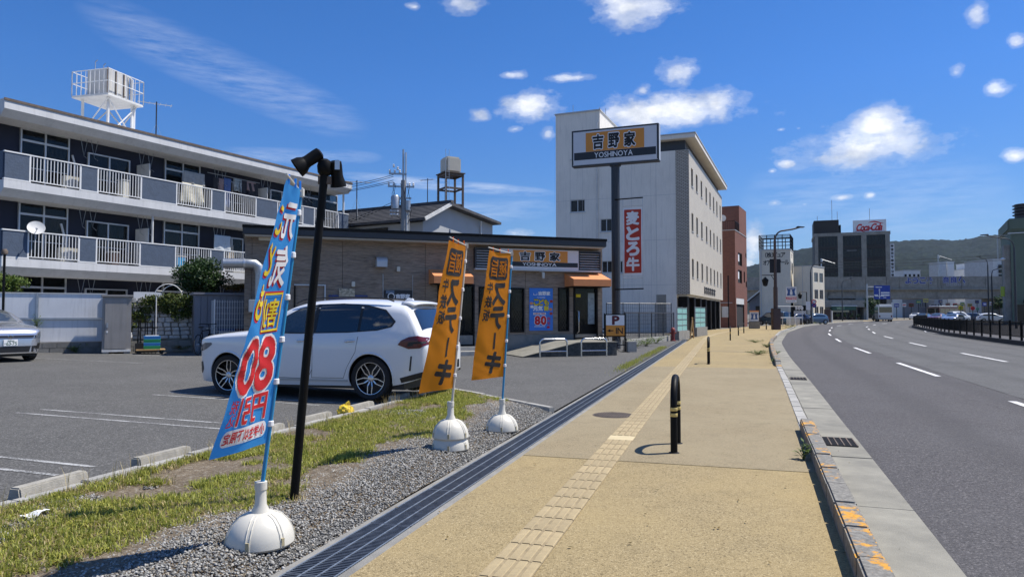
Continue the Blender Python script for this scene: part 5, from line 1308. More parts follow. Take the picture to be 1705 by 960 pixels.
# duct on the left corner
x, z = on(431, 440); dz = .16
MB().tube([(x - 1.1, -.45, z - .02), (x - .35, -.45, z), (x - .12, -.45, z - .02), (x, -.45, z - .12), (x + .05, -.45, z - .35), (x + .05, -.45, z - 1.25)], dz, 18).build('exhaust_duct', M_GALV, st, smooth=50)
MB().lathe([(dz + .02, -.03), (dz + .02, .03)], 18, (x - .45, -.45, z - .01), 'x').build('duct_band', M_ALU, st)
MB().box(x - .30, x + .36, -.75, 0, z - 1.62, z - 1.2).build('fan_box', M_GREYP, st, bevel=.02)
# name plate and blue poster above the car
nr = SW.rect(640, 483, 686, 506, -.05); npl = MB().box(nr[0], nr[1], -.08, -.03, nr[2], nr[3]).build('name_plate', M_SIGNBK, st)
NX, NZ, NW, NH = nr[0], nr[2], nr[1] - nr[0], nr[3] - nr[2]
lettering([[NX + .05 * NW, NX + .35 * NW, NZ + .75 * NH, NZ + .98 * NH]], mat('plate_blue_grey', (.12, .17, .24), .5, .1), npl, lambda a, b: (a, -.083, b))
ringm = MB().lathe([(.13, -.0865), (.13, -.083), (.10, -.083), (.10, -.0865)], 20, (NX + .24 * NW, 0, NZ + .55 * NH), 'y', True); ringm.build('emblem', M_PWHITE, npl)
lettering(line_rects('吉野家', NX + .66 * NW, NZ + .55 * NH, NH * .30, .06, .12), M_PWHITE, npl, lambda a, b: (a, -.084, b))
nr = SW.rect(547, 491, 612, 508, -.05); mp_ = MB().box(nr[0], nr[1], -.08, -.03, nr[2] - .3, nr[3]).build('menu_board', mat('menu_blue', (.02, .04, .16), .4, .5, 5), st)
for k in range(3): lettering([[nr[0] + .1 + k * .42, nr[0] + .42 + k * .42, nr[2] + .02, nr[2] + .16]], mat('menu_print', (.25, .30, .42), .5, .7, 9), mp_, lambda a, b: (a, -.084, b), 'menu_picture')
tx = MB().box(nr[0] + .35, nr[1] - .45, -.10, -.085, nr[3] - .08, nr[3] + .22).build('topper', mat('topper_print', (.42, .36, .26), .5, .8, 11), mp_)
# steps and side of the left door
x, z = on(778, 575); MB().box(x - .9, x + .55, -1.1, -.03, -.2, .16).build('step', M_CONC, st, bevel=.015); MB().box(x - .9, x + .5, -.6, -.032, .16, .30).build('step', M_CONC, st, bevel=.015)
# ramp and landing before the entrance
xr0, xr1, xr2 = SW.px(872, 588, -2.6)[0], SW.px(962, 575, -2.6)[0], SW.px(1027, 574, -2.6)[0]
M_RAMPSTONE = mat('dark_pebble_face', (.075, .075, .07), .9, .5, 14, .5, 60)
rp = MB().prism([(xr0, -.1), (xr2, -.1), (xr2, .46), (xr1, .46), (xr0, .012)], -2.6, -.04, lambda p, q, h: (p, h, q)).build('ramp', M_RAMPSTONE, st)
MB().prism([(xr0 - .05, .014), (xr1, .466), (xr2 + .03, .466), (xr2 + .03, .50), (xr1, .50), (xr0 - .05, .03)], -2.63, -.03, lambda p, q, h: (p, h, q)).build('ramp_deck', M_GUT, rp, bevel=.008)
# hoops in front of the ramp
def rack(px0, px1, lb):
    a, b = SW.px(px0, 590, -2.95), SW.px(px1, 590, -2.95); w = b[0] - a[0]; o = SW.p + SW.u * a[0] + SW.n * -2.95
    t = thing('hoop_barrier', lb, 'barrier', (o.x, o.y, -.03), SW.a, 'steel hoops before the ramp'); h = .66; r = .14
    path = [(0, 0, 0), (0, 0, h - r)] + [(r - r * math.cos(k), 0, h - r + r * math.sin(k)) for k in spread(0, math.pi / 2, 6)] + [(w - r + r * math.sin(k), 0, h - r + r * math.cos(k)) for k in spread(0, math.pi / 2, 6)] + [(w, 0, 0)]
    MB().tube(path, .03, 12).build('hoop', M_STEEL, t, smooth=50); MB().tube([(0, 0, .24), (w, 0, .24)], .02, 8).build('crossbar', M_STEEL, t)
rack(899, 944, 'polished steel hoop barrier before the low end of the ramp'); rack(968, 1010, 'polished steel hoop barrier before the entrance door')

# ---------------------------------------------------------------- pole sign
psn = thing('pole_sign', 'tall shop sign on a dark blue grey post beside the restaurant', 'sign', (4.49, 30.3, 0), R(-21.3))
MB().tube([(0, 0, -.2), (0, 0, 8.2)], .185, 24).build('post', M_DARKGREY, psn, smooth=40)
bz0, bz1 = 8.02, 9.52; bx0, bx1 = -1.86, 1.86
fr = MB().box(bx0 - .05, bx1 + .05, -.2, .2, bz0 - .05, bz1 + .05).build('cabinet', M_DARKGREY, psn, bevel=.012)
bd = shop_sign(psn, bx0 + .03, bx1 - .03, bz0 + .03, bz1 - .03, -.215)
MB().box(bx1 + .051, bx1 + .06, -.17, .17, bz0, bz1).build('end_panel', M_ALUF, psn); MB().lathe([(.25, 7.9), (.25, 7.97)], 20).build('collar', M_DARKGREY, psn)
MB().box(bx0, bx1, -.212, -.205, bz0 - .0, bz0 + .03).build('edge_strip', M_ALUF, psn)
for z in (6.42, 2.55): MB().tube([(0, -.18, z), (1.22, -.18, z + .02)], .028, 8).build('arm', M_BLACK, psn)
MB().tube([(1.2, -.18, 2.56), (1.2, -.18, 6.43)], .010, 6).build('cord', M_GALV, psn); MB().tube([(.36, -.18, 2.56), (.36, -.18, 6.43)], .010, 6).build('cord', M_GALV, psn)
cl = MB().grid(lambda a, b: (a, -.20 + .02 * math.sin(b * 3) * math.sin(a * 4), b), spread(.37, 1.19, 8), spread(3.14, 6.02, 20)).build('hanging_banner', M_PWHITE, psn, fix=False, smooth=60)
cf = lambda off: (lambda a, b: (a, -.20 + .02 * math.sin(b * 3) * math.sin(a * 4) - off, b))
rect_mesh([[.42, 1.14, 3.24, 5.95]], cf(.005), .1).build('red_field', M_REDD, cl, fix=False)
for i, ch in enumerate('麦とろ牛'): rect_mesh(text_rects(ch, .78, 5.58 - i * .655, .50, .54, .055), cf(.010), .1).build('lettering', M_PWHITE, cl, fix=False)
for z in (6.10, 3.02): MB().tube([(.34, -.2, z), (1.22, -.2, z)], .012, 6).build('banner_rod', M_GALV, psn)
# parking entrance sign
p = at(1024, 560, 27.6); pk = thing('parking_sign', 'framed parking sign with P over an arrow and IN, on a black stand', 'sign', (p.x, p.y, -.02), SW.a - R(6))
MB().box(-.43, .43, -.03, .03, .62, 1.52).build('board', M_BLACK, pk, bevel=.008)
F = lambda off: (lambda a, b: (a, -.03 - off, b))
lettering([[-.385, .385, 1.075, 1.475]], M_PWHITE, pk, F(.004), 'white_field'); lettering([[-.385, .385, .665, 1.068]], M_SIGNOR, pk, F(.004), 'orange_field')
lettering(text_rects('P', .02, 1.275, .26, .31, .05), mat('maroon_print', (.10, .005, .012), .6, 0), pk, F(.007)); lettering(line_rects('IN', .17, .866, .24, .02, .14), M_PBLACK, pk, F(.007))
lettering([[-.30, -.08, .846, .886]] + [[-.34 + k * .012, -.34 + k * .012 + .013, .866 - .0055 * (k + 1), .866 + .0055 * (k + 1)] for k in range(11)], M_PBLACK, pk, F(.007), 'arrow')
for x in (-.44, .44): MB().bar((x, 0, 0), (x, 0, 1.55), .03, .03).build('leg', M_BLACK, pk); MB().bar((x, -.35, .02), (x, .3, .02), .04, .03).build('foot', M_BLACK, pk)
MB().bar((-.44, 0, .3), (.44, 0, .3), .03, .03).build('rail', M_BLACK, pk)
q_ = at(1049, 575, 27.9); tag(MB().box(-.2, .2, -.2, .2, -.05, .42).xf(Matrix.Translation((q_.x, q_.y, 0)) @ Matrix.Rotation(.3, 4, 'Z')).build('concrete_weight', M_CONC, None, bevel=.02), 'pale concrete block beside the parking sign', 'block')

# bicycles
def bicycle(lb, loc, rz, paint=M_BLACK):
    t = thing('bicycle', lb, 'bicycle', loc, rz, 'bicycles'); r = .33
    for x in (-.52, .52):
        w = MB().lathe([(r - .016, -.014), (r, -.018), (r + .012, 0), (r, .018), (r - .016, .014)], 32, (x, 0, r + .01), 'y', True).build('wheel', M_TYRE, t)
        s_ = MB()
        for k in range(14): a = k * 2 * math.pi / 14; s_.bar((x, .01 * (-1) ** k, r + .01), (x + (r - .01) * math.cos(a), 0, r + .01 + (r - .01) * math.sin(a)), .003, .003)
        s_.lathe([(.025, -.04), (.025, .04)], 8, (x, 0, r + .01), 'y'); s_.build('spokes', M_GALV, w)
    bb_, sd, hd = (-.08, 0, .30), (-.22, 0, .78), (.36, 0, .80)
    f = MB()
    for a, b, rr in ((bb_, sd, .016), (bb_, (.40, 0, .70), .018), (sd, hd, .016), ((-.52, 0, .34), bb_, .010), ((-.52, 0, .34), sd, .010), ((.36, 0, .86), (.42, 0, .62), .018), ((.42, .03, .62), (.52, .03, .34), .011), ((.42, -.03, .62), (.52, -.03, .34), .011), (sd, (-.24, 0, .88), .012), ((.36, 0, .86), (.34, 0, .98), .012)): f.tube([a, b], rr, 8)
    f.build('frame', paint, t, smooth=40)
    MB().tube([(.24, -.29, .98), (.36, -.25, 1.01), (.36, 0, .99), (.36, .25, 1.01), (.24, .29, .98)], .012, 8).build('handlebar', M_BLACK, t)
    MB().prism([(-.14, -.07), (.14, -.02), (.14, .02), (-.14, .07)], .88, .93, lambda a, b, h: (-.24 + a, b, h)).build('saddle', M_TRIM, t, bevel=.015)
    MB().lathe([(.085, -.05), (.085, -.042)], 18, (-.08, 0, .30), 'y').build('chainring', M_GALV, t); MB().tube([(-.08, -.05, .30), (.05, -.09, .20), (.05, -.16, .20)], .012, 6).build('pedal', M_BLACK, t); MB().tube([(-.08, .05, .30), (-.20, .09, .40), (-.20, .16, .40)], .012, 6).build('pedal', M_BLACK, t)
    MB().prism([(.42, -.12), (.68, -.14), (.68, .14), (.42, .12)], .84, .86).build('basket_floor', M_GALV, t)
    return t
p = at(1017, 568, 28.3); bicycle('black bicycle mostly hidden behind the parking sign', (p.x, p.y, -.01), SW.a + R(12))
# ---------------------------------------------------------------- foliage
def leaf_cloud(name, m, parent, centres, n, leaf, seed=1, flat=.5, world=False):
    """many small leaf faces spread through overlapping clumps; centres: (x, y, z, rx, ry, rz)"""
    g = np.random.default_rng(seed); C = np.array(centres, float); w = C[:, 3] * C[:, 4] * C[:, 5]; idx = g.choice(len(C), n, p=w / w.sum())
    d = g.normal(0, 1, (n, 3)); d /= np.linalg.norm(d, axis=1)[:, None]; r = g.random(n) ** .45
    P_ = C[idx, :3] + d * r[:, None] * C[idx, 3:] * g.uniform(.85, 1.12, (n, 1))
    a = g.normal(0, 1, (n, 3)) + d * .6 + np.array([0, 0, flat]); a /= np.linalg.norm(a, axis=1)[:, None]      # leaf normal
    b = np.cross(a, g.normal(0, 1, (n, 3))); b /= np.linalg.norm(b, axis=1)[:, None] + 1e-9; c = np.cross(a, b); s_ = leaf * g.uniform(.6, 1.35, (n, 1))
    V = np.stack([P_ - b * s_, P_ + c * s_ * .5 - a * s_ * .12, P_ + b * s_, P_ - c * s_ * .5 - a * s_ * .12], 1).reshape(-1, 3)
    if world and parent is not None:
        Mi = np.array(frame_of(parent).inverted()); V = V @ Mi[:3, :3].T + Mi[:3, 3]
    return fast_mesh(name, V, np.arange(n * 4).reshape(-1, 4), 4, m, parent)
def clump_set(c, rx, ry, rz, n, seed, k=.45):
    g = np.random.default_rng(seed); out = []
    for i in range(n):
        d = g.normal(0, 1, 3); d /= np.linalg.norm(d); q = g.random() ** .4
        out.append((c[0] + d[0] * rx * q * .7, c[1] + d[1] * ry * q * .7, c[2] + d[2] * rz * q * .7, rx * k * g.uniform(.6, 1.1), ry * k * g.uniform(.6, 1.1), rz * k * g.uniform(.6, 1.1)))
    return out
def bush(name, label, c, rx, ry, rz, n, leaf, m, seed, z0, cat='bush', nc=26):
    t = thing(name, label, cat, (c[0], c[1], z0))
    leaf_cloud('crown', m, t, clump_set((0, 0, c[2] - z0), rx, ry, rz, nc, seed), n, leaf, seed)
    g = random.Random(seed); tr = MB(); h = c[2] - z0
    tr.tube([(0, 0, 0), (.03, .02, h * .5), (0, 0, h * .9)], [.09, .07, .04], 8)
    for i in range(6):
        a = g.uniform(0, 6.28); tr.tube([(0, 0, h * g.uniform(.35, .7)), (math.cos(a) * rx * .35, math.sin(a) * ry * .35, h * .95), (math.cos(a) * rx * .7, math.sin(a) * ry * .7, h + rz * g.uniform(-.1, .5))], [.035, .025, .008], 6)
    tr.build('trunk', mat('bark', (.10, .075, .055), .9, .3, 8), t); return t

# ---------------------------------------------------------------- apartment block
AW = Wall((-18.3, 25.1), math.atan2(.881, .473)); GA = .3
ap = thing('apartment_block', 'three storey navy apartment block with white balcony slabs and railings', 'apartment block', (AW.p.x, AW.p.y, 0), AW.a)
AL0, AL1 = AW.px(7, 270)[0], AW.px(581, 360)[0]; WY = 1.25
z_rt, z_3s, z_2s = AW.px(8, 164.5)[1], AW.px(8, 298)[1], AW.px(8, 429)[1]; rail_h = AW.px(8, 249.5)[1] - z_3s
MB().box(AL0 + .15, AL1 - .25, WY, 9.5, 0, z_rt - .5).build('wall', M_NAVY, ap)
def slab(name, zt, y0, x0, x1, d1=.30, d2=.58, back=1.4, m=M_SLAB):
    return MB().prism([(y0, zt), (back, zt), (back, zt - d2), (y0 + .28, zt - d2), (y0, zt - d1)], x0, x1, lambda p, q, h: (h, p, q)).build(name, m, ap)
slab('roof', z_rt, -.12, AL0 - .1, AL1 + .12, .36, .62, 9.7); MB().box(AL0 - .12, AL1 + .14, -.15, -.121, z_rt - .07, z_rt + .02).build('roof_edge', M_RUST, ap)
for zt in (z_3s, z_2s): slab('balcony_slab', zt, 0, AL0, AL1, .30, .58)
slab('terrace_slab', z_2s - 2.8, 0, AL0, AL1, .2, .4)
X3 = lambda p, off=0: AW.px(p, 270 + p * .16, off)[0]
PAT = [(7, 51, 'p'), (51, 135, 'r'), (135, 164, 'p'), (164, 236, 'r'), (236, 295, 'p'), (295, 353, 'r'), (353, 375.5, 'p'), (375.5, 427, 'r'), (427, 463, 'p'), (463, 505, 'r'), (505, 524, 'p'), (524, 564, 'r'), (564, 581, 'p')]
railm = {}
for zt in (z_3s, z_2s):
    ztop = zt + rail_h
    for a, b, k in PAT:
        x0, x1 = X3(a), X3(b)
        if k == 'p':
            pn = MB().box(x0 + .03, x1 - .03, .02, .08, zt + .06, ztop - .05).build('balcony_panel', M_PANELB, ap)
            MB().box(x0, x1, 0.0, .10, ztop - .05, ztop).build('top_rail', M_WHITE, pn); MB().box(x0, x1, 0.0, .10, zt + .01, zt + .06).build('bottom_rail', M_WHITE, pn)
        else:
            f = MB(); n = max(4, round((x1 - x0) / .125))
            f.box(x0, x1, .015, .075, ztop - .045, ztop); f.box(x0, x1, .025, .065, zt + .075, zt + .11)
            for i in range(n + 1):
                x = x0 + (x1 - x0) * i / n; w = .03 if i in (0, n) else .012; f.box(x - w, x + w, .033 if w < .02 else .02, .057 if w < .02 else .07, zt + (.11 if w < .02 else 0), ztop - .045)
            f.build('railing', M_WHITE, ap)
    # end return of the balcony
    MB().box(AL0, AL0 + .06, .10, WY, zt + .05, ztop).build('balcony_panel', M_PANELB, ap); MB().box(AL1 - .06, AL1, .10, WY, zt + .05, ztop).build('balcony_panel', M_PANELB, ap)
# windows on the set-back wall
def apt_window(pa, pb, zs, tall, transom, curtain, seed):
    x0, x1 = X3(pa, WY), X3(pb, WY); z0 = zs + (.06 if tall else .1); z1 = zs + (2.28 if transom else 1.85); y = WY - .05
    f = MB()
    for q in frame_r(x0, x1, z0, z1, .055): f.box(q[0], q[1], y - .05, y + .04, q[2], q[3])
    xm = (x0 + x1) / 2; f.box(xm - .03, xm + .03, y - .045, y + .03, z0 + .055, z1 - .055)
    if transom: f.box(x0 + .055, x1 - .055, y - .047, y + .03, zs + 1.78, zs + 1.86)
    f.box(x0 + .055, x1 - .055, y - .03, y + .02, zs + .78, zs + .81)
    f = f.build('window', M_ALUF, ap)
    for a, b in ((x0 + .055, xm - .03), (xm + .03, x1 - .055)):
        for c, d in (((z0 + .055, zs + 1.78), (zs + 1.86, z1 - .055)) if transom else ((z0 + .055, z1 - .055),)): MB().box(a, b, y + .005, y + .012, c, d).build('pane', M_GLASS, f)
    if curtain:
        a, b = (xm, x1 - .06) if curtain == 1 else (x0 + .06, x1 - .06)
        MB().grid(lambda u, v: (u, y + .036 + .010 * math.sin(u * 38), v), spread(a, b, 40), [z0 + .06, zs + 1.76]).build('curtain', M_CURT, f, fix=False, smooth=80)
    return f
FL = [z_3s, z_2s, z_2s - 2.8]
for i, zs in enumerate(FL):
    for pa, pb, tr_, cu in ((31, 113, 1, (1, 1, 0)[i]), (144, 214, 0, (2, 1, 2)[i]), (272, 331, 1, (1, 2, 0)[i]), (366, 404, 0, (2, 0, 1)[i]), (448, 486, 0, (1, 0, 0)[i]), (500, 560, 1, 1)):
        apt_window(pa, pb, zs, True, tr_, cu, i)
    for p0 in (240, 437):
        x = X3(p0, WY * .55); MB().box(x, x + .05, .35, WY - .005, zs, zs + 1.72).build('partition', M_WHITEW, ap, bevel=.012)
    for p0 in (139, 235, 360, 437, 505):
        x = X3(p0, .75); zz = (z_rt - .62) if i == 0 else FL[i - 1] - .58; h = MB()
        for dx in (0, .42):
            h.tube([(x + dx - .14, .75, zz), (x + dx, .75, zz - .72), (x + dx + .14, .75, zz)], .011, 5)
        h.tube([(x, .75, zz - .72), (x, .5, zz - .86)], .012, 5); h.tube([(x + .42, .75, zz - .72), (x + .42, .5, zz - .86)], .012, 5)
        h.build('laundry_bracket', M_GALV, ap)
MB().tube([(X3(254, .3), .25, z_2s), (X3(254, .3), .25, z_3s - .6)], .045, 10).build('downpipe', M_WHITEW, ap); MB().tube([(AL1 - .15, .3, z_3s), (AL1 - .15, .3, z_rt - .6)], .06, 10).build('downpipe', M_WHITEW, ap)
for zs, p0 in ((z_3s, 122), (z_2s, 106)): x = X3(p0, WY); MB().tube([(x, WY - .08, zs + .5), (x, WY - .1, zs + 1.2), (x - .08, WY - .04, zs + 1.6)], .045, 8).build('pipe_cover', M_WHITEW, ap)
def A(x, y, z):  # apartment frame to world
    q = AW.p + AW.u * x + AW.n * y; return Vector((q.x, q.y, z))
for i, (zs, p0, w, h, lb, m) in enumerate(((z_3s, 262, .5, .7, 'grey plastic tub behind the top balcony panel edge', M_GREYP), (z_2s, 190, .35, .55, 'dark flower pot stand on the middle balcony', M_BROWNP), (z_3s, 205, .3, .8, 'pale storage box on the top balcony', M_PLAST), (z_2s, 300, .45, .6, 'blue storage box on the middle balcony', M_BLUEP))):
    t = thing('storage_box', lb, 'box', A(X3(p0, .7), .7, zs), AW.a, 'odds and ends on the balconies'); MB().box(-w / 2, w / 2, -.2, .2, 0, h).build('body', m, t, bevel=.03); MB().box(-w / 2 - .02, w / 2 + .02, -.22, .22, h, h + .05).build('lid', M_GREYP, t, bevel=.01)
# air conditioners, dish, laundry: things on the balconies
for zs, p0, lb in ((z_3s, 122, 'beige air conditioner on the top balcony behind the railing'), (z_2s, 118, 'beige air conditioner on the middle balcony behind the railing'), (z_2s, 398, 'beige air conditioner at the right end of the middle balcony')):
    t = thing('air_conditioner', lb, 'air conditioner', A(X3(p0, .5), .5, zs), AW.a, 'outdoor units on the balconies')
    MB().box(-.38, .38, -.14, .14, .03, .58).build('casing', mat('beige_metal', (.48, .46, .40), .5, .05), t, bevel=.015); MB().lathe([(.2, -.155), (.2, -.141)], 20, (-.1, 0, .31), 'y').build('fan_grille', M_GREYP, t); MB().box(-.3, .3, -.1, .1, 0, .03).build('foot', M_BLACKMATT, t)
x, z = AW.px(61, 379, -.15); t = thing('satellite_dish', 'white satellite dish clamped to the middle balcony rail', 'satellite dish', A(x, -.12, z), AW.a - R(25))
dish = MB().lathe([(.0, .05), (.12, .042), (.22, .018), (.285, -.012), (.29, -.008), (.22, .026), (.12, .052), (.0, .060)], 28, axis='y').xf(Matrix.Rotation(R(-28), 4, 'X')); dish.build('reflector', M_WHITEW, t, smooth=60)
MB().tube([(0, 0.02, -.15), (0, -.32, -.10)], .012, 6).build('feed_arm', M_GALV, t); MB().lathe([(.035, -.05), (.035, .05)], 10, (0, -.33, -.08), 'y').build('feed_horn', M_GREYP, t); MB().tube([(0, .05, 0), (0, .15, -.1), (0, .15, -.4)], .02, 6).build('mount', M_GALV, t)
def cloth_piece(name, label, pa, pb, y0, y1, off, m, cat='laundry', hang=None, taper=0, wav=.03, seed=0):
    x0, x1 = AW.px(pa, y0, off)[0], AW.px(pb, y0, off)[0]; zt, zb = AW.px((pa + pb) / 2, y0, off)[1], AW.px((pa + pb) / 2, y1, off)[1]
    o = A(x0, off, zb); t = link(name, MB().grid(lambda u, v: ((x1 - x0) * (u + (0.5 - u) * taper * (1 - v)), wav * math.sin(u * 11 + v * 3 + seed) * (1.2 - v), (zt - zb) * v + .03 * math.sin(u * 5 + seed) * (1 - v)), spread(0, 1, 18), spread(0, 1, 10)).mesh(name, m, 80, 0, False), None, o, AW.a)
    t.modifiers.new('thick', 'SOLIDIFY').thickness = .012
    return tag(t, label, cat, 'laundry drying on the top balcony')
M_LACE = mat('cream_fringe', (.55, .52, .42), .9, .3, 9, .6, 40); M_SHIRT = mat('blue_shirt', (.10, .15, .30), .9, .1); M_DARKC = mat('dark_cloth', (.03, .028, .032), .9, .3, 6); M_PATT = mat('patterned_cloth', (.34, .35, .33), .9, .8, 9); M_PINKC = mat('dusty_pink_cloth', (.30, .20, .18), .9, .2)
cloth_piece('blanket', 'grey blanket hung high on the top balcony', 306, 341, 287, 308, .45, mat('grey_blanket', (.34, .33, .31), .95, .2, 6))
cloth_piece('fringed_throw', 'cream fringed throw hanging behind the top balcony railing', 303, 338, 306, 339, .42, M_LACE, taper=-.1, wav=.05)
for a, b, y0, y1, m, lb in ((355, 366, 296, 322, M_DARKC, 'dark garment left of the blue shirt on the line'), (364, 373, 297, 330, M_PINKC, 'dusty pink garment hanging beside the blue shirt'), (373, 385, 297, 344, M_SHIRT, 'blue shirt hanging on the top balcony'), (389, 403, 298, 319, M_PATT, 'patterned black and white cloth on the line'), (399, 411, 300, 330, M_DARKC, 'black garment right of the patterned cloth'),
                            (411, 426, 302, 318, M_PINKC, 'brownish pink cloth draped at the right of the line'), (414, 430, 306, 332, M_DARKC, 'long black garment near the balcony partition')):
    cloth_piece('garment', lb, a, b, y0, y1, .62, m, taper=random.uniform(0, .25), seed=a)
for zs, a, b in ((z_3s, 345, 432),):
    x0, x1 = X3(a, .62), X3(b, .62); zz = AW.px(390, 297, .62)[1]; MB().tube([(x0, .62, zz + .02), (x1, .62, zz + .02)], .014, 6).build('clothes_pole', M_GALV, ap)
cloth_piece('hanging_sheet', 'pale sheet drying on the middle balcony near the bush', 357, 384, 392, 418, .55, mat('pale_sheet', (.52, .56, .58), .9, .08), wav=.02)['group'] = 'laundry on the middle balcony'
cloth_piece('striped_towel', 'brown and white towel hanging low on the middle balcony', 377, 389, 408, 440, .6, mat('towel_print', (.42, .36, .28), .9, .5, 14), wav=.03)['group'] = 'laundry on the middle balcony'
# roof water tank
tx = AW.px(180, 180, 3.2)[0]; t = thing('water_tank', 'white water tank on a railed platform above the apartment roof', 'water tank', A(tx, 3.2, z_rt), AW.a + R(13))
zp = 1.95; w = 1.0
MB().box(-w, w, -w, w, zp - .09, zp).build('platform', M_WHITEW, t)
for x in (-.7, .7):
    for y in (-.7, .7): MB().tube([(x, y, 0), (x, y, zp - .09)], .06, 8).build('leg', M_WHITEW, t)
br = MB()
for a, b in (((-.8, -.8, .1), (.8, -.8, zp - .15)), ((.8, -.8, .1), (-.8, -.8, zp - .15)), ((.8, -.8, .1), (.8, .8, zp - .15)), ((.8, .8, .1), (.8, -.8, zp - .15)), ((-.8, .8, .1), (-.8, -.8, zp - .15)), ((-.8, .8, .1), (.8, .8, zp - .15))): br.tube([a, b], .03, 6)
br.build('brace', M_WHITEW, t)
rl = MB()
for z in (.55, 1.08): rl.tube([(-w, -w, zp + z), (w, -w, zp + z), (w, w, zp + z), (-w, w, zp + z), (-w, -w, zp + z)], .02, 5)
for i in range(9):
    k = -w + 2 * w * i / 8
    for p in ((k, -w), (k, w), (-w, k), (w, k)): rl.tube([(*p, zp), (*p, zp + 1.08)], .014 if i % 4 else .022, 5)
rl.build('guard_rail', M_WHITE, t)
tk = MB().box(-.62, .62, -.58, .58, zp + .12, zp + 1.28).build('tank', mat('tank_panel', (.60, .58, .54), .6, .08, 2, streak=.5), t, bevel=.03)
sm_ = MB()
for x in (-.67, -.2, .25, .63): sm_.box(x - .02, x + .03, -.625, -.602, zp + .12, zp + 1.28)
sm_.build('seam_rib', M_RUST, tk); MB().lathe([(.32, 1.27), (.32, 1.36), (.28, 1.39), (0, 1.39)], 18, (0, 0, zp)).build('hatch', M_RUST, tk)
for x in (-.55, -.1): MB().tube([(x, .2, zp + 1.28), (x, .2, zp + 1.62), (x + .05, .14, zp + 1.72)], .02, 6).build('vent_pipe', M_GALV, tk)
MB().tube([(.62, -.72, 0), (.62, -.72, zp + 1.1), (.45, -.62, zp + 1.2)], .05, 8).build('feed_pipe', M_WHITE, t); MB().tube([(.95, -.55, 0), (.95, -.55, zp)], .045, 8).build('drain_pipe', M_WHITE, t)
def yagi(label, base, h, rz, n=7, L=1.4, low=None, name='tv_antenna'):
    t = thing(name, label, 'antenna', base, rz, 'aerials'); MB().tube([(0, 0, 0), (0, 0, h)], .03, 6).build('mast', M_DARKGREY, t); b = MB().tube([(-L * .45, 0, h - .1), (L * .55, 0, h - .1)], .02, 5)
    for i in range(n): x = -L * .42 + L * .94 * i / (n - 1); b.tube([(x, -.28 + .012 * i, h - .1), (x, .28 - .012 * i, h - .1)], .010, 4)
    b.build('boom', M_GALV, t)
    if low: c = MB().tube([(-L * .7, 0, low), (L * .8, 0, low)], .014, 5); [c.tube([(-L * .7 + L * 1.5 * i / 11, -.16, low), (-L * .7 + L * 1.5 * i / 11, .16, low)], .006, 4) for i in range(12)]; c.build('boom', M_GALV, t)
    g = MB(); [g.tube([(0, 0, h * .55), (math.cos(a) * .6, math.sin(a) * .6, 0)], .006, 4) for a in (.5, 2.6, 4.7)]; g.build('guy_wire', M_GALV, t); return t
x = AW.px(260, 210, 2.6)[0]; yagi('tall aerial standing on the apartment roof beside the water tank', A(x, 2.6, z_rt), 2.35, AW.a + R(150), 7, 1.5, .52)
p = at(594, 340, 41); yagi('slim aerial rising behind the right end of the apartment roof', (p.x, p.y, 7.0), at(594, 300, 41).z - 7.0, R(20), 6, 1.5)

# ---------------------------------------------------------------- boundary of the car park
FW = Wall((-14.8, 23.0), R(30)); ZG = .2
def Fw(x, y, z=0.0):
    q = FW.p + FW.u * x + FW.n * y; return Vector((q.x, q.y, z))
fx = lambda p, off=0: FW.px(p, 540, off)[0]
bw = thing('block_wall', 'low weathered concrete block wall along the car park', 'wall', Fw(fx(-260), 0, .0), FW.a); L_ = fx(322) - fx(-260)
bm_ = MB().box(.004, .396, -.07, .07, .003, .187).mesh('block', M_CONCB, None, .008)
for r in range(3):
    n = int(L_ / .4)
    for i in range(n): link('block', bm_, bw, (i * .4 + (.2 if r % 2 else 0), random.uniform(-.004, .004), r * .19))
MB().box(0, L_ + .2, -.045, .045, 0, .565).build('core', M_CONCD, bw)
wf = thing('sheet_fence', 'tall pale sheet metal fence standing on the block wall', 'fence', Fw(fx(-260), .12, .58), FW.a); zt = FW.px(80, 488.5)[1] - .58
ed = [fx(p) - fx(-260) for p in (-260, -180, -90, -14, 62, 176)]
for a, b in zip(ed, ed[1:]):
    MB().box(a + .01, b - .01, -.02, .01, .0, zt).build('panel', M_FENCEW, wf); MB().box(a, b, -.06, -.021, zt * .46, zt * .50).build('rail', M_GALV, wf)
    MB().box(b - .045, b + .02, -.075, .03, -.3, zt + .02).build('post', M_GALV, wf)
MB().box(0, ed[-1], -.04, .03, zt, zt + .03).build('cap_rail', M_WHITEW, wf)
# stone retaining wall
x0, x1 = fx(222), fx(322); sw = thing('stone_wall', 'pale painted rubble stone wall half covered by ivy', 'wall', Fw(x0, .15, .0), FW.a); H_ = FW.px(270, 498)[1]
MB().box(0, x1 - x0 + .1, .02, .6, 0, H_ - .05).build('core', M_CONCD, sw)
M_STW = mat('painted_stone', (.52, .51, .49), .85, .2, 5, .5, 40, dirt=.5); yv = .62; g = random.Random(3)
while yv < H_ - .1:
    hh = g.uniform(.11, .2); x = g.uniform(-.1, 0)
    while x < x1 - x0:
        ww = g.uniform(.16, .42); m = MB().prism([(x + .012 + g.uniform(0, .03), yv + .01), (x + ww - .012, yv + .01 + g.uniform(-.01, .02)), (x + ww - .01 - g.uniform(0, .04), yv + hh - .008), (x + .02, yv + hh - .01 + g.uniform(-.02, .01))], -.05 + g.uniform(-.03, .02), .03, lambda p, q, h: (p, h, q))
        m.build('stone', M_STW, sw, bevel=.016); x += ww
    yv += hh
iv = thing('ivy', 'green and yellow ivy spilling over the stone wall', 'ivy', Fw(x0, .1, H_), FW.a); cl_ = []
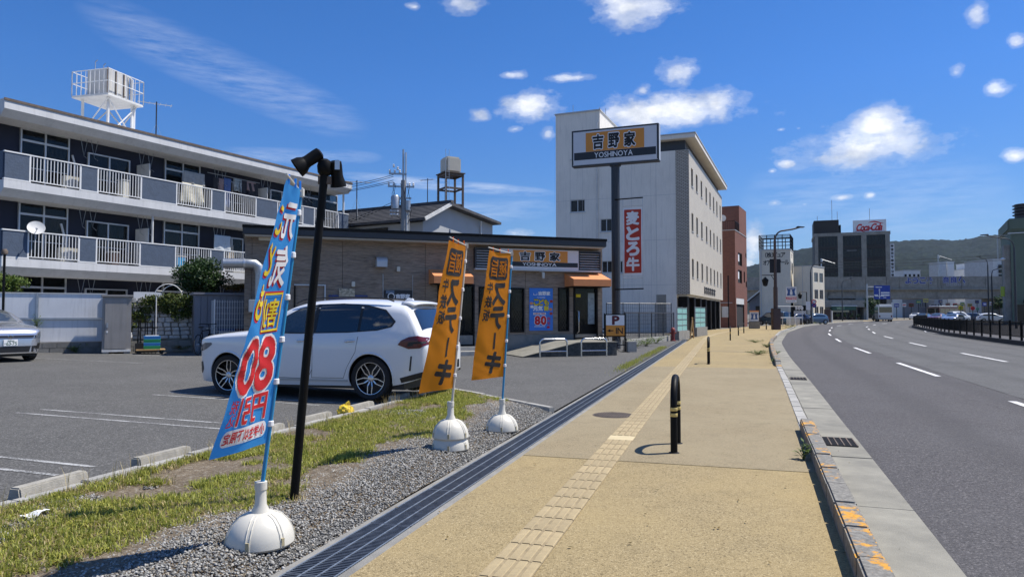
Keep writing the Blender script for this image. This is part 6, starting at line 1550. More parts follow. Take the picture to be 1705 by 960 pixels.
for i in range(60):
    xx = g.uniform(-.25, x1 - x0 + .1); top = .12; dn = -.5 + .25 * math.sin(xx * 3) - (.5 if xx < .5 else 0); zz = g.uniform(dn, top); cl_.append((xx, -.12 + g.uniform(-.08, .12), zz, .22, .10, .14))
leaf_cloud('ivy_leaves', M_LEAFI, iv, cl_, 3600, .048, 5)
# leaning white board and vertical white pipe
tag(MB().grid(lambda u, v: (u, .05, v - .04 * (u - .3) ** 2), spread(0, .85, 6), [0, .42]).xf(Matrix.Translation(Fw(fx(222), .35, H_ - .16)) @ Matrix.Rotation(FW.a, 4, 'Z')).build('white_board', M_WHITE), 'white sheet lying against the ivy behind the locker', 'board').modifiers.new('thick', 'SOLIDIFY').thickness = .02
t = tag(MB().tube([Fw(fx(259.5, -.2), -.2, .2), Fw(fx(259.5, -.2), -.2, H_ + .08)], .018, 8).build('white_pipe', M_WHITE), 'white upright pipe in front of the ivy wall', 'pipe')
# trellis arch
t = thing('garden_arch', 'curved white pipe arch frame above the ivy', 'arch', Fw(fx(256, 1.2), 1.2, H_ - .3), FW.a); r_ = .46
for y in (0, .75): MB().tube([(0 + y * .35, y, 0), (0 + y * .35, y, .42)] + [(r_ - r_ * math.cos(k) + y * .35, y, .42 + r_ * math.sin(k)) for k in spread(0, math.pi, 14)] + [(2 * r_ + y * .35, y, 0)], .015, 8).build('hoop', M_WHITE, t, smooth=50)
for k in (.5, 1.57, 2.64): MB().tube([(r_ - r_ * math.cos(k), 0, .42 + r_ * math.sin(k)), (r_ - r_ * math.cos(k) + .26, .75, .42 + r_ * math.sin(k))], .016, 6).build('cross_bar', M_WHITE, t)
# locker
o = Fw(fx(170, -1.0), -1.0, lotz(-13) + .0); H1 = FW.px(195, 491.5, -1.0)[1] - o.z; W1 = fx(218.5, -1.0) - fx(170, -1.0)
t = thing('storage_locker', 'tall grey steel storage locker with a flat lid', 'locker', o, FW.a)
MB().box(0, W1, 0, .85, .06, H1 - .05).build('body', M_SHED, t, bevel=.012); MB().box(-.04, W1 + .05, -.06, .9, H1 - .05, H1 + .02).build('lid', M_SHED, t, bevel=.01)
dr = MB().box(.07, W1 - .12, -.025, -.002, .16, H1 - .12).build('door', M_SHED, t, bevel=.006); MB().box(.12, .17, -.04, -.026, H1 * .45, H1 * .53).build('handle', M_GALV, dr); MB().box(.125, .165, -.032, -.027, H1 * .36, H1 * .39).build('lock', M_PWHITE, dr)
MB().box(0, W1, -.03, .02, .06, .13).build('skirt', M_WHITEW, t)
for x in (.1, W1 - .12): MB().box(x - .08, x + .1, -.02, .7, 0, .06).build('footing', M_CONCB, t)
# brooms on a rack, trolley and crates
o = Fw(fx(226, -.9), -.9, lotz(-12.4)); t = thing('tool_rack', 'dark rack of upright brooms beside the locker', 'rack', o, FW.a)
for i in range(6): x = .05 + i * .11; MB().tube([(x, random.uniform(-.1, .1), 0), (x + random.uniform(-.05, .05), .05, random.uniform(1.0, 1.55))], .016, 6).build('broom_handle', M_BLACK, t); MB().box(x - .06, x + .05, -.08, .08, .02, .34).build('broom_head', M_BLACKMATT, t)
MB().bar((0, 0, .85), (.65, 0, .85), .03, .04).build('rack_bar', M_BLACK, t)
o = Fw(fx(241, -1.3), -1.3, lotz(-12)); t = thing('trolley', 'flat orange edged trolley carrying stacked crates', 'trolley', o, FW.a)
MB().box(-.25, .62, -.3, .3, .12, .16).build('deck', M_WOOD, t, bevel=.01)
for x in (-.15, .5):
    for y in (-.22, .22): MB().lathe([(.055, -.02), (.055, .02)], 12, (x, y, .055), 'y').build('caster', M_TYRE, t)
CR = [mat('crate_blue', (.05, .25, .55), .4, .06), mat('crate_green', (.03, .30, .10), .4, .06)]
for i in range(4):
    q = o + Vector((FW.u.x * .22, FW.u.y * .22, .165 + i * .108)); c = thing('crate', ['blue plastic crate at the top of the stack', 'green plastic crate second from the top', 'blue plastic crate third from the top', 'green plastic crate at the bottom of the stack'][3 - i], 'crate', q, FW.a + random.uniform(-.03, .03), 'crates on the trolley')
    m = CR[(3 - i) % 2]; b = MB()
    for u0, u1, v0, v1 in ((-.24, .24, -.2, -.17), (-.24, .24, .17, .2), (-.24, -.21, -.17, .17), (.21, .24, -.17, .17)): b.box(u0, u1, v0, v1, 0, .10)
    b.box(-.21, .21, -.17, .17, 0, .02); b.build('tray', m, c); MB().box(-.25, .25, -.21, -.2, .075, .103).build('rim', m, c)
    if i == 3: MB().box(-.2, .2, -.16, .16, .09, .115).build('lid', M_PWHITE, c)
# slate grey shed and wire cage
o = Fw(fx(323, -.6), -.6, lotz(-10.5)); H2 = FW.px(360, 487, -.6)[1] - o.z; W2 = fx(412, -.6) - fx(323, -.6)
t = thing('garden_shed', 'slate grey sheet metal shed beside the restaurant', 'shed', o, FW.a)
b = MB().box(0, W2 * .93, .03, 1.2, 0, H2 - .08)
b.build('core', M_SHED2, t)
for i in range(int(W2 * .93 / .21)): MB().box(i * .21 + .008, i * .21 + .202, .0, .028, .05, H2 - .09).build('wall_panel', M_SHED2, t, bevel=.006)
MB().box(-.05, W2 * .93 + .05, -.08, 1.25, H2 - .08, H2).build('roof', M_SHED2, t, bevel=.01)
o = Fw(fx(357, -1.5), -1.5, lotz(-10)); H3 = FW.px(380, 499.5, -1.5)[1] - o.z; W3 = fx(411, -1.5) - fx(357, -1.5)
t = thing('wire_cage', 'white wire mesh cage holding bins before the shed', 'cage', o, FW.a); f = MB()
n = 13
for i in range(n + 1): f.bar((W3 * i / n, 0, .1), (W3 * i / n, 0, H3), .010, .010)
for i in range(9): f.bar((0, 0, .15 + (H3 - .2) * i / 8), (W3, 0, .15 + (H3 - .2) * i / 8), .008, .008, (0, 1, 0))
f.build('mesh_panel', M_WHITE, t); f = MB()
for i in range(6): f.bar((0, .8 * i / 5, .1), (0, .8 * i / 5, H3), .010, .010)
f.build('mesh_panel', M_WHITE, t)
for x in (0, W3): MB().tube([(x, 0, 0), (x, 0, H3 + .02)], .024, 8).build('post', M_WHITE, t)
for q_, cc, lb in ((.45, mat('bin_blue', (.03, .07, .20), .5, .06), 'blue lidded bin inside the wire cage'), (.95, mat('bin_red', (.12, .02, .015), .5, .06), 'dark red bin inside the wire cage')):
    p = o + Vector((FW.u.x * q_ + FW.n.x * .4, FW.u.y * q_ + FW.n.y * .4, 0)); c = thing('bin', lb, 'bin', p, FW.a, 'bins in the cage'); MB().prism([(-.2, 0), (.2, 0), (.24, .75), (-.24, .75)], -.2, .2, lambda a, b, h: (a, h, b)).build('body', M_GREYP if q_ < .6 else cc, c, bevel=.02); MB().box(-.26, .26, -.23, .23, .75, .84).build('lid', cc, c, bevel=.02)
q = Fw(fx(341, -1.9), -1.9, lotz(-10.6)); bicycle('black bicycle parked in front of the slate grey shed', q, FW.a + R(62))
# shrubs
p = at(335, 462, 27.0); bush('round_bush', 'dense dark green bush in front of the apartment balcony', (p.x, p.y, p.z), 1.05, .95, .95, 9000, .055, M_LEAF, 11, .4, nc=34)
p = at(396, 478, 27.4); bush('red_hedge', 'low reddish hedge beside the dark bush', (p.x, p.y, p.z), .55, .4, .22, 1500, .04, M_LEAFR, 12, 1.2, 'hedge', 12)
p = at(10, 474, 23.9); bush('light_shrub', 'light green shrub behind the fence at the left edge', (p.x, p.y, p.z), .85, .7, .55, 3200, .05, M_LEAFL, 13, .4, 'shrub', 20)
weed('weeds at the foot of the block wall behind the silver car', Fw(fx(128), -.25, .22), 22, .3, .35, M_LEAFL, .04); weed('climbing weed on the fence post', Fw(fx(62), -.1, 1.0), 14, .5, .2, M_LEAFL, .04)
weed('dry weeds and litter leaves by the trolley', Fw(fx(300), -.3, .25), 26, .15, .5, M_LEAFR, .04)

# ---------------------------------------------------------------- house with the tank tower
E0, B0 = Vector((-4.6, 39.3)), Vector((-.85, 46)); R0 = E0.lerp(B0, .27); F0 = Vector((-(B0 - E0).y, (B0 - E0).x)).normalized()
hs = thing('grey_house', 'two storey house with a shallow grey tiled roof behind the restaurant', 'house', (E0.x, E0.y, 0), math.atan2(F0.y, F0.x)); hi = frame_of(hs).inverted()
# local: x along the ridge (to the left), y across (towards camera is +)
loc = lambda v: (hi @ Vector((v.x, v.y, 0))).xy
lE, lR, lB = loc(E0), loc(R0), loc(B0); zE, zR, zB = at(715, 360, 39.3).z, at(745, 337, 41.1).z, at(830, 368, 46).z
D_ = -lB.y if lB.y < 0 else lB.y; sg = 1 if lB.y > 0 else -1
xr = [(-.3, 0)]
Lh = 12.0
def roofp(xs, pts, th, name, m): return MB().prism(pts, xs[0], xs[1], lambda p, q, h: (h, p, q)).build(name, m, hs)
yE, yR, yB = 0.0, lR.y, lB.y
rfo = roofp((lR.x - .0, Lh), [(yE - sg * .5, zE - .1), (yR, zR), (yR, zR - .16), (yE - sg * .5, zE - .26)], .1, 'roof', M_ROOFT)
roofp((lB.x * .0, Lh), [(yB + sg * .3, zB - .05), (yR, zR + .002), (yR, zR - .158), (yB + sg * .3, zB - .21)], .1, 'roof', M_ROOFT)
for i in range(9):
    k = (i + .5) / 9; ya, za_ = yE - sg * .5 + (yR - yE + sg * .5) * k, zE - .1 + (zR - zE + .1) * k; MB().bar((lR.x, ya, za_ + .015), (Lh, ya, za_ + .015), .03, .03).build('tile_course', M_ROOFT, rfo)
MB().bar((lR.x - .1, yR, zR + .05), (Lh, yR, zR + .05), .25, .16).build('ridge', M_ROOFT, rfo)
MB().prism([(yE, 0), (yB, 0), (yB, zB - .22), (yR, zR - .18), (yE, zE - .28)], .5, Lh - .3, lambda p, q, h: (h, p, q)).build('wall', M_WALLG, hs)
MB().box(3.0, Lh - .5, yE - sg * .06 if sg > 0 else yE, yE if sg > 0 else yE + .06, zE - 2.2, zE - .45).build('painted_balcony_shade', M_GLASSD, hs)  # dark sheet stands for the shade inside the balcony opening
for x in (3.8, 5.6, 7.4): MB().box(x, x + 1.2, min(yE - sg * .07, yE - sg * .1), max(yE - sg * .07, yE - sg * .1), zE - 1.9, zE - .8).build('window', M_GLASSD, hs)
for k in (.35, .72): yk = yE + (yB - yE) * k; MB().box(.44, .5, yk - .04, yk + .04, 0, zE - .4).build('wall_seam', M_GALV, hs)
MB().tube([(.4, yB - sg * 1.6, 0), (.4, yB - sg * 1.6, zB - .5), (.2, yB - sg * 1.9, zB - .25)], .05, 8).build('downpipe', M_WHITE, hs)
MB().bar((lR.x - .02, yE - sg * .5, zE - .2), (lR.x - .02, yR, zR - .1), .06, .2).build('barge_board', M_WHITEW, hs)
p = at(750, 345, 47); t = thing('tank_tower', 'beige water tank on a rusty steel tower behind the house', 'water tank', (p.x, p.y, 0), R(30)); zt0, zt1, zt2 = at(750, 345, 47).z, at(750, 291, 47).z, at(750, 263, 47).z; w = .62
for x in (-w, w):
    for y in (-w, w): MB().bar((x, y, 0), (x, y, zt1), .12, .12).build('leg', M_RUST, t)
for zz in (zt0 + .1, (zt0 + zt1) / 2 + .1, zt1 - .1):
    b = MB(); [b.bar(a, c, .08, .12) for a, c in (((-w, -w, zz), (w, -w, zz)), ((w, -w, zz), (w, w, zz)), ((w, w, zz), (-w, w, zz)), ((-w, w, zz), (-w, -w, zz)))]; b.build('ring_beam', M_RUST, t)
MB().box(-.75, .75, -.75, .75, zt1, zt1 + .06).build('deck', M_RUST, t); MB().box(-.55, .55, -.55, .55, zt1 + .06, zt2).build('tank', mat('beige_tank', (.55, .51, .42), .6, .06, 2), t, bevel=.12)
ld = MB(); [ld.tube([(x, -.85, 2), (x, -.85, zt2 + .35)], .016, 5) for x in (-.75, -.5)]; [ld.tube([(-.75, -.85, z), (-.5, -.85, z)], .012, 4) for z in spread(2.2, zt2, 26)]; ld.build('ladder', M_GALV, t)
p = at(712, 300, 47.5); yagi('small aerial left of the tank tower', (p.x, p.y, 6.5), at(718, 297, 47.5).z - 6.5, R(160), 5, 1.0)
# utility pole
p = at(672, 300, 36); up = thing('utility_pole', 'concrete utility pole with transformer and crossarms behind the restaurant', 'utility pole', (p.x, p.y, 0), R(10)); ztp = at(672, 249, 36).z
MB().tube([(0, 0, 0), (0, 0, ztp - 1.6)], [.17, .13], 14).build('pole', mat('pole_concrete', (.30, .29, .28), .85, .1), up, smooth=40); MB().tube([(-.02, 0, ztp - 1.7), (-.02, 0, ztp)], .05, 8).build('extension', M_GALV, up); MB().tube([(.11, 0, ztp - 1.8), (.11, 0, ztp - .15)], .045, 8).build('extension', M_ALU, up)
Z = lambda y: at(672, y, 36).z
for y, a, b in ((290, -.75, .15), (311, -.8, .55), (330, -.6, .4)): MB().bar((a, -.05, Z(y)), (b, -.05, Z(y) - .0), .08, .08).build('crossarm', M_GALV, up)
for x, y in ((-.7, 290), (-.45, 290), (-.2, 290), (-.75, 311), (.5, 311), (.3, 311), (-.5, 311), (-.5, 281), (-.3, 285)): MB().lathe([(.03, 0), (.06, .05), (.035, .09), (.06, .13), (.02, .18)], 10, (x, -.05, Z(y) + .04)).build('insulator', M_WHITE, up)
MB().lathe([(.02, -.34), (.22, -.32), (.22, .30), (.18, .36), (.02, .38)], 18, (-.42, -.05, Z(338))).build('transformer', M_GALV, up, smooth=40); MB().lathe([(.02, -.25), (.14, -.25), (.14, .25), (.02, .26)], 14, (.22, -.05, Z(342))).build('switch_box', M_GALV, up)
for k in range(6): MB().lathe([(.05, -.05), (.09, 0), (.05, .05)], 8, (-.62 + (k % 3) * .16, -.12, Z(352 + 6 * (k // 3)))).build('insulator', M_WHITE, up)
g_ = random.Random(4)
for k in range(12): x = g_.uniform(-.6, .3); z = Z(g_.uniform(300, 360)); MB().tube([(x, -.08, z), (x + g_.uniform(-.25, .25), -.14, z - g_.uniform(.2, .6)), (x + g_.uniform(-.2, .2), -.05, z - g_.uniform(.6, 1.2))], .012, 5).build('jumper_wire', M_BLACK, up)
MB().tube([(.17, -.05, 0), (.17, -.05, Z(355))], .05, 8).build('conduit', M_WHITEW, up); MB().tube([(.27, -.02, 0), (.27, -.02, Z(352))], .03, 8).build('conduit', M_WHITEW, up)
def cable(lb, a, b, sag, r=.014, n=16, grp='overhead cables', cat='cable', name='overhead_cable'):
    a, b = Vector(a), Vector(b); return tag(MB().tube([a.lerp(b, k) - Vector((0, 0, sag * 4 * k * (1 - k))) for k in spread(0, 1, n)], r, 5).build(name, M_BLACKMATT), lb, cat, grp)
for i, (y0, x1, y1) in enumerate(((291, 588, 300), (294, 580, 306), (300, 576, 309), (303, 560, 312), (336, 580, 362), (340, 575, 366))):
    cable(['uppermost cable from the utility pole to the left', 'second cable from the utility pole to the left', 'third cable running left from the upper crossarm', 'lowest of the four upper cables running left', 'steep cable dropping left behind the apartment', 'lower steep cable dropping left behind the apartment'][i], at(655, y0, 36), at(x1 - 130, y1 + (8 if i < 4 else 42), 58), .5 if i < 4 else .3)
# ---------------------------------------------------------------- grey office building
LF = 11.27; o2 = Vector((.382, .924)); o1 = Vector((.924, -.382)); OC = Vector((14.2, 56.0)); OP = OC - o1 * LF
O1 = Wall(OP, math.atan2(o1.y, o1.x)); O2 = Wall(OC, math.atan2(o2.y, o2.x)); LR = 24.9
of = thing('office_building', 'four storey grey office building raised on dark columns', 'office building', (OP.x, OP.y, 0), O1.a)
ZS, ZE = 3.1, 14.75
TW = 3.92
W1_ = [O1.rect(949.5, 332, 974, 353), O1.rect(999.5, 364, 1020, 385.5), O1.rect(1002, 434, 1020, 454), O1.rect(1032, 434, 1041, 454), O1.rect(950, 245, 956, 265)]
m = MB(); m.box(.01, LF - 1.9, .25, LR - .2, 0, ZE); m.box(LF - 1.9, LF - .26, .25, LR - .2, ZS, ZE); m.build('core', M_ROOM, of)
m = MB()
for q in subtract((0, O1.px(1126, 400)[0], 0, ZE), W1_): m.box(q[0], q[1], 0, .249, q[2], q[3])
m.build('wall', M_OFFICE, of)
xt = O1.px(1126, 400)[0]; MB().box(xt, LF - .004, -.03, .24, ZS, ZE).build('ribbed_tile_strip', M_TILEG, of)
R2 = []
pc = [1153.3, 1161, 1168.8, 1176.7, 1183, 1188.8, 1194.2, 1199.6]
for zt in (13.5, 9.8, 6.04):
    for p in pc:
        y = O2.px(p, 400)[0]; R2.append((y - .52, y + .52, zt - 1.5, zt))
m = MB()
for q in subtract((0.001, LR, ZS, ZE), R2): m.box(LF - .25, LF, q[0], q[1], q[2], q[3])
m.build('tiled_wall', M_TILEB, of)
MB().box(0.0, LF - .3, LR - .2, LR, 0, ZE).build('wall', M_OFFICE, of); MB().box(-.0, .24, .25, LR - .2, 0, ZE).build('wall', M_OFFICE, of)
for y0, y1, z0, z1 in R2:
    f = MB()
    for q in frame_r(y0, y1, z0, z1, .06): f.box(LF - .17, LF - .10, q[0], q[1], q[2], q[3])
    f.box(LF - .16, LF - .11, (y0 + y1) / 2 - .03, (y0 + y1) / 2 + .03, z0 + .06, z1 - .06); f = f.build('window', M_DARKGREY, of)
    MB().box(LF - .145, LF - .135, y0 + .06, y1 - .06, z0 + .06, z1 - .06).build('pane', M_GLASSD, f); MB().box(LF - .1, LF + .05, y0 - .04, y1 + .04, z0 - .07, z0 - .003).build('sill', M_ALUF, f)
for x0, x1, z0, z1 in W1_:
    f = MB()
    for q in frame_r(x0, x1, z0, z1, .06): f.box(q[0], q[1], .06, .14, q[2], q[3])
    f.box((x0 + x1) / 2 - .03, (x0 + x1) / 2 + .03, .07, .13, z0 + .06, z1 - .06); f = f.build('window', M_ALUF, of)
    MB().box(x0 + .06, x1 - .06, .10, .11, z0 + .06, z1 - .06).build('pane', M_GLASSD, f); MB().box(x0 - .05, x1 + .05, -.06, .06, z0 - .08, z0 - .004).build('sill', M_ALUF, f)
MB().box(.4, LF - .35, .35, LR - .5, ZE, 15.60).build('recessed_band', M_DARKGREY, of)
MB().prism([(0, 0), (1, 0), (1, .3), (0, .3)], 0, 1).mesh('unused') if False else None
rf = MB().box(TW - .2, LF + .55, -.35, LR + .4, 15.60, 15.95).build('roof', M_OFFICE, of, bevel=.03); MB().box(TW - .25, LF + .6, -.4, LR + .45, 15.951, 16.03).build('coping', M_GREYP, rf)
ztw = O1.px(960, 188.5)[1]; tw = MB().box(-.0, TW, -.002, 8.5, ZE + .001, ztw).build('stair_tower', M_OFFICE, of); MB().box(-.08, TW + .08, -.08, 8.6, ztw, ztw + .12).build('coping', M_GREYP, tw)
MB().box(.8, 2.6, 2, 4, ztw + .12, ztw + .5).build('roof_unit', M_WHITEW, tw)
for x, y in ((1.2, 1.2), (3.2, 2.6), (3.6, 3.2)): MB().tube([(x, y, ztw), (x, y, ztw + 1.1)], .025, 5).build('roof_aerial', M_GALV, tw)
x = O1.px(995, 400)[0]; MB().tube([(x, -.08, 0), (x, -.08, ztw - 1.2), (x + .1, -.05, ztw - .8)], .07, 8).build('downpipe', M_WHITEW, of); x = O1.px(1093, 400)[0]; MB().box(x - .01, x + .01, -.012, -.001, 0, ZE).build('panel_joint', M_GREYP, of)
for z in (3.9, 7.55, 11.2): MB().box(0, xt, -.006, -.001, z - .012, z + .012).build('panel_joint', M_GREYP, of)
for x in (1.3, 2.4, 5.2, 6.6, 8.2): MB().box(x - .008, x + .008, -.008, -.001, 0, ZE).build('panel_joint', M_GREYP, of)
MB().box(LF - 1.75, LF - .28, .3, LR - .3, ZS - .15, ZS - .004).build('soffit', M_WHITEW, of); MB().box(LF - 2.7, LF - 1.9, -.01, .0, 0, ZS).build('painted_entry_shade', M_CONCD, of)  # last box: darker sheet standing for the shaded opening under the office
for k in range(7):
    y = .55 + k * 3.85; c = MB().box(LF - 1.0, LF - .30, y, y + 1.0, -.2, ZS - .15).build('column', M_BLACK, of, bevel=.02)
MB().box(LF - 3.2, LF - 1.91, 1.0, LR - .5, 0, ZS - .16).build('ground_floor_glazing', M_GLASSD, of)
a, b = O2.px(1172, 484)[0], O2.px(1191, 487)[0]; zc = O2.px(1181, 485)[1]; n = 6
for i in range(n): y = a + (b - a) * (i + .5) / n; w = (b - a) / n * .36; MB().box(LF + .004, LF + .06, y - w, y - w * .45, zc - .32, zc + .32).box(LF + .004, LF + .06, y - w * .2, y + w, zc + .1, zc + .26).box(LF + .004, LF + .06, y - w * .1, y + w * .4, zc - .32, zc + .0).build('facade_letter', M_DARKGREY, of)
# mesh fence, teal screens, oddments before the office
def mesh_fence(lb, a, b, h, n, z0=0.0, mat_=M_DARKGREY):
    a, b = Vector(a), Vector(b); d = b - a; t = thing('mesh_fence', lb, 'fence', (a.x, a.y, z0), math.atan2(d.y, d.x), 'fences by the office'); L = d.length; f = MB()
    for i in range(int(L / .16)): f.bar((i * .16, 0, .05), (i * .16, 0, h), .010, .010)
    for k in range(9): f.bar((0, .002, .08 + (h - .1) * k / 8), (L, .002, .08 + (h - .1) * k / 8), .010, .010, (0, 1, 0))
    f.build('mesh_panel', mat_, t)
    for i in range(n + 1): MB().tube([(L * i / n, 0, -.1), (L * i / n, 0, h + .06)], .03, 8).build('post', mat_, t)
    MB().tube([(0, 0, h + .02), (L, 0, h + .02)], .024, 6).build('top_rail', mat_, t); return t
a = at(1040, 560, 33.5); b = at(1122, 560, 41); mesh_fence('dark mesh fence between the sign post and the office', (a.x, a.y), (b.x, b.y), 1.55, 4)
a = at(1010, 560, 46); b = at(1118, 560, 47.5); mesh_fence('tall grey mesh fence before the office wall', (a.x, a.y), (b.x, b.y), 2.2, 4)
base = tag(MB().box(0, 1, -.1, .1, 0, 1).mesh('x') and link('kerb_wall', MB().box(0, 7.4, -.12, .12, -.1, .28).mesh('kerb_wall', M_CONC, None, .02), None, (*at(1040, 560, 33.5).xy, 0), math.atan2((at(1122, 560, 41) - at(1040, 560, 33.5)).y, (at(1122, 560, 41) - at(1040, 560, 33.5)).x)), 'low concrete kerb wall under the dark mesh fence', 'wall')
for i, (p0, p1, D0, D1, y0, y1, lb) in enumerate(((1127.5, 1143.5, 41, 43.5, 512, 550, 'teal screen panel at the corner of the office plot'), (1157.5, 1174, 47, 50.5, 511.5, 544, 'teal screen panel nearer the office columns'))):
    a, b = at(p0, 540, D0), at(p1, 540, D1); d = Vector((b.x - a.x, b.y - a.y)); z0, z1 = at((p0 + p1) / 2, y1, (D0 + D1) / 2).z, at((p0 + p1) / 2, y0, (D0 + D1) / 2).z
    t = thing('teal_screen', lb, 'screen', (a.x, a.y, 0), math.atan2(d.y, d.x), 'teal screens'); L = d.length
    for k in range(2): MB().box(L * k / 2 + .03, L * (k + 1) / 2 - .03, -.015, .015, z0, z1).build('panel', M_TEAL, t)
    for k in range(3): MB().bar((L * k / 2, 0, 0), (L * k / 2, 0, z1 + .04), .05, .05).build('post', M_GALV, t)
    for zz in spread(z0, z1, 4): MB().bar((0, -.03, zz), (L, -.03, zz), .025, .025, (0, 1, 0)).build('rail', M_GALV, t)
    MB().box(-.15, L + .15, -.14, .14, -.1, z0 - .02).build('block_base', M_CONCB, t)
p = at(1120.5, 556, 39.5); t = thing('fire_hydrant', 'faded red standpipe at the fence corner', 'standpipe', (p.x, p.y, 0)); MB().lathe([(.16, 0), (.16, .05), (.10, .06), (.10, .55), (.14, .56), (.14, .62), (.09, .72), (.03, .76)], 14).build('body', mat('faded_red', (.22, .03, .025), .6, .15), t, smooth=40); MB().lathe([(.05, -.18), (.05, .18)], 10, (0, 0, .45), 'x').build('outlet', mat('faded_red', (.2, .02, .02)), t)
p = at(1152, 552, 44); t = thing('timber_brace', 'leaning yellow timber trestle before the teal screen', 'trestle', (p.x, p.y, 0), R(60)); MB().bar((-.4, 0, 0), (.15, 0, 1.3), .07, .05).build('strut', M_WOOD, t); MB().bar((.4, 0, 0), (.1, 0, 1.3), .07, .05).build('strut', M_WOOD, t); MB().bar((-.3, .03, .3), (.32, .03, .3), .06, .04).build('rail', M_WOOD, t)
for px_, D, n, lb in ((1058, 31.5, 40, 'weedy grass between the sign post and the fence'), (1075, 33, 44, 'weeds growing along the kerb wall'), (1092, 36, 40, 'weeds at the far end of the kerb wall')):
    q = at(px_, 560, D); weed(lb, (q.x, q.y, 0), n, .4, .8, M_LEAFL, .05)

# ---------------------------------------------------------------- red brick building
b2 = Vector((.45, .893)); b1 = Vector((.893, -.45)); BC = Vector((26.1, 82.0)); BP = BC - b1 * 6.0; B2 = Wall(BC, math.atan2(b2.y, b2.x))
bk = thing('brick_building', 'narrow red brick building with a roof terrace next to the office', 'building', (BP.x, BP.y, 0), math.atan2(b1.y, b1.x)); LB = 8.4; gzb = gz(82)
zt = at(1218, 383, 82).z; zt2 = at(1237, 348.5, 88).z; y1_ = B2.px(1243.5, 450)[0]; yt = B2.px(1231, 400)[0]; zl = B2.px(1235, 497)[1]
WB = [(B2.px(1229, 430)[0], B2.px(1235.5, 430)[0], B2.px(1232, 442)[1], B2.px(1232, 421)[1]), (B2.px(1228.5, 430)[0], B2.px(1235, 430)[0], B2.px(1232, 471)[1], B2.px(1232, 449.5)[1]), (B2.px(1238, 430)[0], B2.px(1240, 430)[0], B2.px(1239, 470)[1], B2.px(1239, 452)[1]), (B2.px(1241.3, 430)[0], B2.px(1243, 430)[0], B2.px(1242, 429)[1], B2.px(1242, 421)[1]), (B2.px(1241.3, 430)[0], B2.px(1243, 430)[0], B2.px(1242, 478)[1], B2.px(1242, 468)[1])]
MB().box(4.0, 5.85, .1, y1_ - .1, 0, zt - .1).build('core', M_ROOM, bk); m = MB()
for q in subtract((0.002, y1_, zl, zt), WB): m.box(5.86, 6.0, q[0], q[1], q[2], q[3])
m.build('brick_wall', M_BRICK, bk); MB().box(3.3, 6.0 - .001, -.0, .12, 0, zt).build('brick_wall', M_BRICK, bk); MB().box(0, 3.3, -.1, 6, 0, zt - .4).build('grey_wall', M_OFFICE, bk)
MB().box(2.0, 6.0, yt, y1_ - .003, zt, zt2).build('brick_tower', M_BRICK, bk); MB().box(0, 2.6, yt, y1_, zt - .4, zt2 - .5).build('grey_tower', M_OFFICE, bk); MB().box(3.3, 6.05, -.05, y1_ + .05, zt, zt + .08).build('coping', M_GREYP, bk)
for y0, y1, z0, z1 in WB:
    f = MB()
    for q in frame_r(y0, y1, z0, z1, .08): f.box(5.84, 5.95, q[0], q[1], q[2], q[3])
    f = f.build('window', M_BLACK, bk); MB().box(5.87, 5.88, y0, y1, z0, z1).build('pane', M_GLASSD, f)
    if y1 - y0 > 1: MB().box(5.89, 5.9, y0 + .3, (y0 + y1) / 2, z0 + .5, z1 - .2).build('blind', M_PWHITE, f)
r_ = MB()
for k in range(12): r_.bar((6.0, yt * k / 11, zt + .08), (6.0, yt * k / 11, zt + 1.1), .03, .03)
for k in range(14): r_.bar((3.3 + 2.7 * k / 13, 0, zt + .08), (3.3 + 2.7 * k / 13, 0, zt + 1.1), .03, .03)
r_.bar((6, 0, zt + 1.1), (6, yt, zt + 1.1), .05, .05); r_.bar((3.3, 0, zt + 1.1), (6, 0, zt + 1.1), .05, .05); r_.build('terrace_railing', M_BLACK, bk)
MB().lathe([(0, .05), (.35, .0), (.4, -.06)], 16, (4.6, .2, zt + 1.5), 'y').build('satellite_dish', M_WHITE, bk); MB().lathe([(.5, 0), (.5, 1.1), (.4, 1.2), (0, 1.25)], 16, (.9, 2, zt - .4)).build('roof_tank', M_WHITEW, bk)
MB().box(5.3, 5.84, .2, y1_ - .2, 0, zl - .002).build('shopfront', M_GLASSD, bk); MB().box(5.9, 6.0, .0, .5, 0, zl).build('pier', M_BRICK, bk); MB().box(5.9, 6.0, y1_ * .72, y1_, 0, zl).build('pier', M_BRICK, bk); MB().box(5.9, 5.99, .5, y1_ * .72, zl - .7, zl - .004).build('lintel', M_WHITEW, bk)
p = at(1213, 520, 72); t = thing('utility_cabinet_pole', 'dark pole with a small white meter box before the brick building', 'pole', (p.x, p.y, gz(72))); MB().tube([(0, 0, 0), (0, 0, 5.4)], .07, 8).build('pole', M_BLACK, t); MB().box(-.75, -.1, -.25, .2, 1.1, 2.2).build('meter_box', M_WHITEW, t, bevel=.03); MB().bar((-.8, 0, 2.6), (.4, 0, 2.6), .06, .06).build('arm', M_GALV, t)

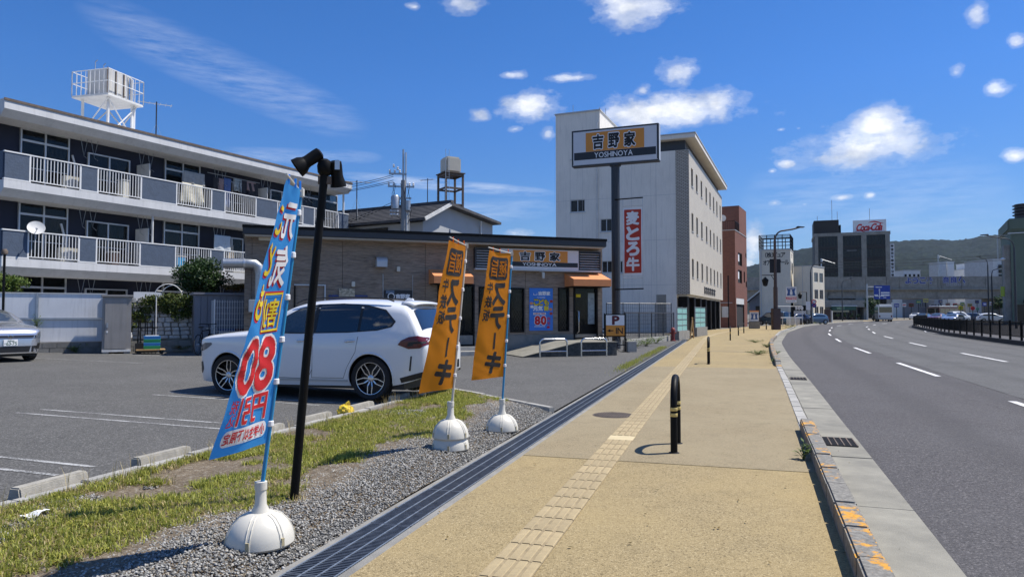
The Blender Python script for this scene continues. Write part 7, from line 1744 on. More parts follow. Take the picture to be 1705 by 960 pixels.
# ---------------------------------------------------------------- cream building and annex
D_ = 112; p = at(1265, 500, D_); q = at(1317, 500, D_ - 2); d = Vector((q.x - p.x, q.y - p.y)); WC = d.length
C1 = Wall((p.x, p.y), math.atan2(d.y, d.x)); g0 = gz(D_)
cb = thing('cream_building', 'cream tower building with an empty steel billboard frame on top', 'building', (p.x, p.y, g0), C1.a)
z1 = C1.px(1290, 416.5)[1] - g0; zf = C1.px(1290, 391)[1] - g0
MB().box(0, WC, 0, 6.5, -.3, z1).build('wall', M_CREAM, cb); MB().box(-.06, WC + .06, -.06, 6.56, z1, z1 + .15).build('coping', M_GREYP, cb)
fr = MB(); nx = 5
for zz in spread(z1 + .15, zf, 4)[1:]:
    for a, b in (((0, .1), (WC, .1)), ((WC, .1), (WC, 6.4)), ((WC, 6.4), (0, 6.4)), ((0, 6.4), (0, .1))): fr.bar((*a, zz), (*b, zz), .07, .09)
for i in range(nx): fr.bar((WC * i / (nx - 1), .1, z1), (WC * i / (nx - 1), .1, zf), .12, .12); fr.bar((WC * i / (nx - 1), 6.4, z1), (WC * i / (nx - 1), 6.4, zf), .12, .12)
for i in range(1, 4): fr.bar((0, 6.4 * i / 4, z1), (0, 6.4 * i / 4, zf), .12, .12); fr.bar((WC, 6.4 * i / 4, z1), (WC, 6.4 * i / 4, zf), .12, .12); fr.bar((0, 6.4 * i / 4, zf), (WC, 6.4 * i / 4, zf), .07, .07)
fr.build('billboard_frame', M_BLACK, cb)
lettering(line_rects('（株）ピュア', WC * .52, z1 - .75, .78, .03, .02, .85), M_PBLACK, cb, lambda a, b: (a, -.02, b)); lettering(line_rects('オアシスクール', WC * .54, z1 - 1.95, .78, .03, .02, .72), M_PBLACK, cb, lambda a, b: (a, -.02, b))
lettering(line_rects('ピュア', 3.2, z1 - .75, .7, .03), M_PBLACK, cb, lambda a, b: (WC + .02, a, b))
for z in (z1 - 3.2, z1 - 6.4):
    f = MB().box(WC - .02, WC + .04, .6, 1.1, z, z + 1.5).build('window', M_ALUF, cb); MB().box(WC + .041, WC + .05, .68, 1.02, z + .08, z + 1.42).build('pane', M_GLASSD, f)
f = MB().box(WC - .02, WC + .04, 2.6, 4.6, z1 - 3.6, z1 - 1.8).build('window', M_ALUF, cb); MB().box(WC + .041, WC + .05, 2.7, 4.5, z1 - 3.5, z1 - 1.9).build('pane', M_GLASSD, f)
MB().tube([(.25, -.1, 0), (.25, -.1, z1)], .09, 8).build('downpipe', M_GREYP, cb)
p = at(1322, 500, D_ - 1); q = at(1354, 500, D_ - 3); d = Vector((q.x - p.x, q.y - p.y)); WA = d.length; an = thing('cream_annex', 'three storey cream annex with paired windows beside the tower building', 'building', (p.x, p.y, g0), math.atan2(d.y, d.x)); za = at(1345, 445, D_).z - g0; KA = Wall((q.x, q.y), math.atan2(d.y, d.x) + math.pi / 2); LA = KA.px(1373, 490)[0]
if not 2 < LA < 14: LA = 7.0
WN = []
for y0, y1 in ((454, 470), (482, 498), (510, 527)):
    for a, b in ((.12, .44), (.56, .88)): WN.append((LA * a, LA * b, KA.px(1363, y1)[1] - g0, KA.px(1363, y0)[1] - g0))
m = MB()
for q in subtract((0, LA, -.3, za), WN): m.box(WA - .2, WA, q[0], q[1], q[2], q[3])
m.build('window_wall', M_CREAM, an); MB().box(0, WA - .201, 0, LA, -.3, za - .002).build('wall', M_CREAM, an); MB().box(-.05, WA + .06, -.05, LA + .05, za, za + .12).build('coping', M_GREYP, an)
for y0, y1, z0, z1_ in WN:
    f = MB()
    for q in frame_r(y0, y1, z0, z1_, .08): f.box(WA - .12, WA - .05, q[0], q[1], q[2], q[3])
    f.box(WA - .12, WA - .05, (y0 + y1) / 2 - .04, (y0 + y1) / 2 + .04, z0 + .08, z1_ - .08); f = f.build('window', M_ALUF, an); MB().box(WA - .1, WA - .09, y0, y1, z0, z1_).build('pane', M_GLASSD, f)
MB().box(WA * .45, WA * .48, -.03, -.002, 0, za).build('wall_joint', M_GREYP, an)
# small grey house between brick and cream buildings
p = at(1248, 540, 118); t = thing('gabled_house', 'dark grey house with a white gable edge between brick and cream buildings', 'house', (p.x, p.y, gz(118)), R(-25)); zz = at(1255, 483, 118).z
MB().prism([(0, 0), (5, 0), (5, zz - 2.2), (2.5, zz - .2), (0, zz - 2.2)], 0, 7, lambda a, b, h: (a, h, b)).build('wall', M_SHED2, t); MB().prism([(-.4, zz - 2.4), (2.5, zz), (5.4, zz - 2.4), (5.4, zz - 2.1), (2.5, zz + .3), (-.4, zz - 2.1)], -.5, 7.5, lambda a, b, h: (a, h, b)).build('roof', M_ROOFT, t); MB().prism([(-.4, zz - 2.38), (2.5, zz + .02), (5.4, zz - 2.38), (5.4, zz - 2.1), (2.5, zz + .3), (-.4, zz - 2.1)], -.56, -.502, lambda a, b, h: (a, h, b)).build('barge_board', M_WHITE, t)
MB().box(1, 1.9, -.02, .02, zz - 4.5, zz - 3).build('window', M_GLASSD, t)

# ---------------------------------------------------------------- convenience store signs, street lamps, traffic signs
def milk_logo(parent, x0, x1, z0, z1, y):
    """blue shield with a white milk can"""
    w, h = x1 - x0, z1 - z0; cx = (x0 + x1) / 2; sh = MB(); n = 18
    for i in range(n):
        k0, k1 = i / n, (i + 1) / n; f = lambda k: w * (.36 + .13 * abs(2 * k - 1) ** 1.6); sh.add([(cx - f(k0), y, z0 + h * (.08 + .84 * k0)), (cx + f(k0), y, z0 + h * (.08 + .84 * k0)), (cx + f(k1), y, z0 + h * (.08 + .84 * k1)), (cx - f(k1), y, z0 + h * (.08 + .84 * k1))], [(0, 1, 2, 3)])
    sh.build('blue_shield', M_LAWB, parent, fix=False); c = MB()
    for k0, k1, r0, r1 in ((.16, .50, .13, .13), (.50, .60, .13, .07), (.60, .68, .07, .07), (.68, .76, .10, .10)): c.add([(cx - w * r0, y - .006, z0 + h * k0), (cx + w * r0, y - .006, z0 + h * k0), (cx + w * r1, y - .006, z0 + h * k1), (cx - w * r1, y - .006, z0 + h * k1)], [(0, 1, 2, 3)])
    c.add([(cx - w * .36, y - .006, z0 + h * .80), (cx + w * .36, y - .006, z0 + h * .80), (cx + w * .36, y - .006, z0 + h * .83), (cx - w * .36, y - .006, z0 + h * .83)], [(0, 1, 2, 3)])
    c.build('milk_can', M_PWHITE, parent, fix=False)
D = 84; p = at(1318, 540, D); t = thing('store_sign', 'square convenience store sign with a blue milk can on a black post', 'sign', (p.x, p.y, gz(D)), R(-18)); s_ = D / FP; zb, ztp = at(1318, 504, D).z - gz(D), at(1318, 477, D).z - gz(D); w = 17.5 * s_ / 2
MB().box(-w, w, -.12, .12, zb, ztp).build('cabinet', M_GREYP, t); MB().box(-w + .04, w - .04, -.135, -.121, zb + .04, ztp - .04).build('face', M_PWHITE, t); hh = ztp - zb
milk_logo(t, -w + .1, w - .1, zb + hh * .40, ztp - .08, -.142); lettering([[-w + .02, w - .02, zb + hh * .20, zb + hh * .36]], M_RED, t, lambda a, b: (a, -.142, b), 'red_band'); lettering(line_rects('LAWSON', 0, zb + hh * .28, hh * .09, .04, .14, 1.1), M_PWHITE, t, lambda a, b: (a, -.148, b)); lettering(line_rects('STATION', 0, zb + hh * .10, hh * .06, .02, .2, 1.2), M_LAWB, t, lambda a, b: (a, -.142, b))
MB().bar((.1, 0, 0), (.1, 0, zb), .35, .3).build('post', M_BLACK, t)
D = 90; p = at(1331, 540, D); t = thing('price_board', 'black parking price board reading 500', 'sign', (p.x, p.y, gz(D)), R(-15)); s_ = D / FP; zb, ztp = at(1331, 517, D).z - gz(D), at(1331, 508, D).z - gz(D); w = 10.5 * s_
MB().box(-w, w, -.08, .08, zb, ztp).build('board', M_BLACK, t); lettering(line_rects('500', -.0, (zb + ztp) / 2, (ztp - zb) * .6, .06, .2), M_PWHITE, t, lambda a, b: (a, -.09, b)); MB().box(-w, w, -.08, .08, zb - .35, zb - .05).build('lower_board', M_ALUF, t)
for x in (-w * .8, w * .8): MB().bar((x, 0, 0), (x, 0, zb), .08, .08).build('leg', M_BLACK, t)
D = 70; p = at(1256, 545, D); t = thing('sandwich_board', 'white board with the blue milk can logo beside the brick building', 'sign', (p.x, p.y, gz(D)), R(-10)); MB().box(-.42, .42, -.03, .03, .75, 1.65).build('panel', M_PWHITE, t); milk_logo(t, -.36, .36, .85, 1.6, -.036); MB().box(-.46, .46, -.04, .04, 1.65, 1.8).build('cap', M_AWN, t); MB().box(-.5, .5, -.25, .25, 0, .7).build('planter_base', M_CONCB, t, bevel=.02)
# white railing of the store car park
a, b = at(1292, 535, 80), at(1336, 535, 82); d = Vector((b.x - a.x, b.y - a.y)); t = thing('white_railing', 'low white railing round the store car park', 'railing', (a.x, a.y, gz(80)), math.atan2(d.y, d.x)); L = d.length
for i in range(5): MB().tube([(L * i / 4, 0, 0), (L * i / 4, 0, 2.3 if i in (2, 4) else 1.0)], .03, 6).build('post', M_WHITE, t)
MB().tube([(0, 0, 1.0), (L, 0, 1.0)], .03, 6).build('rail', M_WHITE, t); MB().tube([(0, 0, 2.3), (L, 0, 2.3)], .025, 6).build('rail', M_WHITE, t); f = MB()
for i in range(16): f.bar((L * .4 + i * .14, 0, .1), (L * .4 + i * .14, 0, .9), .05, .02)
f.build('picket_panel', M_WHITE, t)
def street_lamp(lb, px_, D, ytop, arm_px, m, r=.09, lantern=False, group='street lamps', arm_y=None):
    p = at(px_, 540, D); z0 = gz(p.y); t = thing('street_lamp', lb, 'street lamp', (p.x, p.y, z0), 0, group); zt = at(px_, ytop, D).z - z0; L = (arm_px - px_) * D / FP
    zm = zt - 1.0; pts = [(0, 0, 0), (0, 0, zm * .5), (0, 0, zm - .3)] + [(L * .32 * (1 - math.cos(k)), 0, zm - .3 + .95 * math.sin(k)) for k in spread(.2, math.pi / 2, 6)] + [(L * .7, 0, zt - .2), (L, 0, zt)]
    MB().tube(pts, [r * 1.2, r, r * .8] + [r * .5] * (len(pts) - 3), 10).build('pole', m, t, smooth=50)
    hd = MB().prism([(-.38, -.03), (.34, -.05), (.38, .03), (-.3, .09)], -.14, .14, lambda a, b, h: (L + a * (1 if L > 0 else -1), h, zt + b)).build('lamp_head', M_DARKGREY, t, bevel=.02); MB().box(L - .25, L + .25, -.11, .11, zt - .07, zt - .052).build('diffuser', M_PLAST, hd)
    return t, zt
t, zt = street_lamp('brown street lamp with a hanging lantern near the cream building', 1292, 66, 378, 1335, M_BROWNP, .15); s_ = 66 / FP
MB().box(-.36, .36, -.3, .3, 0, 2.0).build('base_cabinet', M_BROWNP, t, bevel=.03); MB().tube([(0, 0, 1.9), (0, 0, 4.0)], .2, 12).build('lower_shaft', M_BROWNP, t)
zl = at(1292, 458, 66).z - gz(66); MB().tube([(0, 0, zl), (-1.25, 0, zl)], .04, 8).build('lantern_arm', M_BLACK, t); MB().tube([(0, 0, zl - .6), (-.4, 0, zl)], .025, 6).build('scroll', M_BLACK, t)
ln = MB().lathe([(.02, -.15), (.3, -.42), (.32, -.48), (.2, -.98), (.05, -1.05)], 8, (-.95, 0, zl)).build('lantern', M_BLACK, t); MB().lathe([(.26, -.5), (.17, -.95)], 8, (-.95, -.02, zl)).build('lantern_glass', M_GLASSL, ln)
MB().box(-.5, .5, -.05, .05, at(1292, 454, 66).z - gz(66), at(1292, 431, 66).z - gz(66)).build('street_banner', M_PBLACK, t)
street_lamp('grey street lamp in front of the cream annex', 1351, 92, 437, 1371, M_DARKGREY, .10); street_lamp('slim grey lamp post before the viaduct arch', 1403, 125, 463, 1420, M_DARKGREY, .09)
street_lamp('tall street lamp leaning its arm left beside the green building', 1692, 70, 391, 1643, M_DARKGREY, .10); street_lamp('left of the twin lamp posts under the viaduct', 1647, 104, 427, 1632, M_DARKGREY, .10); street_lamp('right of the twin lamp posts under the viaduct', 1653, 101, 445, 1668, M_DARKGREY, .10)
p = at(1329, 540, 95); t = thing('lantern_post', 'small black lantern post between the store sign and the annex', 'lamp post', (p.x, p.y, gz(95))); zz = at(1345, 486, 95).z - gz(95); MB().tube([(1.2, 0, 0), (1.2, 0, zz)], .06, 8).build('post', M_BLACK, t); MB().tube([(1.2, 0, zz), (.2, 0, zz)], .035, 6).build('arm', M_BLACK, t); MB().lathe([(.02, 0), (.3, -.3), (.2, -.8), (.05, -.85)], 8, (.3, 0, zz - .05)).build('lantern', M_BLACK, t)
p = at(1356, 540, 91); t = thing('traffic_signs', 'pole with a round red ring sign above a round blue sign', 'traffic sign', (p.x, p.y, gz(91)), R(-12)); MB().tube([(-.15, .05, 0), (-.15, .05, 3.4)], .04, 8).build('post', M_GALV, t)
for y_, m1, m2 in ((502, M_RED, M_PWHITE), (508, mat('sign_blue_red', (.03, .05, .25), .4, 0), M_RED)):
    zz = at(1356, y_, 91).z - gz(91); f = MB().lathe([(.30, -.02), (.30, .0)], 24, (0, 0, zz), 'y').build('disc', m1, t); MB().lathe([(.2, -.03), (.2, -.021)], 24, (0, 0, zz), 'y').build('disc_centre', m2 if m1 is M_RED else m1, f); MB().bar((-.18, -.035, zz - .18), (.18, -.035, zz + .18), .05, .006, (0, 1, 0)).build('slash', M_RED if m1 is not M_RED else M_LAWB, f)
MB().box(-1.0, -.45, -.05, .05, 1.9, 3.0).build('info_panel', M_PWHITE, t)
p = at(1379, 540, 104); t = thing('utility_cabinet', 'dark brown utility cabinet on the pavement past the annex', 'cabinet', (p.x, p.y, gz(104)), R(-30)); MB().box(-.5, .4, -.4, .4, 0, 2.0).build('body', M_BROWNP, t, bevel=.03); MB().box(.41, .6, -.35, .35, .1, 1.8).build('side_panel', M_GREYP, t)
# blue direction sign on its gantry
D = 140; p = at(1444.5, 530, D); s_ = D / FP; t = thing('direction_sign', 'blue road direction sign on a grey cantilever pole', 'traffic sign', (p.x, p.y, gz(D)), R(-6)); zb, ztp = at(1467, 498, D).z - gz(D), at(1467, 475, D).z - gz(D); x0, x1 = 10.5 * s_, 36 * s_
MB().tube([(0, 0, 0), (0, 0, ztp + .3)], .16, 12).build('post', M_GALV, t)
for z in (ztp - .3, zb + .5): MB().tube([(0, 0, z), (x1 - .5, 0, z)], .08, 8).build('arm', M_GALV, t)
bd = MB().box(x0, x1, -.2, -.1, zb, ztp).build('board', M_BLUESIGN, t); W_, H_ = x1 - x0, ztp - zb; F = lambda a, b: (x0 + a * W_, -.21, zb + b * H_)
lettering([[.31, .36, .06, .62], [.05, .62, .20, .25], [.30, .37, .56, .75]] + [[.02, .24, .24, .34], [.42, .96, .24, .36], [.42, .96, .42, .52], [.10, .50, .84, .90], [.55, .75, .10, .15]], M_PWHITE, bd, F, 'route_marking')

# ---------------------------------------------------------------- median fence
mf = thing('median_fence', 'black railing on a dark kerb along the middle of the road', 'fence', (0, 0, 0)); mk = MB()
aa = spread(a_of_y(-4), a_of_y(112), 60)
for a, b in zip(aa, aa[1:]):
    (x0, y0), _ = edge(a, 10.62); (x1, y1), _ = edge(b, 10.62); (x2, y2), _ = edge(b, 10.92); (x3, y3), _ = edge(a, 10.92)
    mk.add([(x0, y0, gz(y0)), (x1, y1, gz(y1)), (x2, y2, gz(y2)), (x3, y3, gz(y3)), (x0, y0, gz(y0) + .22), (x1, y1, gz(y1) + .22), (x2, y2, gz(y2) + .22), (x3, y3, gz(y3) + .22)], [(4, 5, 6, 7), (0, 1, 5, 4), (2, 3, 7, 6)])
mk.build('kerb', M_BLACKMATT, mf)
ps = []; a = a_of_y(2)
while a < a_of_y(110): ps.append(edge(a, 10.77)); a += 2.0
pm = MB().box(-.045, .045, -.045, .045, .2, 1.2).mesh('post', M_BLACK, None, .01); rm = MB(); rm.box(0, 1.995, -.02, .02, 1.10, 1.15); rm.box(0, 1.995, -.02, .02, .38, .42)
for i in range(1, 17): rm.box(i * .118 - .009, i * .118 + .009, -.009, .009, .42, 1.10)
rm = rm.mesh('rail_panel', M_BLACK)
for i, ((x, y), th) in enumerate(ps):
    link('post', pm, mf, (x, y, gz(y)), th)
    if i + 1 < len(ps): (x2, y2), _ = ps[i + 1]; link('rail_panel', rm, mf, (x, y, gz(y)), math.atan2(y2 - y, x2 - x))

# ---------------------------------------------------------------- railway viaduct
VD = Wall((62.0, 163.0), math.atan2(-7.0, 90.0)); vd = thing('railway_viaduct', 'grey concrete railway viaduct crossing above the road', 'viaduct', (VD.p.x, VD.p.y, 0), VD.a); vx = lambda p: VD.px(p, 480)[0]; g0 = gz(160)
zp, zl, zs = VD.px(1500, 460.5)[1], VD.px(1500, 478.5)[1], VD.px(1500, 496.5)[1]
for i, (a, b) in enumerate(zip((1180, 1330, 1440, 1560, 1685, 1850), (1330, 1440, 1560, 1685, 1850, 2100))):
    x0, x1 = vx(a) + .04, vx(b) - .04
    MB().box(x0, x1, -.5, -.2, zl - .3, zp).build('parapet', M_CONCD, vd); MB().box(x0, x1, -.9, 9, zl - .55, zl - .302).build('deck_edge', M_CONCD, vd); MB().box(x0, x1, 0, 8.2, zs, zl - .552).build('girder', M_CONCD, vd)
for p0 in (1395, 1417, 1476, 1497, 1545, 1566, 1600, 1640): x = vx(p0); MB().box(x - .12, x + .12, -.62, -.505, zl - .28, zp + .05).build('pilaster', M_CONCD, vd)
x0, x1 = vx(1345), vx(1446); xa, xb = vx(1378), vx(1424); za0, za1 = VD.px(1400, 499)[1], VD.px(1400, 488)[1]
MB().box(x0, xa, -.15, 8, 0, zs).build('abutment', M_CONCD, vd); MB().box(xb, x1, -.15, 8, 3.4, zs).build('abutment', M_CONCD, vd); MB().box(xa, xb, -.15, 8, za1 + .2, zs).build('abutment', M_CONCD, vd)
n = 14; ar = MB()
for i in range(n):
    k0, k1 = i / n, (i + 1) / n; f = lambda k: za1 + .2 - 1.0 * (1 - math.sqrt(max(0, 1 - (2 * k - 1) ** 2))); ar.add([(xa + (xb - xa) * k0, -.15, f(k0)), (xa + (xb - xa) * k1, -.15, f(k1)), (xa + (xb - xa) * k1, -.15, za1 + .2), (xa + (xb - xa) * k0, -.15, za1 + .2)], [(0, 1, 2, 3)])
ar.build('arch_ring', M_CONCD, vd); MB().box(xa, xb, 2.0, 2.2, za0, za1 + .2).build('arch_back', M_CONCD, vd); MB().box(xa, xb, -.2, 2, zs * .5, za0).build('arch_floor', M_CONCD, vd); MB().box(x0, xb + 3.4, -1.2, -.2, VD.px(1400, 511)[1], za0 - .1).build('retaining_band', M_CONCD, vd)
for k in range(4): MB().box(xa + 2.0 + k * 2.2, xa + 2.35 + k * 2.2, .5, .9, 0, VD.px(1400, 511)[1]).build('pier', M_CONCD, vd)
MB().box(vx(1437), vx(1443), -.1, 8, 0, zs).build('pier', M_CONCD, vd); MB().box(vx(1668), vx(1690), 0, 8, 0, zs).build('pier', M_CONCD, vd)
MB().box(x0 + .5, xb + 2, 1.6, 1.8, 0, VD.px(1400, 511)[1]).build('shop_back', M_ROOM, vd)
def vtxt(s, p0, p1, y0, y1, m1, m2):
    n = len(s); a, b = vx(p0), vx(p1); z0, z1 = VD.px((p0 + p1) / 2, y1)[1], VD.px((p0 + p1) / 2, y0)[1]
    for i, ch in enumerate(s):
        cx = a + (b - a) * (i + .5) / n; w = (b - a) / n * .8
        lettering(text_rects(ch, cx, (z0 + z1) / 2, w, (z1 - z0) * .95, .09), m2, vd, lambda u, v: (u, -.515, v)); lettering(text_rects(ch, cx, (z0 + z1) / 2, w, (z1 - z0) * .95, .035), m1, vd, lambda u, v: (u, -.525, v))
M_VBLUE = mat('faded_blue_print', (.035, .05, .26), .7, .1); M_VW = mat('faded_white_print', (.42, .43, .48), .7, .1)
vtxt('ようこそ', 1505, 1552, 462, 472, M_VBLUE, M_VW); vtxt('奈良へ', 1567, 1606, 460.5, 471, M_VBLUE, M_VW)
a, b = vx(1573), vx(1606); zz = VD.px(1590, 473.5)[1]; w = (b - a) / 5
lettering([q for i in range(5) for q in frame_r(a + w * i + .12, a + w * (i + 1) - .12, zz - .26, zz + .26, .09)], M_VW, vd, lambda u, v: (u, -.515, v), 'small_marking')
# little shop under the arch
p = VD.p + VD.u * (xa + .3) + VD.n * -1.0; t = thing('kiosk', 'small shop with a green sign under the viaduct arch', 'shop', (p.x, p.y - .6, g0), VD.a); w = xb - xa - .8
MB().box(0, w, 0, 1.2, 2.0, 2.9).build('fascia', mat('dark_green_sign', (.02, .09, .06), .5, .1), t); lettering(line_rects('ＷＥＳＴ', w * .36, 2.45, .55, .04), mat('sign_lime', (.35, .5, .3), .5, 0), t, lambda a, b: (a, -.02, b)); MB().box(-.1, w + .1, -.3, 1.3, 2.9, 3.05).build('canopy', M_PWHITE, t); MB().box(.1, w * .7, -.03, -.0, 1.55, 1.95).build('lower_sign', mat('tan_sign', (.40, .34, .2), .5, .2), t)
for i in range(5): MB().box(w * i / 5, w * i / 5 + .12, 0, .2, 0, 2.0).build('post', M_DARKGREY, t)
MB().box(.1, w - .1, .5, .6, 0, 2.0).build('shopfront', M_GLASSD, t)
for i in range(5):
    q = VD.p + VD.u * (xa - .5 + i * 1.5) + VD.n * -3.2; t2 = thing('small_plant', ['potted shrub at the left of the kiosk', 'potted shrub second before the kiosk', 'potted shrub in the middle of the kiosk front', 'potted shrub fourth before the kiosk', 'potted shrub at the right of the kiosk'][i], 'plant', (q.x, q.y, g0)); leaf_cloud('crown', M_LEAF, t2, clump_set((0, 0, .8), .45, .45, .55, 6, 40 + i), 260, .14, 40 + i); MB().lathe([(.2, 0), (.28, .4)], 10).build('pot', M_BROWNP, t2)

# overhead line above the viaduct
for y, lb in ((437, 'upper railway wire above the viaduct'), (441.5, 'middle railway wire above the viaduct'), (446, 'lower railway wire above the viaduct')):
    a, b = at(1372, y, 160), at(1685, y - 14, 153); cable(lb, a, b, .3, .035, 14, 'railway wires', 'wire', 'railway_wire')
for px_, y0, lb in ((1368, 430, 'railway mast behind the annex'), (1563, 424, 'railway mast left of the white roof hut'), (1672, 380, 'railway mast by the green building')):
    p = at(px_, 470, 164); t = thing('railway_mast', lb, 'mast', (p.x, p.y, zl - .3), 0, 'railway masts'); zz = at(px_, y0, 164).z - zl + .3; MB().tube([(0, 0, 0), (0, 0, zz)], .14, 8).build('mast', M_GALV, t); MB().tube([(0, 0, zz - .2), (3.2, 0, zz - 1.2)], .07, 6).build('bracket', M_GALV, t); MB().lathe([(.05, -.2), (.14, 0), (.05, .2)], 8, (.3, 0, zz - .6)).build('insulator', M_PWHITE, t)

# ---------------------------------------------------------------- dark office block with billboard
DB = Wall((at(1357, 450, 200).x, 200.0), R(-21)); db = thing('dark_building', 'dark brown office block with concrete piers behind the viaduct', 'office building', (DB.p.x, DB.p.y, 0), DB.a); dx = lambda p: DB.px(p, 430)[0]; dz = lambda y: DB.px(1420, y)[1]
zr = dz(392); X1 = dx(1482)
MB().box(0, X1, .4, 16, 0, zr).build('core', M_DKBLD, db); MB().box(-.2, X1 + .2, -.2, 16.2, zr, zr + .9).build('roof_band', M_CONCD, db); MB().box(-.1, dx(1398), 1, 12, zr + .9, dz(364)).build('plant_room', M_DKBLD, db); MB().box(dx(1398) + .2, dx(1402), 2, 6, zr + .9, dz(372)).build('flue', M_BLACK, db)
for a, b in ((1357, 1362.5), (1395, 1403.5), (1434.5, 1443), (1474.5, 1482)): MB().box(dx(a), dx(b), -.5, .4, 0, zr).build('pier', M_CONCD, db)
for a, b in ((1362.5, 1395), (1403.5, 1434.5), (1443, 1474.5)):
    x0, x1 = dx(a), dx(b); g_ = MB().box(x0, x1, .1, .38, 0, zr).build('curtain_wall', M_GLASSD, db); f = MB()
    for k in range(1, 6): f.box(x0 + (x1 - x0) * k / 6 - .05, x0 + (x1 - x0) * k / 6 + .05, -.05, .09, 0, zr)
    f.build('mullion', M_DKBLD, g_)
    for k in range(1, 6): z = zr - k * 3.3; MB().box(x0, x1, -.08, .095, z - .5, z + .5).build('spandrel', M_DKBLD, g_)
    f = MB(); z = zr - 3.3 * 1.3; f.box(x0 + 1, x1 - 1.2, -.11, -.082, z - .1, z + .25); f.build('blind', mat('pale_blind', (.12, .12, .12), .6, .3), g_) if a == 1403.5 else None
bx0, bx1, bz0, bz1 = dx(1422), dx(1477.5), dz(390.5), dz(366.5); cc = thing('billboard', 'white rooftop billboard with red script lettering', 'billboard', (*(DB.p + DB.u * bx0 + DB.n * 1.0), zr + .9), DB.a - R(2)); W_, H_ = bx1 - bx0, bz1 - bz0; zo = bz0 - zr - .9
bd = MB().box(0, W_, 0, 1.2, zo, zo + H_).build('panel', M_PWHITE, cc); MB().box(.2, W_ - .2, .2, 1, 0, zo - .004).build('support', M_DARKGREY, cc)
rs = line_rects('Coca-Cola', 0, 0, H_ * .40, .045, -.02, 1.0); xs_ = [q[0] for q in rs] + [q[1] for q in rs]; sc_ = W_ * .80 / (max(xs_) - min(xs_))
lettering(rs, M_RED, bd, lambda a, b: (W_ * .5 + a * sc_ + .28 * b, -.02, zo + H_ * .50 + b * 1.15))
sw_ = MB()
for (k0, k1, h0, am) in ((.06, .46, .20, .10), (.46, .92, .80, .07)):
    for i in range(14):
        a, b = k0 + (k1 - k0) * i / 14, k0 + (k1 - k0) * (i + 1) / 14; f = lambda k: h0 + am * math.sin((k - k0) / (k1 - k0) * math.pi * 1.5); th = lambda k: .035 * math.sin((k - k0) / (k1 - k0) * math.pi) + .008
        sw_.add([(W_ * a, -.022, zo + H_ * (f(a) - th(a))), (W_ * b, -.022, zo + H_ * (f(b) - th(b))), (W_ * b, -.022, zo + H_ * (f(b) + th(b))), (W_ * a, -.022, zo + H_ * (f(a) + th(a)))], [(0, 1, 2, 3)])
sw_.build('swash', M_RED, bd, fix=False)
for px_, y0, z in ((1363, 354, dz(364)), (1388, 328, dz(364)), (1397, 348, dz(364)), (1452, 345, bz1)):
    p = DB.p + DB.u * dx(px_) + DB.n * 4; t = thing('roof_aerial', {1363: 'short aerial at the left of the dark roof', 1388: 'tallest aerial on the dark roof', 1397: 'aerial at the right of the dark plant room', 1452: 'aerial rising behind the billboard'}[px_], 'antenna', (p.x, p.y, z - 1.5 if px_ == 1452 else z), 0, 'roof aerials'); MB().tube([(0, 0, 0), (0, 0, dz(y0) - z + (1.5 if px_ == 1452 else 0))], .07, 6).build('mast', M_GALV, t); MB().lathe([(.1, 0), (.1, .2)], 8).build('base', M_GALV, t)
p = at(1482.5, 450, 196); t = thing('vertical_sign', 'tall white vertical sign with dark characters beside the dark block', 'sign', (p.x, p.y, 5), R(-3)); w = 7 * 196 / FP; zb, ztp = at(1485, 461, 196).z - 5, at(1485, 406, 196).z - 5; MB().box(0, w, 0, .8, zb, ztp).build('panel', M_PWHITE, t); MB().box(.3, .6, .2, .6, 0, zb).build('post', M_GALV, t)
g_ = random.Random(8)
for k in range(9):
    zc = ztp - (ztp - zb) * (k + .55) / 9.1; rr = frame_r(w * .28, w * .78, zc - .32, zc + .32, .12) if k % 3 else []
    lettering(rr + [[w * g_.uniform(.2, .3), w * g_.uniform(.7, .8), zc + g_.uniform(-.25, .2), zc + .28], [w * .45, w * .58, zc - .35, zc + .1]], M_PBLACK, t, lambda a, b: (a, -.03 - .004 * (0), b), 'character')

# ---------------------------------------------------------------- green building at the right edge
p = at(1686, 530, 92); gb_ = thing('green_building', 'tall grey green clad building at the right edge', 'building', (p.x, p.y, gz(92)), R(-30)); z1 = at(1700, 364, 92).z - gz(92)
MB().box(0, 14, 0, 12, 0, z1 - 1.6).build('wall', M_GREENB, gb_); MB().box(-.3, 14.3, -.3, 12.3, z1 - 1.6, z1).build('parapet', M_GREENB, gb_, bevel=.2); MB().box(-.7, -.02, .4, 3.0, 0, z1 - 3.4).build('grey_pier', M_CONCD, gb_)
for i in range(10): MB().box(.3 + i * 1.3, .38 + i * 1.3, -.05, -.002, 0, z1 - 1.62).build('cladding_rib', M_GREENB, gb_)
MB().box(-.33, 9, -.34, -.31, z1 - 2.0, z1 - 1.9).build('white_line', M_WHITE, gb_)
for k in range(4): MB().lathe([(1.15, 0), (1.2, .06), (1.15, .12)], 20, (1.6, 1.6, z1 + .5 + k * .42), close=True).build('tank_hoop', M_BLACK, gb_)
MB().lathe([(.95, 0), (.95, 2.0)], 18, (1.6, 1.6, z1)).build('roof_tank', M_DARKGREY, gb_)
MB().box(-1.15, -.72, .5, .9, 3.7, 5.0).build('yellow_sign', mat('lime_sign', (.30, .40, .03), .5, 0), gb_); MB().lathe([(.35, 0), (.35, .1)], 16, (1.5, -.3, 3.0), 'y').build('round_sign', M_BLACK, gb_); MB().tube([(-.4, 0, z1 - 2.2), (-1.4, 0, z1 - 2.1), (-1.4, 0, z1 - 5.2)], .06, 6).build('bracket_pole', M_GALV, gb_); MB().lathe([(.1, .2), (.35, 0), (.1, -.15)], 10, (-.9, 0, z1 - 5.3)).build('lamp', M_PWHITE, gb_)
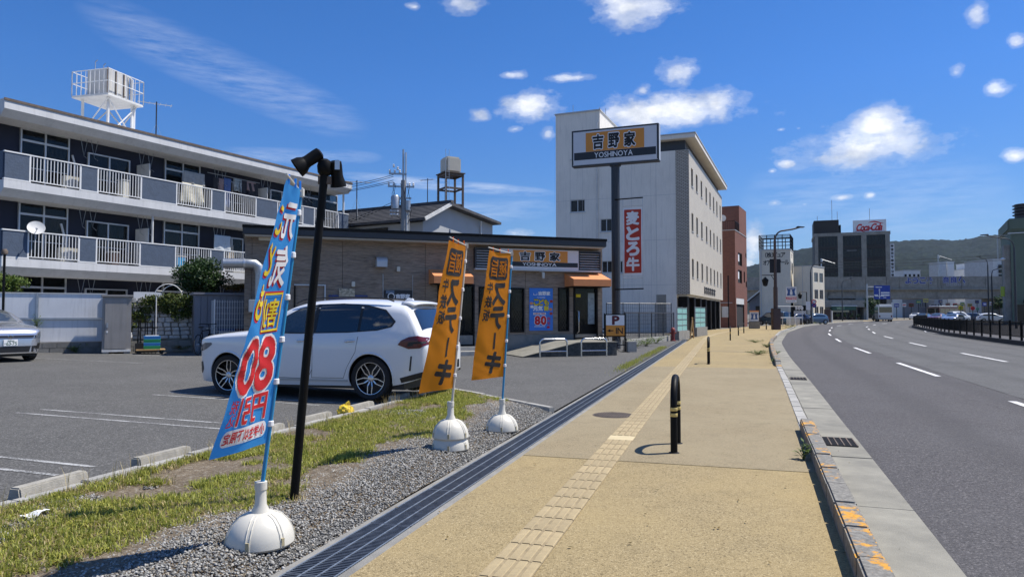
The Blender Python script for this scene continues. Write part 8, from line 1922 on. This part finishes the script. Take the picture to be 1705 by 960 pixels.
MB().box(.5, 6, -.06, -.003, .3, 2.6).build('painted_entrance_shade', M_GLASSD, gb_)  # dark sheet painted in place of the shaded entrance recess

# ---------------------------------------------------------------- roofs above the viaduct and the town beyond
def block(name, lb, px0, px1, y0, D, m, dep=8, rows=0, cols=0, z0=0.0, rz=0.0, grp='town beyond the viaduct', wm=None, cat='building'):
    a, b = at(px0, 500, D), at(px1, 500, D); w = b.x - a.x; zt = at((px0 + px1) / 2, y0, D).z; t = thing(name, lb, cat, (a.x, a.y, z0), rz, grp); g0 = gz(D) - z0 if z0 == 0 else 0
    MB().box(0, w, 0, dep, 0, zt - z0).build('wall', m, t); MB().box(-.1, w + .1, -.1, dep + .1, zt - z0, zt - z0 + .25).build('roof', M_GREYP, t)
    for r in range(rows):
        for c in range(cols):
            x0 = w * (c + .2) / cols; z = zt - z0 - 1.0 - r * 2.9; f = MB().box(x0, x0 + w * .6 / cols, -.06, .0, z - 1.5, z).build('window', M_ALUF, t); MB().box(x0 + .08, x0 + w * .6 / cols - .08, -.075, -.061, z - 1.42, z - .08).build('pane', M_GLASSD, f)
    return t
block('white_roof_block', 'long white roof block above the viaduct under the hills', 1505, 1533.5, 450.5, 215, M_WHITE, rows=1, cols=4); block('roof_hut', 'white rooftop hut left of the rail lettering', 1565, 1577, 437, 205, M_WHITEW, 5); block('roof_hut', 'white rooftop hut standing right of its twin', 1578.5, 1590, 436, 206, M_WHITE, 5)
block('stepped_house', 'low white part of the stepped house above the viaduct', 1606, 1642, 449, 210, M_WHITEW, rows=1, cols=3); block('stepped_house', 'upper white part of the stepped house above the viaduct', 1611, 1622, 439, 212, M_WHITE, 5)
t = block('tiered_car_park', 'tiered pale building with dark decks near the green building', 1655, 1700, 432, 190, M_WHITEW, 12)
for k in range(3): z = at(1670, 440 + k * 8, 190).z; MB().box(1.4, 9, -.4, -.02, z - 1.0, z - .1).build('painted_deck_shade', M_GLASSD, t)  # dark sheets painted where the open decks lie in shade
g_ = random.Random(21); pal = [M_WHITEW, M_CREAM, M_OFFICE, M_WALLG, M_CONCD, M_SHED2, M_BRICK, mat('ochre_wall', (.42, .33, .2), .8, .1)]
ADJ = ['white', 'cream', 'light grey', 'pale grey', 'dull grey', 'slate', 'brick red', 'ochre']; POS = ['far left under the span', 'left of centre under the span', 'in the middle under the span', 'right of centre under the span', 'far right under the span']
px_ = 1488; k = 0; used = set()
while px_ < 1668:
    w = g_.uniform(7, 15); D = g_.uniform(195, 290); mi = g_.randrange(len(pal)); lb = f'{ADJ[mi]} town building {POS[min(4, int((px_ - 1488) / 36))]}'
    while lb in used: mi = (mi + 1) % len(pal); lb = f'{ADJ[mi]} town building {POS[min(4, int((px_ - 1488) / 36))]}'
    used.add(lb); block('town_building', lb, px_, px_ + w, g_.uniform(497, 511), D, pal[mi], 9, 2, 3); px_ += w * g_.uniform(.7, 1.0); k += 1
SC = [mat('town_sign_%d' % i, c, .5, .1) for i, c in enumerate(((.03, .06, .3), (.5, .5, .5), (.4, .05, .04), (.05, .2, .12), (.5, .42, .1), (.1, .1, .12)))]; SN = ['blue', 'white', 'red', 'green', 'yellow', 'black']
for i in range(14):
    px_ = 1493 + i * 12.2; D = g_.uniform(150, 190); y0 = g_.uniform(500, 510); p = at(px_, 520, D); q = i % 6
    t = thing('street_sign', f'{SN[q]} shop sign {["at the left", "near the middle", "at the right"][min(2, i * 3 // 14)]} under the viaduct span' if i < 12 else f'{SN[q]} shop sign by the green building pier', 'sign', (p.x, p.y, gz(D)), R(g_.uniform(-20, 20)), 'shop signs under the viaduct'); z = at(px_, y0, D).z - gz(D)
    MB().tube([(0, 0, 0), (0, 0, z)], .08, 6).build('post', M_DARKGREY, t); MB().box(-.5, .5, -.1, .1, z - .3, z + .5).build('board', SC[q], t); MB().box(-.4, .4, -.115, -.101, z - .05, z + .2).build('board_band', SC[(q + 1) % 6], t)
for i, (px_, D) in enumerate(((1600, 98), (1620, 112), (1628, 140))):
    p = at(px_, 528, D); t = thing('road_marker', ['yellow round marker behind the median fence', 'red signal post behind the median fence', 'green signal box behind the median fence'][i], 'marker', (p.x, p.y, gz(D))); MB().tube([(0, 0, 0), (0, 0, 2.4)], .06, 6).build('post', M_DARKGREY, t); MB().lathe([(.32, -.04), (.32, .04)], 16, (0, 0, 2.2), 'y').build('disc', [M_YEL, M_RED, SC[3]][i], t)
p = at(1560, 528, 180)
tree_spots = [(1452, 150, 'roadside tree at the left pier of the viaduct'), (1512, 235, 'small tree among the town buildings left of centre'), (1585, 240, 'small tree among the town buildings at the centre'), (1664, 130, 'dark tree beside the green building'), (1640, 250, 'small tree among the town buildings at the right')]
for i, (px_, D, lb) in enumerate(tree_spots): p = at(px_, 512, D); bush('street_tree', lb, (p.x, p.y, gz(D) + 3.2), 1.8, 1.8, 1.9, 900, .22, M_LEAF, 60 + i, gz(D), 'tree', 12)

# ---------------------------------------------------------------- wooded hills
RID = curve([(900, 522), (1100, 500), (1200, 462), (1246, 452), (1332, 433), (1400, 418), (1490, 411), (1526, 408), (1560, 410), (1591, 412), (1641, 409), (1690, 412), (1800, 410), (1950, 416), (2300, 440), (2800, 500)])
def hills():
    D0 = 1900.0; us = np.linspace(900, 2600, 430); vs = np.linspace(0, 1, 120); V = np.zeros((len(us), len(vs), 3))
    for i, u in enumerate(us):
        zr_ = (HZ - RID(u)) / FP * D0
        for_ = vs; Dv = 900 + for_ * (D0 - 900); prof = np.sin(for_ * math.pi / 2) ** 1.15
        V[i, :, 1] = Dv; V[i, :, 0] = (u - CX) / FP * D0 * (.55 + .45 * for_); V[i, :, 2] = prof * zr_ + 1.5
    X, Y = V[..., 0], V[..., 1]; fold = (hash_noise(X, Y, 1 / 170., 2) - .62) * 36 + (hash_noise(X, Y, 1 / 70., 4) - .5) * 16
    k = np.clip(vs * 3, 0, 1)[None] * np.clip((1 - vs) * 6, 0, 1)[None]; V[..., 2] += fold * k * np.clip(V[..., 2] / 60, 0, 1)
    V[..., 2] += (hash_noise(X, Y, 1 / 11., 5) * 9 + hash_noise(X, Y, 1 / 5., 6) * 4) * np.clip(V[..., 2] / 30, 0, 1)
    nu, nv = len(us), len(vs); idx = np.arange(nu * nv).reshape(nu, nv); F_ = np.stack([idx[:-1, :-1], idx[1:, :-1], idx[1:, 1:], idx[:-1, 1:]], -1).reshape(-1, 4)
    m = bpy.data.materials.new('forest'); m.use_nodes = True; t = NT(m.node_tree); p_ = m.node_tree.nodes['Principled BSDF']; co = t.n('NewGeometry').outputs['Position']
    kk = t.ramp(t.noise(co, .09, 6, .72), [(.36, (.002, .006, .006)), (.55, (.007, .015, .010)), (.68, (.024, .036, .019))]); m.node_tree.links.new(kk, p_.inputs['Base Color']); p_.inputs['Roughness'].default_value = .95; p_.inputs['Specular IOR Level'].default_value = .1
    o = fast_mesh('hills', V.reshape(-1, 3), F_, 4, m); return struct(o)
hills()
# thin summer air
hz = MB().box(-2600, 4800, -150, 2600, -3, 245).build('haze', None, None, fix=True)
hm = bpy.data.materials.new('haze'); hm.use_nodes = True; nt = hm.node_tree; nt.nodes.clear(); ou = nt.nodes.new('ShaderNodeOutputMaterial'); pv = nt.nodes.new('ShaderNodeVolumePrincipled')
pv.inputs['Color'].default_value = (.60, .76, 1, 1); pv.inputs['Density'].default_value = .00006; pv.inputs['Anisotropy'].default_value = .2; nt.links.new(pv.outputs[0], ou.inputs['Volume']); hz.data.materials.append(hm); struct(hz, 'stuff')
